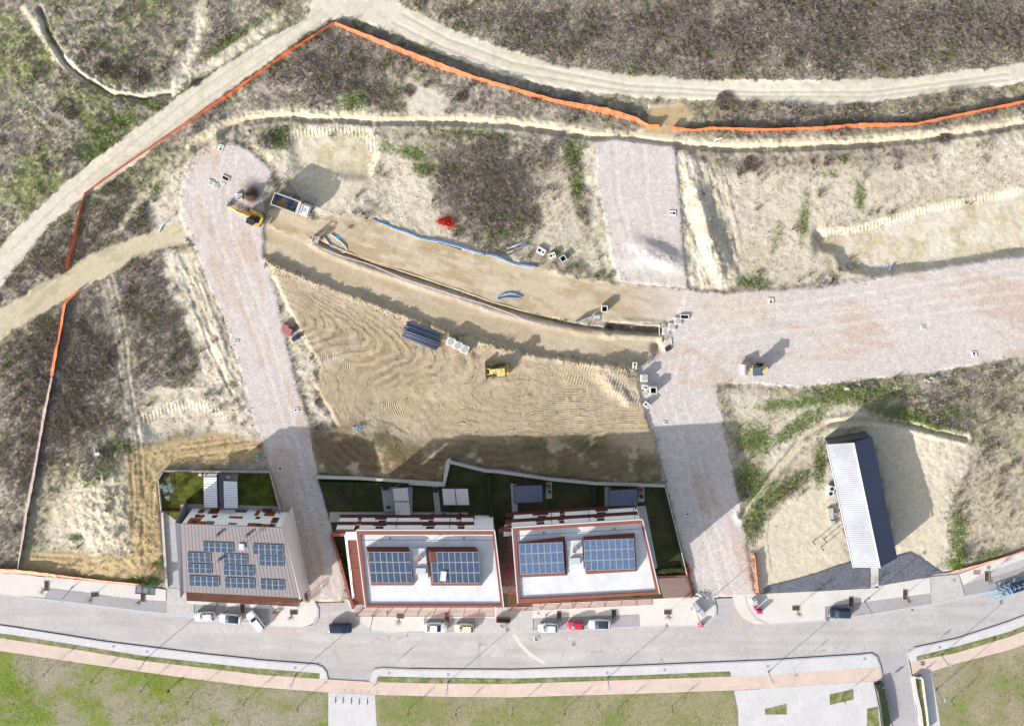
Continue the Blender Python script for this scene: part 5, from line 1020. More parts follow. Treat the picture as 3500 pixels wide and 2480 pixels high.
# ---- long metal shed
def w4(x, y): return (2780 + x / 2.537, 1380 + y / 2.537)
ZE, ZR = 4.2, 6.0
NWc, RNc, NEc = P(*w4(120, 350), ZE), P(*w4(350, 335), ZR), P(*w4(510, 280), ZE)
SWc, RSc, SEc = P(*w4(352, 1418), ZE), P(*w4(580, 1418), ZR), P(*w4(728, 1335), ZE)
WS = thing('metal_shed', 'long metal shed with white west roof slope and dark blue east slope', 'shed', ((NWc[0] + SEc[0]) / 2, (NWc[1] + SEc[1]) / 2, 0))
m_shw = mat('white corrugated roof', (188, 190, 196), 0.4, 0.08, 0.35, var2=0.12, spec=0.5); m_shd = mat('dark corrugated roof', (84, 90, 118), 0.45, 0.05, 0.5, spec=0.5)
def slope(a, b_, c, d_, m, nm, n, hh):
    bb = MB(); bb.hexa([(p[0], p[1], p[2] - .12) for p in (a, b_, c, d_)], [a, b_, c, d_])
    for i in range(n):
        t0, t1 = (i + .28) / n, (i + .66) / n
        q = [lerp(a, d_, t0), lerp(b_, c, t0), lerp(b_, c, t1), lerp(a, d_, t1)]
        bb.hexa([(p[0], p[1], p[2] + .001) for p in q], [(p[0], p[1], p[2] + hh) for p in q])
    return bb.build(nm, m, WS, True)
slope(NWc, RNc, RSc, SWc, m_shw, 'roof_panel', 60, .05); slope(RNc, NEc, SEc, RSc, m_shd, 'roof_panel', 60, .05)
b = MB(); b.tube([(RNc[0], RNc[1], RNc[2] + .05), (RSc[0], RSc[1], RSc[2] + .05)], 0.16, 8); b.build('ridge_cap', m_antw, WS, True)
b = MB(); b.tube([(NWc[0] - .12, NWc[1], ZE - .05), (SWc[0] - .12, SWc[1], ZE - .05)], 0.11, 8); b.build('gutter', m_antw, WS, True)
base = [lerp(NWc, NEc, .04), lerp(NWc, NEc, .96), lerp(SWc, SEc, .96), lerp(SWc, SEc, .04)]
b = MB(); b.hexa([(p[0], p[1], -.3) for p in base], [(p[0], p[1], ZE - .15) for p in base]); b.build('wall', mat('dark shed wall', (92, 90, 100), 0.7, 0.1, 1.0), WS, True)
b = MB()
for s_ in (0, 1):
    A_, B_, C_2 = (base[0], RNc, base[1]) if s_ == 0 else (base[3], RSc, base[2]); A_ = (A_[0], A_[1], ZE - .15); C_2 = (C_2[0], C_2[1], ZE - .15); B_ = (B_[0], B_[1], ZR - .15)
    dy = -.2 if s_ == 0 else .2; b.add([A_, B_, C_2, (A_[0], A_[1] + dy, A_[2]), (B_[0], B_[1] + dy, B_[2]), (C_2[0], C_2[1] + dy, C_2[2])], [(0, 1, 2), (5, 4, 3), (0, 3, 4, 1), (1, 4, 5, 2), (2, 5, 3, 0)])
b.build('gable', m_black, WS, True)
ac = thing('air_conditioner', 'white air conditioning unit with two fans against the shed', 'air conditioner', (*M(*w4(140, 740)), .1), math.radians(-14))
b = MB(); b.box((0, 0, .65), (1.4, 2.2, 1.1)); b.build('casing', m_antw, ac)
for yy in (-.5, .5): b = MB(); b.cyl((.1, yy, 1.21), .36, .06, 16); b.build('fan', m_black, ac)
b = MB(); b.tube([(.6, .6, .8), (1.3, .9, .9)], .07, 6); b.tube([(.6, .3, .5), (1.3, .5, .6)], .07, 6); b.build('pipe', m_black, ac)
for i, (x, y, w_, h_, lb) in enumerate(((148, 945, 1.2, 2.3, 'large pale manhole slab set in the yard beside the shed'), (168, 1025, 1.0, .9, 'small square pale slab south of the large one in the shed yard'), (190, 947, .4, .4, 'tiny white inspection cover beside the yard slab'))):
    b = MB(); b.box((*M(*w4(x, y)), .2), (w_, h_, .5), math.radians(5)); b.box((*M(*w4(x, y)), .455), (w_ * .8, h_ * .85, .03), math.radians(5)); tag(b.build('yard_slab', m_apron), lb, 'slab')
# ------------------------------------------------------------ vehicles
m_tyre = mat('tyre rubber', (44, 44, 46), 0.85, 0.1, 3.0); m_rim = mat('wheel rim', (170, 172, 176), 0.35, 0.02, 1.0, metal=0.5)
m_cglass = mat('car glass', (52, 66, 80), 0.06, 0.1, 1.0, spec=0.7); m_lamp = mat('lamp glass', (226, 228, 232), 0.15, 0.02, 1.0); m_red = mat('red lamp', (190, 30, 40), 0.3, 0.02, 1.0)
m_plast = mat('black plastic', (52, 52, 56), 0.7, 0.08, 2.0)
def paint(name, rgb, rough=0.3): return mat('paint ' + name, rgb, rough, 0.02, 1.0, spec=0.5)
def wheel(parent, x, y, r, w_, rim=True):
    b = MB(); b.cyl((x, y, r), r, w_, 18, 'y'); o = b.build('wheel', m_tyre, parent)
    if rim:
        s = 1 if y > 0 else -1; b = MB(); b.cyl((x, y + s * (w_ / 2), r), r * .62, .03, 14, 'y'); b.build('rim', m_rim, o)
    return o
def car(label, px, py, hdg, L, W, Ht, pm, kind='hatch', roofm=None, cat='car', group='cars parked along the street'):
    L *= 1.06; W *= 1.06
    x, y = M(px, py); zb = 0.0 if kind != 'x' else 0
    T = thing('parked_car', label, cat, (x, y, 0.035), math.radians(hdg), group)
    st = {'hatch': (-.5, -.44, -.3, 0, .2, .38, .46, .5), 'sedan': (-.5, -.44, -.3, 0, .2, .38, .46, .5)}['hatch']
    wf = (.72, .90, .985, 1.0, 1.0, .97, .86, .62); zt = (.62, .72, .74, .72, .70, .62, .55, .46)
    if kind == 'suv': zt = (.66, .74, .74, .73, .72, .67, .62, .52); wf = (.85, .96, 1, 1, 1, .99, .92, .74)
    rings = []
    for s, f, t in zip(st, wf, zt):
        hw = W / 2 * f; zz = Ht * t; xx = s * L
        prof = [(-.90, .24), (-1.0, .42), (-1.0, zz * .78), (-.93, zz * .97), (-.6, zz * 1.03), (0, zz * 1.05), (.6, zz * 1.03), (.93, zz * .97), (1.0, zz * .78), (1.0, .42), (.90, .24)]
        rings.append([(xx, a * hw, c) for a, c in prof])
    b = MB(); b.loft(rings)
    body = b.build('body', pm, T, smooth=False)
    bv = body.modifiers.new('bevel', 'BEVEL'); bv.width = 0.05; bv.segments = 2; bv.limit_method = 'ANGLE'; bv.angle_limit = 0.5
    zb_ = Ht * .70; g0, g1, r0, r1 = (-.45, .23, -.36, .07) if kind == 'hatch' else (-.47, .22, -.43, .08) if kind == 'suv' else (-.40, .22, -.24, .06)
    bw, tw = W * .445, W * .36
    lo = [(g0 * L, -bw * .92, zb_), (g1 * L, -bw * .9, zb_), (g1 * L + .10, 0, zb_), (g1 * L, bw * .9, zb_), (g0 * L, bw * .92, zb_), (g0 * L - .05, 0, zb_)]
    hi = [(r0 * L, -tw * .95, Ht - .05), (r1 * L, -tw * .95, Ht - .05), (r1 * L + .06, 0, Ht - .03), (r1 * L, tw * .95, Ht - .05), (r0 * L, tw * .95, Ht - .05), (r0 * L - .03, 0, Ht - .04)]
    b = MB(); b.hexa(lo, hi); b.build('windows', m_cglass, T)
    b = MB(); rr = []
    for s, f in ((r0, .86), (r0 + (r1 - r0) * .15, .98), ((r0 + r1) / 2, 1.0), (r1 - .02, .96), (r1 + .005, .88)):
        xx = s * L; zz = Ht - .045 + .05 * (1 - abs((s - (r0 + r1) / 2) / (r1 - r0)) ** 2 * 1.6)
        rr.append([(xx, -tw * f, zz - .07), (xx, -tw * f * .9, zz - .005), (xx, 0, zz + .03), (xx, tw * f * .9, zz - .005), (xx, tw * f, zz - .07)])
    b.loft(rr)
    for sy in (-1, 1):
        for u0, u1 in ((g0 + .01, r0 + .01), (g1 - .01, r1 - .005)): b.tube([(u0 * L, sy * bw * .91, zb_), (u1 * L, sy * tw * .96, Ht - .06)], .045, 5)
        um = (r0 + r1) / 2 + .02; b.tube([(um * L, sy * bw * .94, zb_), (um * L, sy * tw * .98, Ht - .06)], .04, 5)
    b.build('roof', roofm or pm, T)
    for sx in (-.31, .31):
        for sy in (-1, 1): wheel(T, sx * L, sy * (W / 2 - .10), .31, .20)
    for sy in (-1, 1):
        b = MB(); b.box((.455 * L, sy * W * .33, Ht * .47), (.26, .30, .12), sy * -.35); b.build('headlight', m_lamp, T)
        b = MB(); b.box((-.475 * L, sy * W * .37, Ht * .58), (.14, .24, .18), sy * .3); b.build('tail_light', m_red, T)
        b = MB(); b.box((.17 * L, sy * (W / 2 + .06), Ht * .66), (.14, .18, .12)); b.build('mirror', pm, T)
    return T
pw = paint('white', (246, 246, 248)); 
car('white hatchback at the left end of the parking bays', 703, 2100, 183, 4.0, 1.72, 1.48, pw)
car('white saloon with dark glass roof below the grey roofed house', 790, 2108, 176, 4.35, 1.78, 1.45, pw, 'sedan', m_cglass)
car('white van-like car parked askew at the bay corner', 877, 2117, 128, 4.45, 1.72, 1.55, pw, 'suv')
car('dark blue estate driving in the side entrance', 1165, 2141, 0, 4.45, 1.80, 1.55, paint('navy', (42, 56, 76)), 'suv', paint('navy', (42, 56, 76)))
car('white rounded saloon below the left white roofed house', 1490, 2138, 0, 4.5, 1.82, 1.45, pw, 'sedan')
car('pale yellow hatchback beside the white saloon', 1587, 2140, 180, 3.8, 1.62, 1.5, paint('cream yellow', (240, 236, 204)))
car('white hatchback next to the red car', 1873, 2139, 180, 3.9, 1.66, 1.5, pw)
car('small red car between two white ones', 1967, 2131, 180, 3.35, 1.58, 1.48, paint('red', (214, 48, 84)))
car('silver white saloon with dark glass roof right of the red car', 2049, 2127, 180, 4.4, 1.80, 1.45, paint('silver', (216, 222, 234)), 'sedan', m_cglass)
car('dark blue hatchback in the bay near the long shed', 2868, 2090, 178, 4.35, 1.80, 1.5, paint('dark blue', (44, 58, 74)), 'hatch', m_cglass)

m_yel = mat('machine yellow', (236, 196, 74), 0.45, 0.08, 2.0, spec=0.4); m_yels = mat('pale machine yellow', (238, 216, 140), 0.5, 0.06, 2.0, spec=0.4)
m_steel = mat('worn steel', (150, 150, 152), 0.4, 0.15, 3.0, metal=0.5); m_track = mat('track steel', (116, 110, 104), 0.6, 0.2, 3.0)
m_cab = mat('cab roof blue grey', (92, 112, 128), 0.5, 0.04, 1.0); m_dglass = mat('dark glass', (36, 44, 58), 0.08, 0.05, 1.0, spec=0.6)
def track(parent, y, L, W, Hh, xo=0):
    pts = [(xo + -L / 2 + .25, 0), (xo + -L / 2, Hh * .5), (xo + -L / 2 + .3, Hh), (xo + L / 2 - .3, Hh), (xo + L / 2, Hh * .5), (xo + L / 2 - .25, 0)]
    b = MB(); n = len(pts); vs = [(px_, y - W / 2, pz) for px_, pz in pts] + [(px_, y + W / 2, pz) for px_, pz in pts]
    b.add(vs, [tuple(range(n)), tuple(range(2 * n - 1, n - 1, -1))] + [(i, n + i, n + (i + 1) % n, (i + 1) % n) for i in range(n)])
    k = int(L / .22)
    for i in range(k): b.box((xo - L / 2 + .3 + (L - .6) * i / (k - 1), y, Hh + .025), (.06, W, .05))
    return b.build('track', m_track, parent)

# excavator
ex_ = thing('excavator', 'yellow tracked excavator digging a trench in the stone road', 'excavator', (*M(877, 742), gz(877, 742)), math.radians(156))
track(ex_, -.85, 2.9, .5, .65); track(ex_, .85, 2.9, .5, .65)
b = MB(); b.box((0, 0, .5), (1.6, 1.3, .35)); b.build('undercarriage', m_track, ex_)
b = MB(); b.box((-1.95, 0, .45), (.14, 2.7, .6)); b.box((-1.6, .5, .4), (.7, .12, .15)); b.box((-1.6, -.5, .4), (.7, .12, .15)); b.build('dozer_blade', m_steel, ex_)
up = MB(); ring = [(1.0, -1.15), (1.0, 1.15), (-.6, 1.15), (-1.15, .9), (-1.4, .4), (-1.4, -.4), (-1.15, -.9), (-.6, -1.15)]
up.prism(ring, .75, 1.1); up.prism([(-.55, -1.1), (-.55, 1.1), (-.95, .95), (-1.35, .4), (-1.35, -.4), (-.95, -.95)][::-1], 1.1, 1.75); up.prism([(.9, -1.1), (.9, -.45), (-.5, -.45), (-.5, -1.1)][::-1], 1.1, 1.6)
up.build('house_body', m_yel, ex_)
b = MB(); b.box((-.55, 0.0, 1.63), (.8, 1.1, .3)); b.build('engine_cover', m_dglass, ex_)
b = MB(); b.box((.35, .62, 1.8), (1.35, .95, 1.5), taper=.9); cb = b.build('cab', m_dglass, ex_); b = MB(); b.box((.33, .62, 2.62), (1.4, 1.0, .12)); b.build('cab_roof', m_plast, cb)
b = MB(); b.tube([(.8, -.15, 1.3), (1.7, -.15, 2.6), (3.0, -.15, 2.9)], .27, 8, r2=.22); b.tube([(3.0, -.15, 2.9), (4.6, -.15, 1.9)], .2, 8); b.build('boom', m_yel, ex_)
b = MB(); b.tube([(1.0, -.15, 1.2), (2.1, -.15, 2.35)], .08, 6); b.tube([(2.3, -.15, 3.05), (3.4, -.15, 3.0)], .07, 6); b.build('hydraulic_ram', m_steel, ex_)
b = MB(); b.tube([(4.6, -.15, 1.9), (5.0, -.15, .8)], .12, 8); b.box((5.1, -.15, .4), (.7, .8, .6), taper=.8)
for i in range(4): b.box((5.42, -.42 + .18 * i, .12), (.16, .07, .1))
b.build('bucket', m_steel, ex_)

ex_.scale = (1.2, 1.2, 1.1)
# tipper lorry
tr = thing('tipper_lorry', 'white tipper lorry with empty dirty dump body beside the excavator', 'lorry', (*M(1003, 697), gz(1003, 697)), math.radians(-20))
m_trw = paint('lorry white', (240, 238, 236))
b = MB(); b.box((0, 0, .85), (8.4, .9, .3)); b.build('chassis', m_plast, tr)
for x_ in (-3.0, -1.7, 2.9, 1.6):
    for s_ in (-1, 1): wheel(tr, x_, s_ * 1.05, .5, .34)
def lq(b, q0, q1, t): pass
bx0, bx1, hw, z0, z1 = -4.1, 1.7, 1.26, 1.15, 2.75
b = MB(); b.box(((bx0 + bx1) / 2, 0, z0 + .05), (bx1 - bx0, hw * 2, .1)); tb = b.build('dump_body', m_trw, tr)
for nm_, c_, d_ in (('side_wall', ((bx0 + bx1) / 2, hw, (z0 + z1) / 2), (bx1 - bx0, .12, z1 - z0)), ('side_wall', ((bx0 + bx1) / 2, -hw, (z0 + z1) / 2), (bx1 - bx0, .12, z1 - z0)), ('tailgate', (bx0, 0, (z0 + z1) / 2), (.12, hw * 2 - .1, z1 - z0)), ('headboard', (bx1, 0, (z0 + z1) / 2 + .1), (.14, hw * 2 - .1, z1 - z0 + .2))):
    b = MB(); b.box(c_, d_); b.build(nm_, m_trw, tb)
m_bed = ramp_mat('dump bed', [(0.42, (72, 92, 130)), (0.5, (96, 118, 150)), (0.53, (160, 134, 96)), (0.62, (178, 152, 110))], 0.5, 4, 0.03, 5.0, sp=0.3)
b = MB(); b.box(((bx0 + bx1) / 2, 0, z0 + .16), (bx1 - bx0 - .2, hw * 2 - .2, .1)); b.build('bed_liner', m_bed, tb)
b = MB(); b.box(((bx1 - .25), 0, z1 - .05), (.5, hw * 2 - .1, .08)); b.build('canopy_shield', mat('dusty white', (222, 206, 192), .7), tb)
b = MB(); b.box((3.05, 0, 1.7), (2.0, 2.4, 1.7)); b.box((3.0, 0, 2.72), (1.7, 2.3, .35), taper=.9); cb = b.build('cab', m_trw, tr); bv = cb.modifiers.new('bevel', 'BEVEL'); bv.width = .08; bv.segments = 2
b = MB(); b.box((4.06, 0, 2.1), (.06, 2.1, .75)); b.build('windscreen', m_cglass, cb); b = MB(); b.box((2.9, 0, 2.92), (.55, .6, .05)); b.build('roof_hatch', m_ribg, cb)
b = MB(); b.box((2.15, 0, 2.98), (.3, 2.2, .14), .0); b.build('sun_visor', m_antw, cb)
for s_ in (-1, 1): b = MB(); b.box((3.9, s_ * 1.42, 2.2), (.12, .3, .6)); b.build('mirror', m_plast, cb); b = MB(); b.box((4.07, s_ * .9, 1.1), (.05, .35, .2)); b.build('headlight', m_lamp, cb)

# bulldozer
dz = thing('bulldozer', 'yellow crawler bulldozer with steel blade on the churned brown earth', 'bulldozer', (*M(1703, 1260), gz(1703, 1262) - .05), math.radians(184))
track(dz, -1.05, 3.3, .62, 1.0); track(dz, 1.05, 3.3, .62, 1.0)
b = MB(); rg = []
for y_ in (-1.85, 0, 1.85): rg.append([(2.62, y_, .1), (2.40, y_, .35), (2.34, y_, .8), (2.55, y_, 1.3), (2.66, y_, 1.3), (2.48, y_, .8), (2.54, y_, .35), (2.72, y_, .1)])
b.loft(rg); b.build('blade', m_steel, dz)
b = MB(); b.tube([(2.4, 1.2, .5), (0, 1.5, .5)], .12, 6); b.tube([(2.4, -1.2, .5), (0, -1.5, .5)], .12, 6); b.tube([(2.35, .6, 1.1), (1.3, .5, 1.5)], .09, 6); b.tube([(2.35, -.6, 1.1), (1.3, -.5, 1.5)], .09, 6); b.build('push_arm', m_yel, dz)
b = MB(); b.box((.9, 0, 1.2), (1.9, 1.05, 1.1), taper=.9); b.build('bonnet', m_yels, dz); b = MB(); b.box((-.75, 0, 1.0), (1.5, 1.5, .7)); b.build('chassis', m_yel, dz)
b = MB(); b.box((-.55, 0, 2.0), (1.35, 1.3, 1.5), taper=.92); cb = b.build('cab', m_dglass, dz); b = MB(); b.box((-.55, 0, 2.8), (1.65, 1.6, .12)); b.box((-.3, -.2, 2.88), (.8, .9, .06)); b.build('cab_roof', m_yels, cb)
b = MB(); b.cyl((.9, .35, 2.0), .07, .7, 8); b.build('exhaust', m_black, dz)
b = MB(); b.box((-1.9, 0, .9), (.5, 1.9, .25)); b.box((-2.2, 0, .6), (.14, .12, 1.1)); b.box((-2.2, .75, .6), (.14, .12, 1.1)); b.box((-2.2, -.75, .6), (.14, .12, 1.1)); b.build('ripper', m_yel, dz)

# road roller
rl = thing('road_roller', 'single drum road roller casting a long shadow on the stone road', 'roller', (*M(2580, 1257), gz(2580, 1257)), math.pi)
m_drum = mat('cream drum steel', (232, 226, 214), 0.45, 0.05, 1.0)
b = MB(); b.cyl((2.45, 0, .78), .78, 2.1, 32, 'y'); b.build('drum', m_drum, rl)
b = MB()
for s_ in (-1, 1): b.box((2.3, s_ * 1.17, .85), (2.2, .14, .4))
b.box((1.3, 0, .85), (.18, 2.45, .4)); b.box((3.42, 0, .85), (.14, 2.45, .3)); b.build('drum_frame', m_drum, rl)
b = MB(); b.box((.95, 0, .9), (.6, .5, .5)); b.build('articulation', m_yels, rl)
b = MB(); b.box((0, 0, 1.05), (1.6, 1.5, .5)); b.build('platform', m_yels, rl)
b = MB(); b.box((.05, 0, 2.1), (1.35, 1.35, 1.6), taper=.95); cb = b.build('cab', m_dglass, rl); b = MB(); b.box((.05, 0, 3.0), (1.75, 1.7, .14)); b.box((-.85, 0, 2.99), (.2, 1.5, .1)); b.build('cab_roof', m_cab, cb)
b = MB(); b.box((-1.6, 0, 1.45), (1.6, 1.25, .9), taper=.9); b.build('engine_hood', m_yels, rl)
for s_ in (-1, 1):
    wheel(rl, -.9, s_ * .95, .68, .5)
    b = MB(); b.box((.2, s_ * 1.1, 2.2), (.1, .25, .5)); b.build('mirror', m_plast, rl)

# lorry with steel frames at the right edge
lt = thing('frame_trailer', 'pale blue steel frame trailer parked at the right end of the street', 'trailer', (*M(3440, 2008), .03), math.radians(18))
m_pb = mat('pale blue steel', (150, 190, 222), 0.5, 0.05, 1.0)
b = MB()
for s_ in (-1, 1): b.box((0, s_ * 1.0, .8), (7.5, .12, .18))
for i in range(8): b.box((-3.6 + i * 1.03, 0, .8), (.1, 2.0, .12))
for i in range(7):
    x_ = -3.6 + i * 1.03
    b.tube([(x_, -1, .9), (x_ + 1.0, 0, 1.5)], .05, 5); b.tube([(x_ + 1.0, 0, 1.5), (x_, 1, .9)], .05, 5); b.tube([(x_, -1, .9), (x_ + 1.03, 1, .9)], .04, 5)
b.tube([(-3.6, 0, 1.5), (3.6, 0, 1.5)], .06, 6); b.build('lattice_frame', m_pb, lt)
b = MB(); b.box((2.2, 0, 1.0), (3.0, 1.9, .5)); b.build('cargo_box', paint('navy', (42, 56, 76)), lt)
for x_ in (-1, 0.2):
    for s_ in (-1, 1): wheel(lt, x_, s_ * .85, .4, .25)
b = MB(); b.tube([(-3.6, 0, .7), (-4.6, 0, .6)], .06, 6); b.build('drawbar', m_pb, lt)
# ------------------------------------------------------------ site materials and street furniture
m_cc = mat('precast concrete', (244, 242, 238), 0.85, 0.06, 2.0); m_dk = mat('dark opening', (40, 42, 52), 0.9, 0.1, 2.0); m_ccg = mat('grey concrete lid', (196, 190, 180), 0.9, 0.08, 2.0)
def chamber(kind, px, py, s, rz, h_, label, sy=None, group='precast concrete drain chambers'):
    """kind: 'two' square and round hole, 'open' square opening, 'lid' round lid, 'rect' long opening"""
    s *= 1.22; sy = sy * 1.22 if sy else None; x, y = M(px, py); z = gz(px, py) if h_ > .3 else gz(px, py) + .03
    T = thing('concrete_chamber', label, 'concrete box', (x, y, z), math.radians(rz), group); sy = sy or s; b = MB()
    if kind in ('open', 'rect'):
        t = .14
        for c, d in (((0, sy / 2 - t / 2), (s, t)), ((0, -sy / 2 + t / 2), (s, t)), ((s / 2 - t / 2, 0), (t, sy - 2 * t)), ((-s / 2 + t / 2, 0), (t, sy - 2 * t))): b.box((c[0], c[1], h_ / 2 - .05), (d[0], d[1], h_ + .1))
        b.build('box_wall', m_cc, T); b = MB(); b.box((0, 0, max(.02, h_ * .3)), (s - 2 * t, sy - 2 * t, .03)); b.build('opening', m_dk, T)
    else:
        b.box((0, 0, h_ / 2 - .05), (s, sy, h_ + .1)); b.build('box_body', m_cc, T)
        if kind == 'two':
            b = MB(); b.box((-s * .2, 0, h_ + .012), (s * .36, sy * .42, .02)); b.build('square_opening', m_dk, T); b = MB(); b.cyl((s * .24, 0, h_ + .012), s * .12, .02, 12); b.build('round_opening', m_dk, T)
        else:
            b = MB(); b.cyl((0, 0, h_ + .02), s * .40, .05, 20); b.build('lid', m_ccg, T)
    return T
LST = [('two', 757, 505, 1.1, 62, .12, 'two-holed concrete cover at the top of the left stone road', .7), ('rect', 772, 609, 1.35, -28, .15, 'long open concrete frame left of the excavated soil heap', .75),
  ('lid', 721, 624, .95, -20, .12, 'leftmost of the three round lidded chambers near the soil heap'), ('lid', 738, 634, .95, -15, .12, 'middle round lidded chamber of the three near the soil heap'), ('lid', 763, 621, .9, -25, .12, 'round lidded chamber touching the long open frame'),
  ('lid', 820, 671, 1.1, 2, .7, 'square white chamber standing against the dark soil heap'), ('two', 810, 1165, .75, 0, .1, 'two-holed cover set in the left stone road at its narrow middle', .55), ('two', 1014, 1399, .75, 8, .12, 'two-holed cover at the right edge of the left stone road', .65),
  ('open', 958, 1599, .62, 0, .1, 'single dark square cover in the shaded left stone road'), ('two', 982, 1770, .95, -8, .12, 'two-holed cover beside the grey roofed house corner', .8), ('two', 2298, 728, 1.15, 180, .12, 'two-holed cover in the upper middle stone road', .9),
  ('two', 1849, 857, 1.5, -30, .5, 'tilted broad concrete block in the grass by the white pipes', 1.1), ('two', 1887, 871, 1.15, 20, .8, 'two-holed concrete block in the middle of the grass row', .9), ('open', 1924, 882, 1.05, 32, .8, 'open square concrete box at the end of the grass row'),
  ('open', 2065, 1052, 1.05, -3, 1.3, 'tall open square box on the upper road bed'), ('rect', 2339, 1081, 1.5, 0, .3, 'long open concrete box at the head of the stone road junction', .8),
  ('lid', 2316, 1096, 1.2, -4, .35, 'tan lidded square chamber next to the long open box'), ('lid', 2295, 1115, 1.2, -4, .35, 'middle lidded square chamber in the diagonal row'), ('lid', 2275, 1131, 1.2, -4, .35, 'lidded square chamber at the end of the open trench'),
  ('two', 2168, 1246, 1.1, -95, .7, 'two-holed concrete box on the corner of the brown platform', .8), ('lid', 2199, 1287, 1.15, 0, 1.4, 'tall lidded concrete box at the platform edge'), ('two', 2202, 1318, .95, 172, 1.2, 'tall two-holed box left of the open one', .75),
  ('open', 2231, 1328, 1.15, 0, 1.5, 'tallest open square box casting a long shadow'), ('lid', 2206, 1343, 1.0, 40, .12, 'low concrete slab turned like a diamond'), ('two', 2209, 1379, 1.1, -40, 1.1, 'tall two-holed box turned on the slant', .8),
  ('two', 2272, 1443, .75, 185, .1, 'two-holed cover just above the shadow on the lower stone road', .55), ('two', 2346, 1755, .8, 185, .1, 'two-holed cover in the shaded lower stone road', .6), ('two', 2634, 1027, .95, 90, .12, 'two-holed cover near the top of the wide stone road', .9),
  ('two', 3328, 1210, .95, -82, .12, 'two-holed cover at the right end of the wide stone road', .9), ('lid', 3154, 1118, .8, 5, .06, 'grey iron lid in the middle of the wide stone road'),
  ('lid', 1541, 1163, 1.35, -20, 1.0, 'first white block beside the grey pipe stack'), ('lid', 1565, 1176, 1.35, -20, 1.0, 'middle white block of the three by the pipes'), ('lid', 1589, 1189, 1.35, -20, 1.0, 'last white block of the three by the pipes')]
for it in LST: chamber(it[0], it[1], it[2], it[3], it[4], it[5], it[6], it[7] if len(it) > 7 else None)

def single(name, b, m, label, cat, group=None, smooth=False):
    """one-mesh thing, its origin at the foot of its bounding box"""
    xs = [v[0] for v in b.v]; ys = [v[1] for v in b.v]; zs = [v[2] for v in b.v]; c = ((min(xs) + max(xs)) / 2, (min(ys) + max(ys)) / 2, min(zs))
    b.v = [(v[0] - c[0], v[1] - c[1], v[2] - c[2]) for v in b.v]; o = b.build(name, m, smooth=smooth); o.location = c
    return tag(o, label, cat, group)
# grey pipe stack
m_pipe = mat('grey plastic pipe', (122, 128, 146), 0.4, 0.08, 1.0, spec=0.4); m_wp = mat('white pipe', (244, 244, 246), 0.5, 0.03, 1.0)
a_ = math.radians(-20.5); d = Vector((math.cos(a_), math.sin(a_))); nv = Vector((-d.y, d.x)); c0 = Vector(M(1444, 1144)); zg = gz(1444, 1146) + .05
proto = None
def hollow_pipe(L, r):
    b = MB(); n = 14; rings = []
    for x_, rr in ((-L / 2, r), (L / 2, r), (L / 2, r * .86), (-L / 2, r * .86)):
        rings.append([(x_, math.cos(2 * math.pi * k / n) * rr, math.sin(2 * math.pi * k / n) * rr) for k in range(n)])
    b.loft(rings + [rings[0]], cap=False); return b
pp_ = hollow_pipe(7.4, .205).build('drain_pipe', m_pipe, smooth=True); first = True
places = [(i * .43 - 1.7, rnd.uniform(-.5, .5), 0) for i in range(9)] + [(i * .43 - 1.4, rnd.uniform(-.4, .4), 1) for i in range(6)] + [(-.55, .3, 2), (-.1, .1, 2)]
for i, (v, u, lv) in enumerate(places):
    o = pp_ if first else pp_.copy()
    if not first: COL.objects.link(o)
    first = False
    q = c0 + d * u + nv * v; o.location = (q.x, q.y, zg + .2 + lv * .36); o.rotation_euler = (0, 0, a_)
    tag(o, 'long grey plastic drain pipe in the stack on the brown earth', 'pipe', 'grey drain pipes stacked on the brown earth')
wpp = hollow_pipe(4.2, .17).build('white_pipe', m_wp, smooth=True)
for i, (dx, dy, an) in enumerate(((0, 0, 17), (6, 9, 22), (-4, 14, 20), (8, -7, 24))):
    o = wpp if i == 0 else wpp.copy()
    if i: COL.objects.link(o)
    x, y = M(1768 + dx, 838 + dy); o.location = (x, y, gz(1768, 845) + .2 + .12 * (i == 3)); o.rotation_euler = (0, 0, math.radians(an)); tag(o, 'white plastic pipe lying in the grass left of the concrete blocks', 'pipe', 'white pipes in the grass')
# hoses and ducts
def ground_tube(name, pts, r, m, label, cat, group=None, dz=0.0, shift=(0, 0)):
    q = []
    for (x1, y1), (x2, y2) in zip(pts[:-1], pts[1:]):
        n = max(1, int(math.hypot(x2 - x1, y2 - y1) / 10))
        for i in range(n): q.append((x1 + (x2 - x1) * i / n, y1 + (y2 - y1) * i / n))
    q.append(pts[-1]); p3 = []
    for x, y in q:
        X_, Y_ = M(x + shift[0], y + shift[1]); p3.append((X_, Y_, gz(x, y) + r * .8 + dz))
    for _ in range(2): p3 = [p3[0]] + [tuple((p3[i - 1][k] + 2 * p3[i][k] + p3[i + 1][k]) / 4 for k in range(3)) for i in range(1, len(p3) - 1)] + [p3[-1]]
    b = MB(); b.tube(p3, r, 8); return single(name, b, m, label, cat, group, True)
m_blue = mat('blue duct', (112, 170, 226), 0.5, 0.05, 1.0); m_gd = mat('grey duct', (206, 212, 218), 0.5, 0.05, 1.0)
bl = tl(1, 1, [(1025, 380), (1180, 440), (1330, 490), (1450, 540), (1600, 560), (1780, 610), (1920, 655), (2100, 690), (2210, 745), (2284, 765)]) + tl(2, 1, [(100, 768), (240, 782)])
ground_tube('blue_duct', bl, .12, m_blue, 'long blue duct along the upper road edge, upper of two', 'duct', dz=.05)
ground_tube('blue_duct', bl[1:], .11, m_gd, 'paler duct running beside the long blue one', 'duct', shift=(0, 5), dz=.05)
lp = tl(1, 1, [(2284, 1020), (2180, 1015), (2105, 1050), (2088, 1085), (2170, 1052), (2284, 1058)]) + tl(2, 1, [(60, 1062), (130, 1060), (80, 1030), (0, 1012)])
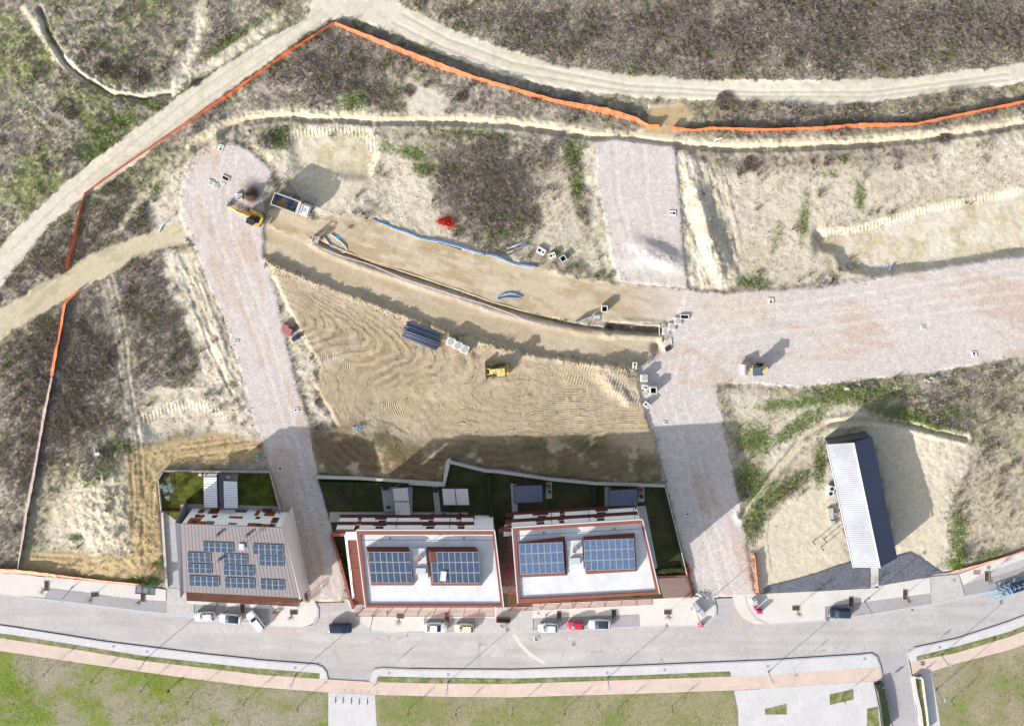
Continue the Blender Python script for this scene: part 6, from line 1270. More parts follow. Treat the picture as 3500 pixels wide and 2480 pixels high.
ground_tube('blue_hose', lp, .12, m_blue, 'blue hose laid in a flat loop on the upper road bed', 'hose', dz=.06)
ground_tube('grey_hose', tl(1, 1, [(600, 530), (680, 630), (760, 675), (808, 678), (815, 640), (770, 590), (700, 530), (660, 505)]), .13, m_gd, 'grey hose bent into a long hairpin by the chamber form', 'hose', dz=.05)
ground_tube('white_drain', tl(1, 1, [(600, 628), (740, 688), (1000, 768), (1300, 890), (1700, 1022), (2000, 1112), (2284, 1212)]) + tl(2, 1, [(80, 1230), (300, 1290)]), .1, mat('pinkish pipe', (228, 212, 216), .5, .05), 'thin pale drain line along the narrow trench', 'pipe', dz=.5)
ground_tube('grey_duct', tl(1, 1, [(1592, 588), (1680, 608), (1790, 645)]), .1, mat('dark duct', (150, 140, 130), .6), 'short dark duct beside the blue ducts', 'duct')
# chamber form at the hairpin hose
cf = thing('steel_form', 'pale steel box form beside the hairpin hose', 'steel form', (*M(1081, 816), gz(1081, 816)), math.radians(-15))
b = MB()
for sx in (-1, 1):
    for sy in (-1, 1): b.box((sx * .6, sy * .6, .9), (.1, .1, 1.8))
    b.box((sx * .6, 0, 1.7), (.08, 1.2, .12)); b.box((0, sx * .6, 1.7), (1.2, .08, .12)); b.box((sx * .6, 0, .8), (.05, 1.1, 1.4))
b.build('frame', m_cc, cf); b = MB(); b.box((0, 0, 1.2), (1.0, 1.0, .1)); b.build('panel', mat('dusty steel', (196, 190, 180), .7, .15, 3.0), cf)
b = MB(); b.tube([(*M(1157, 806), gz(1157, 806)), (M(1157, 806)[0], M(1157, 806)[1], gz(1157, 806) + 1.1)], .05, 6); b.box((M(1160, 807)[0], M(1160, 807)[1], gz(1160, 807) + 1.2), (.9, .35, .3), -.1); single('marker_post', b, mat('bright blue', (60, 160, 220), .5), 'short post with bright blue head on the upper road bed', 'post')
# red-orange net heap
def heap(name, spots, rgb, label, cat, r_=.9, n=260, hh=.5):
    t = thing(name, label, cat, (*M(*spots[0]), gz(*spots[0]))); vs = []; cs = []; base = RGB(*rgb); x0, y0 = M(*spots[0])
    for s in spots:
        sx, sy = M(*s)
        for i in range(n // len(spots)):
            p = Vector((sx - x0 + rnd.gauss(0, r_ * .4), sy - y0 + rnd.gauss(0, r_ * .35), abs(rnd.gauss(.1, hh * .5))))
            e1 = Vector((rnd.gauss(0, 1), rnd.gauss(0, 1), rnd.gauss(0, .7))).normalized() * rnd.uniform(.1, .3); e2 = Vector((rnd.gauss(0, 1), rnd.gauss(0, 1), rnd.gauss(0, .7))).normalized() * rnd.uniform(.1, .3)
            vs += [tuple(p - e1), tuple(p + e2), tuple(p + e1)]; cs += [base * rnd.uniform(.6, 1.3)] * 3
    V = np.array(vs); o = arrays_mesh('folds', V, np.arange(len(V)).reshape(-1, 3), m_leaf, np.array(cs), t); return t
heap('net_heap', [(1508, 757), (1525, 762), (1540, 768), (1530, 752)], (236, 68, 44), 'crumpled bright red orange netting in the scrub', 'netting', 1.1, 900)
heap('plastic_heap', [(1225, 1460), (1235, 1455), (1218, 1466)], (226, 230, 238), 'crumpled white plastic by the shadow edge', 'plastic sheet', .9, 260, .35)
heap('plastic_sheet', [(1112, 1419), (1118, 1414)], (240, 240, 240), 'small white scrap at the platform corner', 'plastic sheet', .5, 80, .2)
heap('white_sheet', [(3144, 1355), (3147, 1362)], (246, 246, 246), 'white plastic scrap in the grass right of the shed shadow', 'plastic sheet', .5, 90, .25)
heap('plastic_heap', [(2395, 2030), (2408, 2026), (2418, 2036)], (240, 240, 240), 'white rubbish pile behind the pavement corner', 'rubbish', .8, 200, .3)
heap('net_heap', [(525, 1929), (527, 1932)], (240, 60, 50), 'small red scrap beside the white garden wall', 'netting', .4, 70, .3)
heap('plastic_heap', [(882, 1558), (884, 1566)], (226, 232, 240), 'white bag with blue hose end near the garden wall corner', 'bag', .6, 110, .4)
heap('net_heap', [(2343, 1925), (2348, 1940), (2350, 1952)], (240, 110, 60), 'orange netting bundled at the corner garden', 'netting', .8, 240, .6)
b = MB(); p = M(872, 1569); b.tube([(p[0] + .6, p[1] + .4, .35), (p[0], p[1], .2), (p[0] - .4, p[1] - .2, .15)], .09, 6); single('blue_pipe_end', b, m_blue, 'short bright blue pipe beside the white bag', 'pipe')
# leaning white barrier pole, tarpaulin, lamp part by the ditch
b = MB(); b.tube([(*M(2428, 502), .6), (*M(2445, 478), .9), (*M(2464, 470), 1.1)], .16, 8); single('bent_pipe', b, m_wp, 'bent white pipe lying across the upper ditch bank', 'pipe')
b = MB(); z_ = gz(565, 765); b.tube([(*M(543, 792), z_ + .1), (*M(556, 768), z_ + .25), (*M(575, 750), z_ + .3), (*M(600, 732), z_ + .2)], .28, 6, r2=.1); single('plastic_roll', b, mat('pale film', (214, 226, 228), .4), 'pale plastic film trailing down the bank by the dirt path', 'plastic sheet')
heap('white_scrap', [(638, 825), (634, 822)], (250, 250, 250), 'white scrap at the end of the dirt path', 'plastic sheet', .5, 80, .25)
# brick pallets and black chamber
for i, (x, y, an, lb) in enumerate(((976, 1118, -25, 'left pallet of reddish paving blocks'), (989, 1131, -20, 'right pallet of reddish paving blocks'))):
    T = thing('block_pallet', lb, 'pallet', (*M(x, y), gz(x, y)), math.radians(an), 'pallets of reddish blocks'); b = MB()
    for k_ in range(4):
        for l_ in range(5): b.box((-.45 + k_ * .3, -.6 + l_ * .3, .55), (.28, .28, .9))
    b.build('blocks', mat('reddish blocks', (198, 128, 122), .9, .08, 3.0), T); b = MB(); b.box((0, 0, .06), (1.3, 1.6, .1)); b.build('pallet_base', mat('pallet wood', (168, 140, 104), .9), T)
T = thing('plastic_chamber', 'black ribbed plastic inspection chamber lying on its side', 'plastic tank', (*M(1013, 1153), gz(1013, 1153) + .4), math.radians(28)); b = MB()
m_bk = mat('black plastic tank', (84, 98, 124), .4, .1, 2.0, spec=.5); b.cyl((0, 0, 0), .42, 1.7, 18, 'x')
for k_ in range(5): b.cyl((-.6 + k_ * .3, 0, 0), .5, .1, 18, 'x')
b.build('barrel', m_bk, T); b = MB(); b.cyl((.4, .1, .5), .26, .4, 14); b.build('spigot', m_bk, T); b = MB(); b.cyl((.4, .1, .705), .2, .02, 14); b.build('opening', m_dk, T)
# trench shoring, shuttering parts near the trench
T = thing('trench_frame', 'white trench shoring beam across the open trench', 'shoring', (*M(2253, 1126), 0), 0); b = MB(); b.box((0, 0, .35), (.16, 2.3, .18)); b.build('cross_beam', m_cc, T)
b = MB(); b.box((-2.6, .95, .3), (5.2, .06, .12)); b.build('side_rail', m_cc, T)
T = thing('angle_panel', 'angled steel shutter panel on the upper road bed', 'shutter panel', (*M(1994, 1088), gz(1994, 1088)), math.radians(22)); b = MB(); b.box((-.9, 0, .55), (1.7, .12, 1.1)); b.box((.9, 0, .6), (1.7, .12, 1.1)); b.build('panel', mat('galvanised', (206, 210, 222), .4, .08, 2.0, metal=.3), T)
b = MB()
for x_ in (-1.2, 0, 1.2): b.box((x_, -.4, .25), (.08, .8, .08))
b.build('brace', m_steel, T)
T = thing('excavator_bucket', 'toothed excavator bucket lying beside the shutter panel', 'bucket', (*M(2040, 1083), gz(2040, 1083)), 0); b = MB(); rg = []
for x_ in (-.7, .7): rg.append([(x_, -.5, .1), (x_, -.2, .05), (x_, .5, .15), (x_, .65, .6), (x_, .45, .85), (x_, .35, .85), (x_, .5, .55), (x_, .4, .25), (x_, -.2, .14), (x_, -.5, .18)])
b.loft(rg); b.build('shell', mat('galvanised', (206, 210, 222)), T); b = MB()
for k_ in range(5): b.box((-.6 + k_ * .3, -.65, .12), (.09, .3, .08))
b.build('teeth', m_steel, T)
b = MB(); b.box((*M(2283, 1190), gz(2283, 1190) + .15), (1.2, .9, .2), .5); single('steel_plate', b, m_plast, 'dark plate lying on the stone by the trench end', 'plate')
b = MB(); b.box((*M(2294, 1165), gz(2294, 1165) + .12), (.16, 1.5, .1), .12); single('timber', b, m_cc, 'short white batten near the trench end', 'batten')
b = MB(); b.box((*M(338, 1545), gz(338, 1545) + .4), (1.0, .6, .5), .05); b.box((*M(329, 1528), gz(329, 1528) + .4), (.12, 1.1, .5), .2); single('white_box', b, m_antw, 'white box with an upright post in the left scrub', 'box')
def rock(px, py, s, rgb, label, name='rock'):
    b = MB(); n = 7; z = gz(px, py); x, y = M(px, py)
    r0_ = [rnd.uniform(.7, 1.1) for _ in range(n)]; b.hexa([(x + math.cos(k * 2 * math.pi / n) * s * r0_[k], y + math.sin(k * 2 * math.pi / n) * s * .8 * r0_[k], z - .1) for k in range(n)], [(x + math.cos(k * 2 * math.pi / n) * s * r0_[k] * .7, y + math.sin(k * 2 * math.pi / n) * s * .55 * r0_[k], z + s * rnd.uniform(.5, .8)) for k in range(n)])
    return single(name, b, mat('rock ' + label[:8], rgb, .95, .15, 3.0, .03, 4), label, 'rock')
rock(2893, 1326, .6, (214, 204, 188), 'pale boulder at the lower edge of the wide stone road'); rock(2937, 1311, .35, (214, 204, 188), 'small pale stone right of the boulder')
rock(3185, 1290, .6, (200, 200, 200), 'grey rubble piece at the road edge'); rock(3175, 1302, .5, (206, 206, 206), 'second grey rubble piece beside it'); rock(3162, 1296, .45, (222, 216, 208), 'light rubble stone left of the grey ones'); rock(2658, 1328, .35, (200, 204, 214), 'round pale stone by the road corner'); rock(3398, 1252, .3, (230, 230, 230), 'white stone beside the pale pole')
rock(1118, 362, .55, (190, 186, 180), 'grey block above the ditch bank near the top'); rock(845, 455, .7, (228, 222, 206), 'white boulder above the left stone road')
b = MB(); b.tube([(*M(3360, 1266), gz(3360, 1266) + .2), (*M(3418, 1255), gz(3418, 1255) + .2)], .08, 6); single('pole', b, m_conc, 'long pale pole lying on the grass at the right edge', 'pole')
b = MB(); b.tube([(*M(3220, 1295), gz(3220, 1295) + .2), (*M(3242, 1293), gz(3242, 1293) + .3)], .06, 6); b.tube([(*M(3233, 1293), .2), (*M(3233, 1308), .2)], .06, 6); single('metal_bracket', b, m_alu, 'T-shaped pale metal bracket in the dry grass', 'bracket')
b = MB(); z_ = gz(3048, 920); b.tube([(*M(3040, 927), z_ + .15), (*M(3046, 918), z_ + .3), (*M(3052, 910), z_ + .2)], .2, 7); single('blue_tarp', b, m_blue, 'bright blue roll in the pit at the right', 'roll')

# ------------------------------------------------------------ orange site netting
def net_mat(name, rgb, rgb2):
    m = bpy.data.materials.new(name); m.use_nodes = True; n = m.node_tree.nodes; l = m.node_tree.links; b = n['Principled BSDF']; b.inputs['Roughness'].default_value = .7
    geo = n.new('ShaderNodeNewGeometry'); t = n.new('ShaderNodeTexNoise'); t.inputs['Scale'].default_value = 2.0; t.inputs['Detail'].default_value = 5; l.new(geo.outputs['Position'], t.inputs['Vector'])
    mx = n.new('ShaderNodeMix'); mx.data_type = 'RGBA'; mx.inputs['A'].default_value = A(*rgb); mx.inputs['B'].default_value = A(*rgb2); l.new(t.outputs['Fac'], mx.inputs['Factor']); l.new(mx.outputs['Result'], b.inputs['Base Color'])
    v = n.new('ShaderNodeTexVoronoi'); v.inputs['Scale'].default_value = 9; l.new(geo.outputs['Position'], v.inputs['Vector'])
    g = n.new('ShaderNodeMath'); g.operation = 'GREATER_THAN'; g.inputs[1].default_value = 0.14; l.new(v.outputs['Distance'], g.inputs[0])
    a = n.new('ShaderNodeMapRange'); a.inputs[3].default_value = .35; l.new(g.outputs[0], a.inputs[0]); l.new(a.outputs[0], b.inputs['Alpha'])
    return m
m_net = net_mat('orange net', (252, 132, 78), (244, 108, 58)); m_net2 = net_mat('faded net', (190, 168, 158), (150, 132, 124)); m_nets = net_mat('pale orange net', (252, 180, 146), (246, 140, 100))
m_post = mat('rusty rod', (104, 76, 62), .8, .1, 2.0); m_ystr = mat('yellow strap', (240, 170, 60), .6)
def net(label, top, bot, m, zt=1.05, strap=True, step=2.6, name='site_netting'):
    """a sagging net fence: its foot follows bot, its head leans over to top"""
    if abs(bot[-1][0] - bot[0][0]) > 1.2 * abs(bot[-1][1] - bot[0][1]) or 'peak' in label: top, bot = bot, top     # leaning away from the street side
    T = thing(name, label, 'netting fence', (*M(*bot[0]), gz(*bot[0]))); b = MB(); s = MB(); pr = MB(); N = 0; va = []; 
    segs = []
    for (t0, t1), (b0, b1) in zip(zip(top[:-1], top[1:]), zip(bot[:-1], bot[1:])):
        n = max(2, int(math.hypot(t1[0] - t0[0], t1[1] - t0[1]) / 9))
        for i in range(n): segs.append((lerp(t0, t1, i / n), lerp(b0, b1, i / n)))
    segs.append((top[-1], bot[-1]))
    for i, (t_, f_) in enumerate(segs):
        zg = gz(*f_); k = .88 + .12 * abs(math.sin(i * .55)) + rnd.uniform(-.04, .04); tt = lerp(f_, t_, k)
        row = []
        for j in range(4):
            q = lerp(f_, tt, j / 3); z = zg + zt * (j / 3) * (1 if j < 3 else rnd.uniform(.9, 1.03)); row.append(P(q[0], q[1], z))
        va.append(row)
    for i in range(len(va) - 1):
        for j in range(3): b.quad(va[i][j], va[i + 1][j], va[i + 1][j + 1], va[i][j + 1])
    b.build('net', m, T, True)
    if strap:
        s.tube([(p[2][0], p[2][1], p[2][2] + .02) for p in va[::2]], .035, 5); s.build('strap', m_ystr, T, True)
    acc = 0
    for i in range(len(va)):
        if i == 0 or acc >= step * PPM:
            acc = 0; a0, a3 = va[i][0], va[i][3]; pr = MB(); pr.tube([(a0[0], a0[1], a0[2] - .3), (a3[0] + (a3[0] - a0[0]) * .1, a3[1] + (a3[1] - a0[1]) * .1, a3[2] + .15)], .03, 5); pr.build('post', m_post, T, True)
        if i < len(va) - 1: acc += math.hypot(segs[i + 1][0][0] - segs[i][0][0], segs[i + 1][0][1] - segs[i][0][1])
    return T
net('orange netting fence along the left dirt track up to its peak', tl(0, 1, [(600, 825), (650, 620), (700, 350), (738, 160)]) + tl(0, 0, [(1000, 1500), (1400, 1225), (1700, 1025), (2000, 830), (2284, 625)]) + tl(1, 0, [(300, 465), (682, 212)]),
    tl(0, 1, [(558, 800), (600, 640), (665, 400), (730, 150)]) + tl(0, 0, [(960, 1510), (1360, 1232), (1680, 1012), (1980, 805), (2284, 592)]) + tl(1, 0, [(290, 435), (682, 190)]), m_net, strap=False, step=4)
net('broad orange netting fence from the peak down to the sandy gap', tl(1, 0, [(690, 215), (1000, 350), (1300, 480), (1600, 600), (1900, 690), (2284, 800)]) + tl(2, 0, [(200, 845), (400, 895), (800, 985), (1080, 1055), (1200, 1100), (1310, 1110)]),
    tl(1, 0, [(690, 188), (1000, 305), (1300, 425), (1600, 540), (1900, 655), (2284, 765)]) + tl(2, 0, [(200, 800), (400, 860), (850, 935), (1080, 1005), (1215, 1080), (1300, 1078)]), m_net, step=5)
net('orange netting fence right of the sandy gap', tl(2, 0, [(1405, 1125), (1600, 1138), (1750, 1128), (2284, 1142)]) + tl(3, 0, [(120, 1143), (500, 1128), (900, 1108), (1340, 1092), (1650, 1025), (2150, 925), (2400, 870)]),
    tl(2, 0, [(1405, 1095), (1600, 1122), (1750, 1100), (2284, 1115)]) + tl(3, 0, [(120, 1112), (500, 1098), (900, 1066), (1340, 1066), (1650, 1000), (2150, 898), (2400, 845)]), m_net, step=4)
net('short orange netting fence in the lower left scrub', tl(0, 1, [(692, 990), (570, 1115), (540, 1300), (500, 1500), (480, 1624)]) + tl(0, 2, [(460, 215)]), tl(0, 1, [(685, 980), (548, 1105), (515, 1270), (475, 1480), (448, 1624)]) + tl(0, 2, [(430, 215)]), m_net, strap=False, step=3.5)
net('faded colourless netting fence continuing down the left side', tl(0, 2, [(458, 225), (400, 520), (340, 850), (290, 1150), (235, 1420), (205, 1624)]) + tl(0, 3, [(155, 265)]), tl(0, 2, [(432, 222), (368, 500), (315, 850), (255, 1150), (212, 1400), (185, 1624)]) + tl(0, 3, [(142, 262)]), m_net2, strap=False, step=3.0)
net('pale orange netting fence along the lower left pavement', tl(0, 3, [(-200, 285), (125, 298), (300, 312), (600, 350), (900, 385), (1215, 412)]), tl(0, 3, [(-200, 255), (125, 266), (300, 285), (600, 325), (900, 362), (1215, 392)]), m_nets, strap=False, step=2.4)
net('orange netting fence above the right end of the street', tl(3, 3, [(1655, 312), (1900, 245), (2150, 175), (2400, 95)]), tl(3, 3, [(1645, 285), (1890, 222), (2150, 148), (2400, 68)]), m_nets, strap=False, step=2.2)
net('upright orange netting strip at the shed yard corner', tl(2, 3, [(2134, 150), (2150, 300), (2170, 495)]), tl(2, 3, [(2124, 130), (2140, 300), (2160, 490)]), m_net, strap=False, step=2.5)
# thin wire fences of the shed yard
def wire(label, pts, h_=1.5, step=2.0, m=None):
    T = thing('wire_fence', label, 'wire fence', (*M(*pts[0]), gz(*pts[0]))); q = []; m = m or m_post
    for a_, c_ in zip(pts[:-1], pts[1:]):
        n = max(1, int(math.hypot(c_[0] - a_[0], c_[1] - a_[1]) / (step * PPM)))
        for i in range(n): q.append(lerp(a_, c_, i / n))
    q.append(pts[-1]); w3 = [(*M(*p), gz(*p)) for p in q]
    for p in w3: b = MB(); b.tube([(p[0], p[1], p[2] - .3), (p[0], p[1], p[2] + h_)], .035, 5); b.build('post', m, T, True)
    b = MB()
    for z in (.3, .8, 1.3, h_ - .05): b.tube([(p[0], p[1], p[2] + z) for p in w3], .018, 4)
    b.build('wire', m, T, True)
wire('thin wire fence slanting from the shed down to the stone road', [(2833, 1565), (2745, 1650), (2670, 1702), (2590, 1760), (2575, 1800)], 1.5)
wire('thin wire fence along the west side of the shed yard', [(2578, 1800), (2580, 1880), (2590, 1990)], 1.4)
for i, (x, y, lb) in enumerate(((2778, 1857, 'left wooden post pair in the shed yard'), (2816, 1847, 'upper wooden post in the shed yard'), (2806, 1875, 'lower wooden post in the shed yard'))):
    b = MB(); p = M(x, y - 6); b.tube([(p[0], p[1], 0), (p[0] + .1, p[1], 1.9)], .1, 7); b.tube([(p[0] + .1, p[1], 1.9), (p[0] + .25, p[1] + .1, 1.4)], .06, 5); single('wooden_post', b, mat('weathered timber', (120, 110, 70), .9), lb, 'post', 'wooden posts in the shed yard')
# ------------------------------------------------------------ street furniture, trees, people
m_gal = mat('galvanised post', (120, 126, 136), .45, .05, 1.0, metal=.3); m_lh = mat('lamp head', (176, 190, 206), .4, .03, 1.0)
LH = 5.8
def lamp_proto():
    T = thing('street_lamp', '', 'street lamp', (0, 0, 0), 0, 'street lamps along the street')
    b = MB(); b.tube([(0, 0, 0), (0, 0, LH)], .085, 8, r2=.06); b.build('pole', m_gal, T)
    b = MB(); b.cyl((0, 0, .12), .16, .24, 10); b.build('foot', m_gal, T)
    b = MB(); b.tube([(0, 0, LH), (0.0, -.25, LH + .12)], .05, 6); b.build('arm', m_gal, T)
    b = MB(); b.box((0, -.45, LH + .16), (.42, .75, .10)); b.box((0, -.5, LH + .09), (.3, .45, .05)); b.build('lamp_head', m_lh, T)
    return T
def copy_thing(r, loc, rz, label):
    c = r.copy(); COL.objects.link(c); c.location = loc; c.rotation_euler = (0, 0, rz); c['label'] = label
    for ch in list(r.children):
        d_ = ch.copy(); COL.objects.link(d_); d_.parent = c
        for g_ in list(ch.children): e_ = g_.copy(); COL.objects.link(e_); e_.parent = d_
    return c
lamps = [((246, 2007), 0, 'street lamp above the lower left netting fence'), ((743, 2061), 0, 'street lamp between the two leftmost white cars'), ((1276, 2104), 0, 'street lamp in front of the pergola of the left white roofed house'), ((1866, 2100), 0, 'street lamp over the white hatchback next to the red car'),
         ((2380, 2084), 0, 'street lamp beside the red bin at the pavement corner'), ((2955, 2053), 0, 'street lamp right of the dark blue hatchback by the shed'), ((500, 2248), math.pi, 'street lamp on the grass strip at the lower left'), ((1010, 2305), math.pi, 'street lamp left of the park entrance'),
         ((1532, 2327), math.pi, 'street lamp on the verge right of the park entrance'), ((2077, 2313), math.pi, 'street lamp on the verge below the three parked cars'), ((2626, 2293), math.pi, 'street lamp on the concrete square at the lower right'), ((3217, 2236), math.pi, 'street lamp by the pink path right of the side road'), ((3199, 2354), math.pi, 'street lamp at the corner of the right lawn')]
L0 = lamp_proto()
for i, ((x, y), rz, lb) in enumerate(lamps):
    if i == 0: L0.location = (*M(x, y), .1); L0['label'] = lb; L0.rotation_euler = (0, 0, rz)
    else: copy_thing(L0, (*M(x, y), .12), rz, lb)
def bare_tree(px, py, h_, sp, label, z=.12, cat='tree', rgb=(132, 112, 96), nb=26, grp='bare street saplings', leaf=None, pit=None):
    T = thing('bare_sapling', label, cat, (*M(px, py), z), 0, grp); b = MB(); b.tube([(0, 0, 0), (rnd.uniform(-.1, .1), rnd.uniform(-.1, .1), h_ * .55), (rnd.uniform(-.15, .15), rnd.uniform(-.15, .15), h_)], .05 + h_ * .006, 6, r2=.02)
    b.build('trunk', mat('bark', (120, 104, 92), .9, .1, 3.0), T); b = MB(); ends = []
    for i in range(nb):
        z0_ = h_ * rnd.uniform(.42, .95); a_ = rnd.uniform(0, 6.28); L = sp * rnd.uniform(.4, 1.0) * (1.25 - z0_ / h_ * .6); p1 = (math.cos(a_) * L * .5, math.sin(a_) * L * .5, z0_ + L * .35); p2 = (math.cos(a_ + .3) * L, math.sin(a_ + .3) * L, z0_ + L * .8)
        b.tube([(0, 0, z0_), p1, p2], .028, 4, r2=.012); b.tube([p1, (p1[0] + rnd.uniform(-.4, .4), p1[1] + rnd.uniform(-.4, .4), p1[2] + .5)], .018, 3); ends.append(p2)
    b.build('crown', mat('twigs ' + str(rgb), rgb, .9), T)
    return T
trees = [((160, 2000), 'sapling in the overgrown pit at the far left pavement', 1), ((324, 2030), 'sapling in the brown pit left of the bus shelter'), ((489, 2038), 'sapling with green shoots below the bus shelter'), ((829, 2078), 'sapling between the second and the askew white car'), ((1004, 2090), 'sapling in the square pit on the rounded pavement end'), ((1368, 2103), 'sapling left of the white saloon below the left white house'), ((1528, 2107), 'sapling between the white saloon and the yellow car'),
         ((1911, 2103), 'sapling behind the white hatchback next to the red car'), ((2098, 2098), 'sapling at the tail of the silver white saloon'), ((2282, 2090), 'sapling in the pit left of the bins'), ((2720, 2076), 'sapling in the pit left of the dark blue hatchback'), ((2909, 2054), 'sapling right behind the dark blue hatchback'), ((3093, 2030), 'sapling in the pit of the right parking bay'), ((3372, 1968), 'sapling in the overgrown pit at the right end')]
pitm = mat('tree pit soil', (92, 72, 66), .95, .25, 5.0)
for t_ in trees:
    (x, y), lb = t_[0], t_[1]
    s = 1.15 if (x in (324, 1004, 1368, 2282, 2720)) else .95; ln = 1.0 if s > 1 else 1.5
    T = thing('tree_pit', lb.replace('sapling', 'soil pit of the sapling', 1), 'tree pit', (*M(x, y), .125), 0, 'soil pits of the street saplings'); b = MB(); b.box((0, 0, .02), (s * 1.35 if s > 1 else s, .95 if s > 1 else 2.0, .05)); b.build('soil', pitm, T); b = MB()
    ww_, hh_ = (s * 1.35 if s > 1 else s) / 2, (.95 if s > 1 else 2.0) / 2
    b.tube([(-ww_, -hh_, .03), (ww_, -hh_, .03), (ww_, hh_, .03), (-ww_, hh_, .03), (-ww_, -hh_, .03)], .05, 4)
    b.build('edging', m_kerb, T)
    bare_tree(x, y, 3.6, 1.25, lb)
lawnt = [((165, 2287), 'leftmost sapling on the lower left lawn'), ((325, 2311), 'second sapling on the lower left lawn'), ((493, 2342), 'sapling on the lawn right of the lower left lamp'), ((661, 2365), 'sapling near the middle of the lower left lawn'), ((841, 2388), 'rightmost but one sapling of the lower left lawn'), ((1023, 2405), 'sapling on the lawn just left of the park entrance'),
         ((1397, 2420), 'first sapling of the middle lawn'), ((1560, 2422), 'second sapling of the middle lawn'), ((1752, 2420), 'third sapling of the middle lawn'), ((1930, 2422), 'fourth sapling of the middle lawn'), ((2112, 2418), 'fifth sapling of the middle lawn'), ((2297, 2410), 'sapling at the right end of the middle lawn'), ((2878, 2378), 'sapling in the square grass bed'), ((3250, 2390), 'sapling on the right lawn')]
for (x, y), lb in lawnt: bare_tree(x, y, 2.9, .55, lb, nb=12, grp='thin saplings on the lawns')
# leafy trees: olive in the garden, creeper between the houses
def leafy(name, px, py, z0_, h_, r_, rgb, label, n, cat='tree', trunk=True, ls=.1):
    T = thing(name, label, cat, (*M(px, py), z0_))
    if trunk: b = MB(); b.tube([(0, 0, 0), (.1, 0, h_ * .5), (0, .1, h_ * .8)], .09, 7, r2=.04); b.tube([(.05, 0, h_ * .35), (r_ * .5, r_ * .3, h_ * .75)], .04, 5); b.tube([(.05, 0, h_ * .4), (-r_ * .5, -r_ * .2, h_ * .7)], .04, 5); b.build('trunk', mat('bark', (120, 104, 92)), T)
    vs = []; cs = []; base = RGB(*rgb); cl = [(rnd.gauss(0, r_ * .5), rnd.gauss(0, r_ * .5), h_ * rnd.uniform(.45, .95)) for _ in range(14)]
    for i in range(n):
        c = cl[i % 14]; p = Vector((c[0] + rnd.gauss(0, r_ * .22), c[1] + rnd.gauss(0, r_ * .22), c[2] + rnd.gauss(0, h_ * .09)))
        e1 = Vector((rnd.gauss(0, 1), rnd.gauss(0, 1), rnd.gauss(0, .6))).normalized() * ls * rnd.uniform(.6, 1.4); e2 = Vector((rnd.gauss(0, 1), rnd.gauss(0, 1), rnd.gauss(0, .6))).normalized() * ls
        vs += [tuple(p - e1), tuple(p + e2), tuple(p + e1)]; cs += [base * rnd.uniform(.6, 1.35)] * 3
    V = np.array(vs); arrays_mesh('crown', V, np.arange(len(V)).reshape(-1, 3), m_leaf, np.array(cs), T); return T
leafy('olive_tree', *h1(150, 235), 0.05, 2.9, 1.25, (176, 184, 174), 'grey leaved olive tree on the sunlit garden lawn', 2600)
leafy('plum_shrub', *h2(208, 360), 0.05, 1.4, .9, (84, 84, 112), 'small dark purple shrub in the shaded left garden', 500, 'shrub', False)
leafy('creeper', *h3(150, 930), 1.9, 1.2, 1.0, (214, 96, 84), 'red leaved creeper on the wall between the two white roofed houses', 500, 'plant', False, .12)
leafy('creeper', *h3(140, 990), 1.9, 1.2, .9, (206, 84, 108), 'pinkish lower end of the creeper between the white roofed houses', 320, 'plant', False, .12)
leafy('green_bush', 3272, 1912, .1, 1.5, 1.5, (96, 136, 50), 'fresh green bush above the right end of the netting', 900, 'bush', False, .13)
leafy('green_bush', 500, 1990, .1, 1.2, 1.6, (74, 104, 54), 'dark green weeds behind the bus shelter', 700, 'bush', False, .13)
leafy('green_bush', 548, 1925, .1, .9, 1.0, (108, 146, 60), 'bright green weeds beside the white garden wall', 400, 'bush', False, .12)
leafy('yellow_plant', *h2(228, 540), .1, .8, .5, (140, 140, 60), 'small yellow green potted plant by the left house front', 150, 'plant', False, .08)
# distinct dark bushes in the scrub
bush = [((352, 232), 1.9, 'left clump of the dark brush group inside the upper left loop'), ((400, 250), 1.6, 'middle clump of the dark brush group inside the upper left loop'), ((478, 262), 2.0, 'right clump of the dark brush group inside the upper left loop'), ((248, 385), 1.6, 'dark bush left of the green bank near the left track'), ((668, 280), 1.1, 'lone brown bush between the ditch and the upper left track'),
        ((2480, 345), 2.2, 'tall dark bush on the lower shoulder of the upper track'), ((2570, 560), 1.9, 'dark thorny bush below the right ditch'), ((455, 990), 1.5, 'dark bush in the scrub below the dirt path'), ((285, 1100), 1.5, 'dark bush in the lower left scrub beside the tracks'), ((375, 1230), 1.6, 'dark bush right of the short orange netting'), ((3230, 480), 1.6, 'dark bush below the bend of the right ditch'), ((1580, 330), 1.4, 'brown bush right of the pale square patch'),
        ((1400, 310), 1.5, 'brown bush left of the pale square patch'), ((2840, 205), 1.8, 'dark bush in the upper right brush by the white scrap')]
for (x, y), r_, lb in bush:
    z_ = gz(x, y) - .1; T = thing('brush_bush', lb, 'bush', (*M(x, y), z_), 0, 'darker bushes standing out of the scrub'); N = 700; r = np.random.RandomState(x)
    a_ = r.uniform(0, 6.28, N); rr = r_ * np.sqrt(r.rand(N)) * .9; xx = np.cos(a_) * rr; yy = np.sin(a_) * rr; hh = (1 - (rr / r_) ** 2) * .55 + .25
    V_, F_, C_ = blades(xx, yy, np.zeros(N), hh * r.uniform(.7, 1.1, N), .04, np.full(N, .6), np.array([RGB(158, 138, 132)] * N) * r.uniform(.7, 1.3, (N, 1)), 2, x, np.full(N, .2)); arrays_mesh('twigs', V_, F_, m_leaf, C_, T)
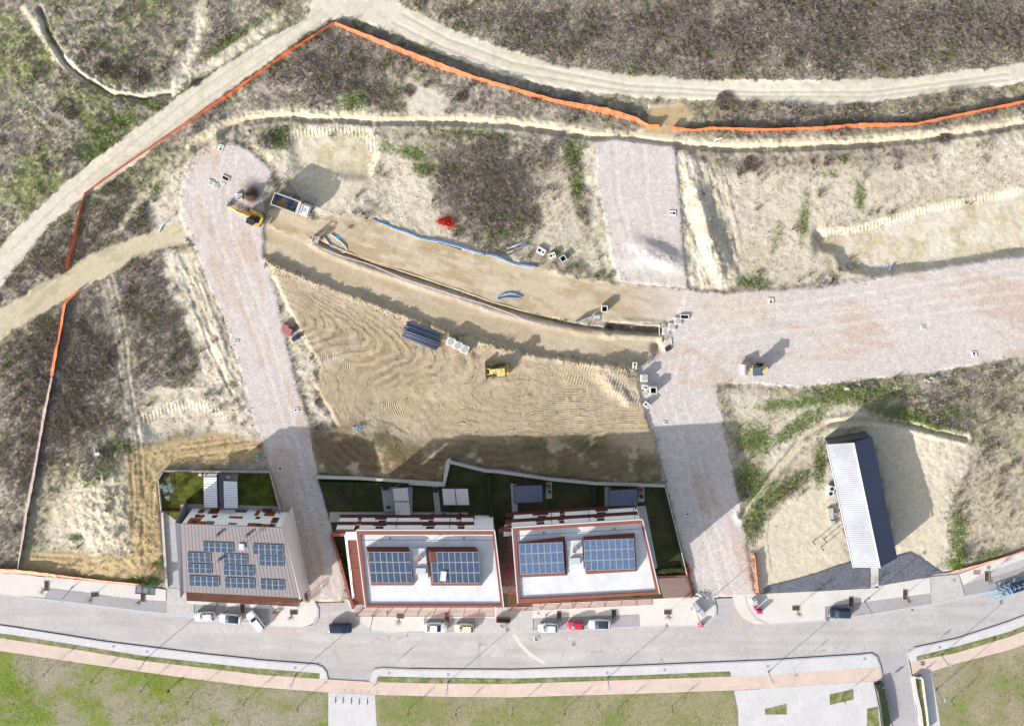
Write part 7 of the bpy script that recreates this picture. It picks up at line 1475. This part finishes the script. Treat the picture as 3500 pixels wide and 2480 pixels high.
# furniture
def bench(px, py, rz, label):
    T = thing('bench', label, 'bench', (*M(px, py), .12), math.radians(rz), 'benches on the pavement'); b = MB()
    for k_ in range(4): b.box((0, -.18 + k_ * .12, .45), (1.3, .10, .05))
    b.build('seat', m_orange, T); b = MB(); b.box((0, .30, .68), (1.3, .05, .3)); b.build('backrest', m_orange, T)
    for s_ in (-.5, .5): b = MB(); b.box((s_, 0, .2), (.08, .45, .42)); b.build('leg', m_black, T)
bench(944, 2090, 0, 'orange wooden bench right of the askew white car')
T = thing('planter', 'brown metal planter of dark plants with a bicycle leaning below', 'planter', (*M(1720, 2114), .1), math.radians(-2)); b = MB(); b.box((0, 0, .4), (2.9, .9, .75)); b.build('trough', m_corten, T); b = MB(); b.box((0, 0, .79), (2.7, .72, .04)); b.build('soil', pitm, T)
vs = []; cs = []
for i in range(500):
    p = Vector((rnd.uniform(-1.35, 1.35), rnd.uniform(-.35, .35), rnd.uniform(.8, 1.15))); e1 = Vector((rnd.gauss(0, 1), rnd.gauss(0, 1), rnd.gauss(0, 1))).normalized() * .12; e2 = Vector((rnd.gauss(0, 1), rnd.gauss(0, 1), rnd.gauss(0, 1))).normalized() * .1
    vs += [tuple(p - e1), tuple(p + e2), tuple(p + e1)]; cs += [RGB(70, 70, 66) * rnd.uniform(.5, 1.4)] * 3
arrays_mesh('plants', np.array(vs), np.arange(len(vs)).reshape(-1, 3), m_leaf, np.array(cs), T)
T = thing('bicycle', 'bicycle propped against the brown planter', 'bicycle', (*M(1722, 2134), .1), math.radians(8))
def bwheel(T, x):
    b = MB(); b.tube([(x + math.cos(k * math.pi / 8) * .34, 0, .36 + math.sin(k * math.pi / 8) * .34) for k in range(17)], .03, 5, cap=False); b.build('wheel', m_tyre, T)
bwheel(T, -.52); bwheel(T, .52); b = MB(); b.tube([(-.52, 0, .36), (-.1, 0, .36), (.38, 0, .85), (-.2, 0, .85), (-.1, 0, .36)], .03, 5); b.tube([(-.52, 0, .36), (-.2, 0, .85), (-.25, 0, 1.0)], .025, 5); b.tube([(.52, 0, .36), (.36, 0, 1.0)], .03, 5); b.build('frame', paint('bike pink', (200, 120, 130)), T)
b = MB(); b.tube([(.36, -.3, 1.02), (.36, .3, 1.02)], .025, 5); b.build('handlebar', m_black, T); b = MB(); b.box((-.26, 0, 1.02), (.26, .15, .06)); b.build('saddle', m_black, T)
def bins(px, py, rz, n, m, label, name='recycling_bin', w_=1.1, d_=1.0, h_=1.3, lid=None):
    T = thing(name, label, 'bin', (*M(px, py), .12), math.radians(rz)); 
    for i in range(n):
        x_ = (i - (n - 1) / 2) * (w_ + .08); b = MB(); b.box((x_, 0, h_ / 2), (w_, d_, h_), taper=.94); o = b.build('container', m, T); b = MB(); b.box((x_, 0, h_ + .04), (w_ * .98, d_ * .98, .1)); b.build('lid', lid or m, o)
m_mag = mat('magenta plastic', (222, 40, 120), .5); m_rd = mat('red plastic', (236, 60, 52), .5)
bins(2388, 2077, -48, 2, m_wp, 'two white recycling containers joined on the pavement corner', w_=1.5, d_=1.0, h_=1.0, lid=mat('grey lid', (196, 194, 206), .6))
bins(2394, 2131, 0, 1, m_rd, 'small red container at the kerb below the street lamp', w_=1.1, d_=.45, h_=.8)
bins(2577, 2050, 12, 1, m_wp, 'white rounded container beside the magenta bins', w_=1.0, d_=1.0, h_=1.4, lid=m_ribg)
bins(2577, 2068, -62, 1, m_mag, 'upper magenta bin next to the white container', w_=1.2, d_=.4, h_=1.1)
bins(2594, 2083, 0, 1, m_mag, 'lower magenta bin below the slanted one', w_=1.1, d_=.55, h_=1.1)
# bus shelter
T = thing('bus_shelter', 'glass bus shelter at the end of the lower left netting', 'bus shelter', (*M(508, 2002), .12), math.radians(-4)); b = MB(); b.box((0, 0, 2.4), (4.1, 1.3, .06)); b.build('roof', mat('smoked glass', (150, 158, 166), .2, .03, 1.0, alpha=.75), T); b = MB()
for x_ in (-2, -.67, .67, 2): b.box((x_, 0, 2.46), (.08, 1.4, .07))
for y_ in (-.65, .65): b.box((0, y_, 2.46), (4.2, .08, .075))
b.build('roof_frame', m_black, T)
for x_ in (-1.9, 1.9): b = MB(); b.box((x_, .5, 1.2), (.1, .1, 2.4)); b.build('post', m_black, T)
b = MB(); b.box((0, .6, 1.2), (3.8, .04, 1.6)); b.build('back_panel', mat('clear panel', (180, 190, 196), .1, .03, 1.0, alpha=.4), T)
# bicycle racks
rk = None
for i, (x, y) in enumerate(tl(1, 3, [(705, 1385), (770, 1388), (842, 1392), (910, 1398), (980, 1400)])):
    T = thing('bicycle_rack', ('first', 'second', 'third', 'fourth', 'fifth')[i] + ' hoop of the bicycle stand in the park entrance counted from the left', 'bicycle rack', (*M(x, y), .13), 0, 'bicycle hoops in the park entrance'); b = MB()
    b.tube([(0, -.55, 0), (0, -.55, 1.0), (0, .35, 1.0), (0, .35, 0)], .04, 6); b.build('hoop', m_gal, T); b = MB(); b.box((0, -.1, .01), (.2, 1.1, .02)); b.build('foot_plate', m_gal, T)
# signs
def sign(px, py, label, rz, m, w_=.7, h_=.5, H_=2.6):
    T = thing('road_sign', label, 'sign', (*M(px, py), .12), math.radians(rz)); b = MB(); b.tube([(0, 0, 0), (0, 0, H_)], .04, 6); b.build('post', m_gal, T); b = MB(); b.box((0, .05, H_ - h_ / 2), (w_, .03, h_)); b.build('panel', m, T)
sign(1291, 2313, 'tall sign post on the verge right of the park entrance', 30, m_antw, 1.2, .9, 3.6); sign(2712, 2284, 'thin white sign post on the right footway', 30, m_antw, .9, .6, 3.4); sign(3137, 2245, 'sign post at the tip of the right grass strip', 20, m_alu, .8, .5, 3.2); sign(1395, 2159, 'blue and white sign post at the kerb left of the white saloon', 80, m_blue, .5, .6, 2.3); sign(3015, 2336, 'bright blue sign above the hedge by the side road', 0, m_blue, .8, .7, 2.0)
# manholes and drains (flat, in the street surface)
m_mh = mat('iron cover', (150, 146, 146), .6, .1, 3.0); m_hole = mat('drain slot', (70, 64, 66), .8)
def cover(px, py, s, label, z=.125, m=None, rnd_=False, grp='small inspection covers in the pavements', cat='manhole cover', ring=False, asp=1):
    T = thing('manhole_cover', label, cat, (*M(px, py), z), 0, grp); b = MB()
    if rnd_: b.cyl((0, 0, .012), s / 2, .024, 20)
    else: b.box((0, 0, .012), (s * asp, s, .024))
    b.build('plate', m or m_mh, T); b = MB()
    if rnd_: b.tube([(math.cos(k * math.pi / 10) * s * (.62 if ring else .5), math.sin(k * math.pi / 10) * s * (.62 if ring else .5), .015) for k in range(21)], s * (.12 if ring else .05), 4, cap=False)
    else:
        for sx in (-1, 1): b.box((sx * s * asp / 2, 0, .015), (.05, s, .03)); b.box((0, sx * s / 2, .015), (s * asp, .05, .03))
    b.build('rim', m_pave2 if ring else m_kerb, T)
for (x, y), lb in (((388, 2207), 'cover in the footway below the far left street'), ((502, 2224), 'cover in the footway near the lower left lamp'), ((1009, 2280), 'cover in the footway left of the park entrance'), ((1330, 2297), 'cover in the footway right of the park entrance'), ((1532, 2303), 'cover in the footway near the second verge lamp'), ((2075, 2296), 'cover in the footway near the third verge lamp'), ((2272, 2287), 'cover in the footway right of the third verge lamp'),
                   ((2623, 2275), 'cover in the footway by the fourth verge lamp'), ((2955, 2249), 'cover near the side road corner on its left'), ((3211, 2210), 'cover in the footway right of the side road'), ((1324, 2090), 'cover under the left street pergola'), ((1840, 2094), 'cover above the white hatchback next to the red car'), ((2364, 2077), 'cover left of the white recycling containers'), ((2969, 2043), 'cover beside the lamp by the shed'), ((3260, 1982), 'cover in the right concrete apron')):
    cover(x, y, .5, lb, m=mat('cover stone', (176, 168, 162), .8))
for (x, y), lb in (((352, 2188), 'dark gutter grate at the far left of the south kerb'), ((706, 2234), 'dark gutter grate below the askew white car'), ((1085, 2268), 'dark gutter grate at the left entrance corner'), ((1405, 2284), 'dark gutter grate right of the park entrance'), ((1788, 2286), 'dark gutter grate at the middle of the south kerb'), ((2164, 2274), 'dark gutter grate below the silver white saloon'), ((2563, 2259), 'dark gutter grate left of the right square'), ((2945, 2235), 'dark gutter grate at the side road corner'), ((1404, 2156), 'kerb drain at the north kerb left of the white saloon'), ((2174, 2143), 'kerb drain right of the silver white saloon'), ((2628, 2126), 'kerb drain at the rounded corner left of the shed'), ((3118, 2082), 'kerb drain at the right parking bay')):
    cover(x, y, .42, lb, .016, m_hole, grp='drain grates along the kerbs', cat='drain', asp=1.3)
cover(1835, 2181, .85, 'round manhole with wide pale collar near the white patch line', .01, m_mh, True, None, ring=True); cover(1960, 2200, .8, 'round grey manhole below the small red car', .01, m_mh, True, None); cover(3153, 2265, .9, 'round dark manhole in the pink path', .14, m_hole, True, None)
cover(3338, 1954, .9, 'reddish rectangular cover at the right end pavement', .13, mat('reddish cover', (172, 140, 136), .8), False, None, asp=1.6); cover(3378, 1938, .7, 'reddish square cover beside the right netting', .13, mat('reddish cover', (172, 140, 136), .8), False, None)
# pale patch line and repair patches (painted on the asphalt)
b = MB(); b.ribbon([M(*p) for p in tl(2, 3, [(40, 830), (100, 920), (180, 1000), (260, 1050), (310, 1075)])], .75, .002, .008); tag(b.build('asphalt_patch', mat('pale screed', (228, 222, 214), .9, .08)), 'pale curved repair strip across the street', None, None, 'structure')
b = MB()
for q in ([(1200, 660), (1240, 640), (1320, 655), (1342, 720), (1300, 760), (1230, 750)], [(1480, 690), (1600, 700), (1620, 750), (1520, 765), (1470, 740)]): b.prism([M(*p) for p in tl(0, 3, q)], .001, .006)
for q in ([(95, 765), (360, 775), (365, 860), (100, 850)], [(735, 960), (860, 965), (860, 1010), (740, 1005)], [(560, 560), (700, 600), (740, 620), (640, 640), (560, 620)]): b.prism([M(*p) for p in tl(1, 3, q)], .001, .006)
for q in ([(1910, 560), (2010, 560), (2040, 680), (2030, 780), (1990, 850), (1960, 780), (1930, 660)],): b.prism([M(*p) for p in tl(2, 3, q)], .001, .006)
tag(b.build('asphalt_patch', mat('stony patch', (206, 194, 186), .95, .12, 2.0, .02, 8)), 'stony repair patches in the asphalt', None, None, 'structure')
# people
def person(px, py, z, rz, label, top, bottom, skin=(196, 150, 124), hair=(50, 40, 36), stride=.16, s=1.0):
    T = bpy.data.objects.new('person', None); 
    J = {'pel': (0, 0, .95), 'abd': (0, 0, 1.12), 'che': (0, 0, 1.33), 'nek': (0, 0, 1.50), 'hed': (0, .01, 1.60), 'top': (0, .01, 1.74),
         'hL': (-.10, 0, .90), 'kL': (-.11, stride * .7, .50), 'aL': (-.11, stride * .6, .09), 'tL': (-.11, stride * .6 + .18, .04), 'hR': (.10, 0, .90), 'kR': (.11, -stride * .1, .49), 'aR': (.11, -stride, .10), 'tR': (.12, -stride + .17, .04),
         'sL': (-.18, 0, 1.42), 'eL': (-.25, -.06, 1.15), 'wL': (-.24, .08, .92), 'fL': (-.24, .13, .82), 'sR': (.18, 0, 1.42), 'eR': (.27, .03, 1.16), 'wR': (.24, .2, 1.0), 'fR': (.22, .28, .96)}
    R = {'pel': .15, 'abd': .13, 'che': .155, 'nek': .055, 'hed': .09, 'top': .07, 'hL': .095, 'kL': .065, 'aL': .042, 'tL': .035, 'hR': .095, 'kR': .065, 'aR': .042, 'tR': .035, 'sL': .06, 'eL': .045, 'wL': .032, 'fL': .03, 'sR': .06, 'eR': .045, 'wR': .032, 'fR': .03}
    E = [('pel', 'abd'), ('abd', 'che'), ('che', 'nek'), ('nek', 'hed'), ('hed', 'top'), ('pel', 'hL'), ('hL', 'kL'), ('kL', 'aL'), ('aL', 'tL'), ('pel', 'hR'), ('hR', 'kR'), ('kR', 'aR'), ('aR', 'tR'), ('che', 'sL'), ('sL', 'eL'), ('eL', 'wL'), ('wL', 'fL'), ('che', 'sR'), ('sR', 'eR'), ('eR', 'wR'), ('wR', 'fR')]
    nm = list(J); vs = [J[k_] for k_ in nm]; es = [(nm.index(a_), nm.index(c_)) for a_, c_ in E]; rad = [R[k_] for k_ in nm]
    for side, wx_, fx in (('L', 'wL', -1), ('R', 'wR', 1)):
        f = J['f' + side]; k0 = nm.index('f' + side)
        for i in range(4):
            o_ = (i - 1.5) * .022; vs += [(f[0] + o_, f[1] + .03, f[2] - .02), (f[0] + o_, f[1] + .05, f[2] - .06 - .01 * (i in (1, 2)))]; rad += [.010, .008]; es += [(k0, len(vs) - 2), (len(vs) - 2, len(vs) - 1)]
        w3 = J['w' + side]; vs += [(f[0] - fx * .035, f[1] + .03, f[2] + .01)]; rad += [.010]; es += [(k0, len(vs) - 1)]
    me = bpy.data.meshes.new('person'); me.from_pydata(vs, es, []); body = bpy.data.objects.new('person', me); COL.objects.link(body)
    sk = body.modifiers.new('skin', 'SKIN'); sv = me.skin_vertices[0].data if me.skin_vertices else None
    if sv is None:
        bpy.context.view_layer.objects.active = body; bpy.ops.mesh.customdata_skin_add() if hasattr(bpy.ops.mesh, 'customdata_skin_add') else None
        sv = me.skin_vertices[0].data
    for i, r_ in enumerate(rad): sv[i].radius = (r_, r_ * (.8 if i in (1, 2) else 1))
    sv[0].use_root = True
    ss_ = body.modifiers.new('sub', 'SUBSURF'); ss_.levels = 1; ss_.render_levels = 1
    dg = bpy.context.evaluated_depsgraph_get(); dg.update(); ev = bpy.data.meshes.new_from_object(body.evaluated_get(dg)); body.modifiers.clear(); body.data = ev
    ev.materials.clear()
    for m in (mat('skin', skin, .6, .03), top, bottom, mat('shoes', (40, 40, 44), .7), mat('hair', hair, .8)): ev.materials.append(m)
    for p in ev.polygons:
        c = p.center; mi = 2 if c.z < .98 else 1
        if abs(c.x) > .17 and c.z < 1.0 or (abs(c.x) > .2 and c.z < 1.02): mi = 0
        if c.z > 1.49: mi = 0
        if c.z > 1.66 or (c.z > 1.58 and c.y < -.01): mi = 4
        if c.z < .10: mi = 3
        p.material_index = mi; p.use_smooth = True
    body.location = (*M(px, py), z); body.rotation_euler = (0, 0, math.radians(rz)); body.scale = (s, s, s); tag(body, label, 'person')
    b = MB(); b.box((0, .095, 1.60), (.025, .03, .04)); b.build('nose', mat('skin', skin), body); 
    for x_ in (-.032, .032): b = MB(); b.box((x_, .085, 1.625), (.022, .01, .012)); b.build('eye', m_black, body)
    return body
person(3142, 2303, .14, 15, 'person in dark trousers and white top by the low cream wall', m_wp, mat('dark trousers', (38, 42, 56), .9))
person(580, 2352, .15, -40, 'person in dark clothes standing on the lower left lawn', mat('dark jacket', (44, 48, 52), .9), mat('dark trousers', (38, 42, 56), .9))
# garden things
T = thing('garden_table', 'dark garden table and bench against the grey roofed house', 'table', (*M(*h1(1060, 470)), .06), 0); b = MB(); b.box((0, 0, .72), (1.9, .8, .05)); b.build('tabletop', m_corten2, T)
for sx in (-.8, .8):
    for sy in (-.3, .3): b = MB(); b.box((sx, sy, .35), (.07, .07, .7)); b.build('leg', m_black, T)
for i, (hf, x, y, w_, lb) in enumerate(((h1, 430, 135, .6, 'white box at the upper corner of the first garden canopy'), (h1, 695, 155, .9, 'white garden cushion box above the second canopy'), (h1, 895, 470, .5, 'white chair by the rear wall of the grey roofed house'), (h2, 640, 465, .6, 'dark storage box beside the narrow pale canopy'), (h2, 612, 292, 1.2, 'dark round lounger left above the narrow pale canopy'), (h2, 1050, 315, 1.1, 'dark sofa left of the wide pale canopy'), (h2, 1030, 535, .55, 'first dark planter box along the left house front'), (h2, 1128, 533, .6, 'second dark planter box along the left house front'), (h2, 1272, 533, .6, 'third dark planter box along the left house front'), (h3, 495, 255, .9, 'brown crate on the slab right of the middle garden canopy'), (h3, 505, 300, .5, 'dark pot on the slab right of the middle garden canopy'), (h3, 1294, 290, .9, 'brown crate on the slab right of the last garden canopy'), (h3, 1298, 340, .7, 'dark hob on the slab right of the last garden canopy'))):
    T = thing('garden_box', lb, 'box', (*M(*hf(x, y)), .06), 0); b = MB(); m_ = m_antw if 'white' in lb else (m_corten if 'brown' in lb else m_plast); b.box((0, 0, .3), (w_, w_ * .7, .6), taper=.95); b.build('body', m_, T); b = MB(); b.box((0, 0, .62), (w_ * 1.02, w_ * .72, .05)); b.build('lid', m_, T)
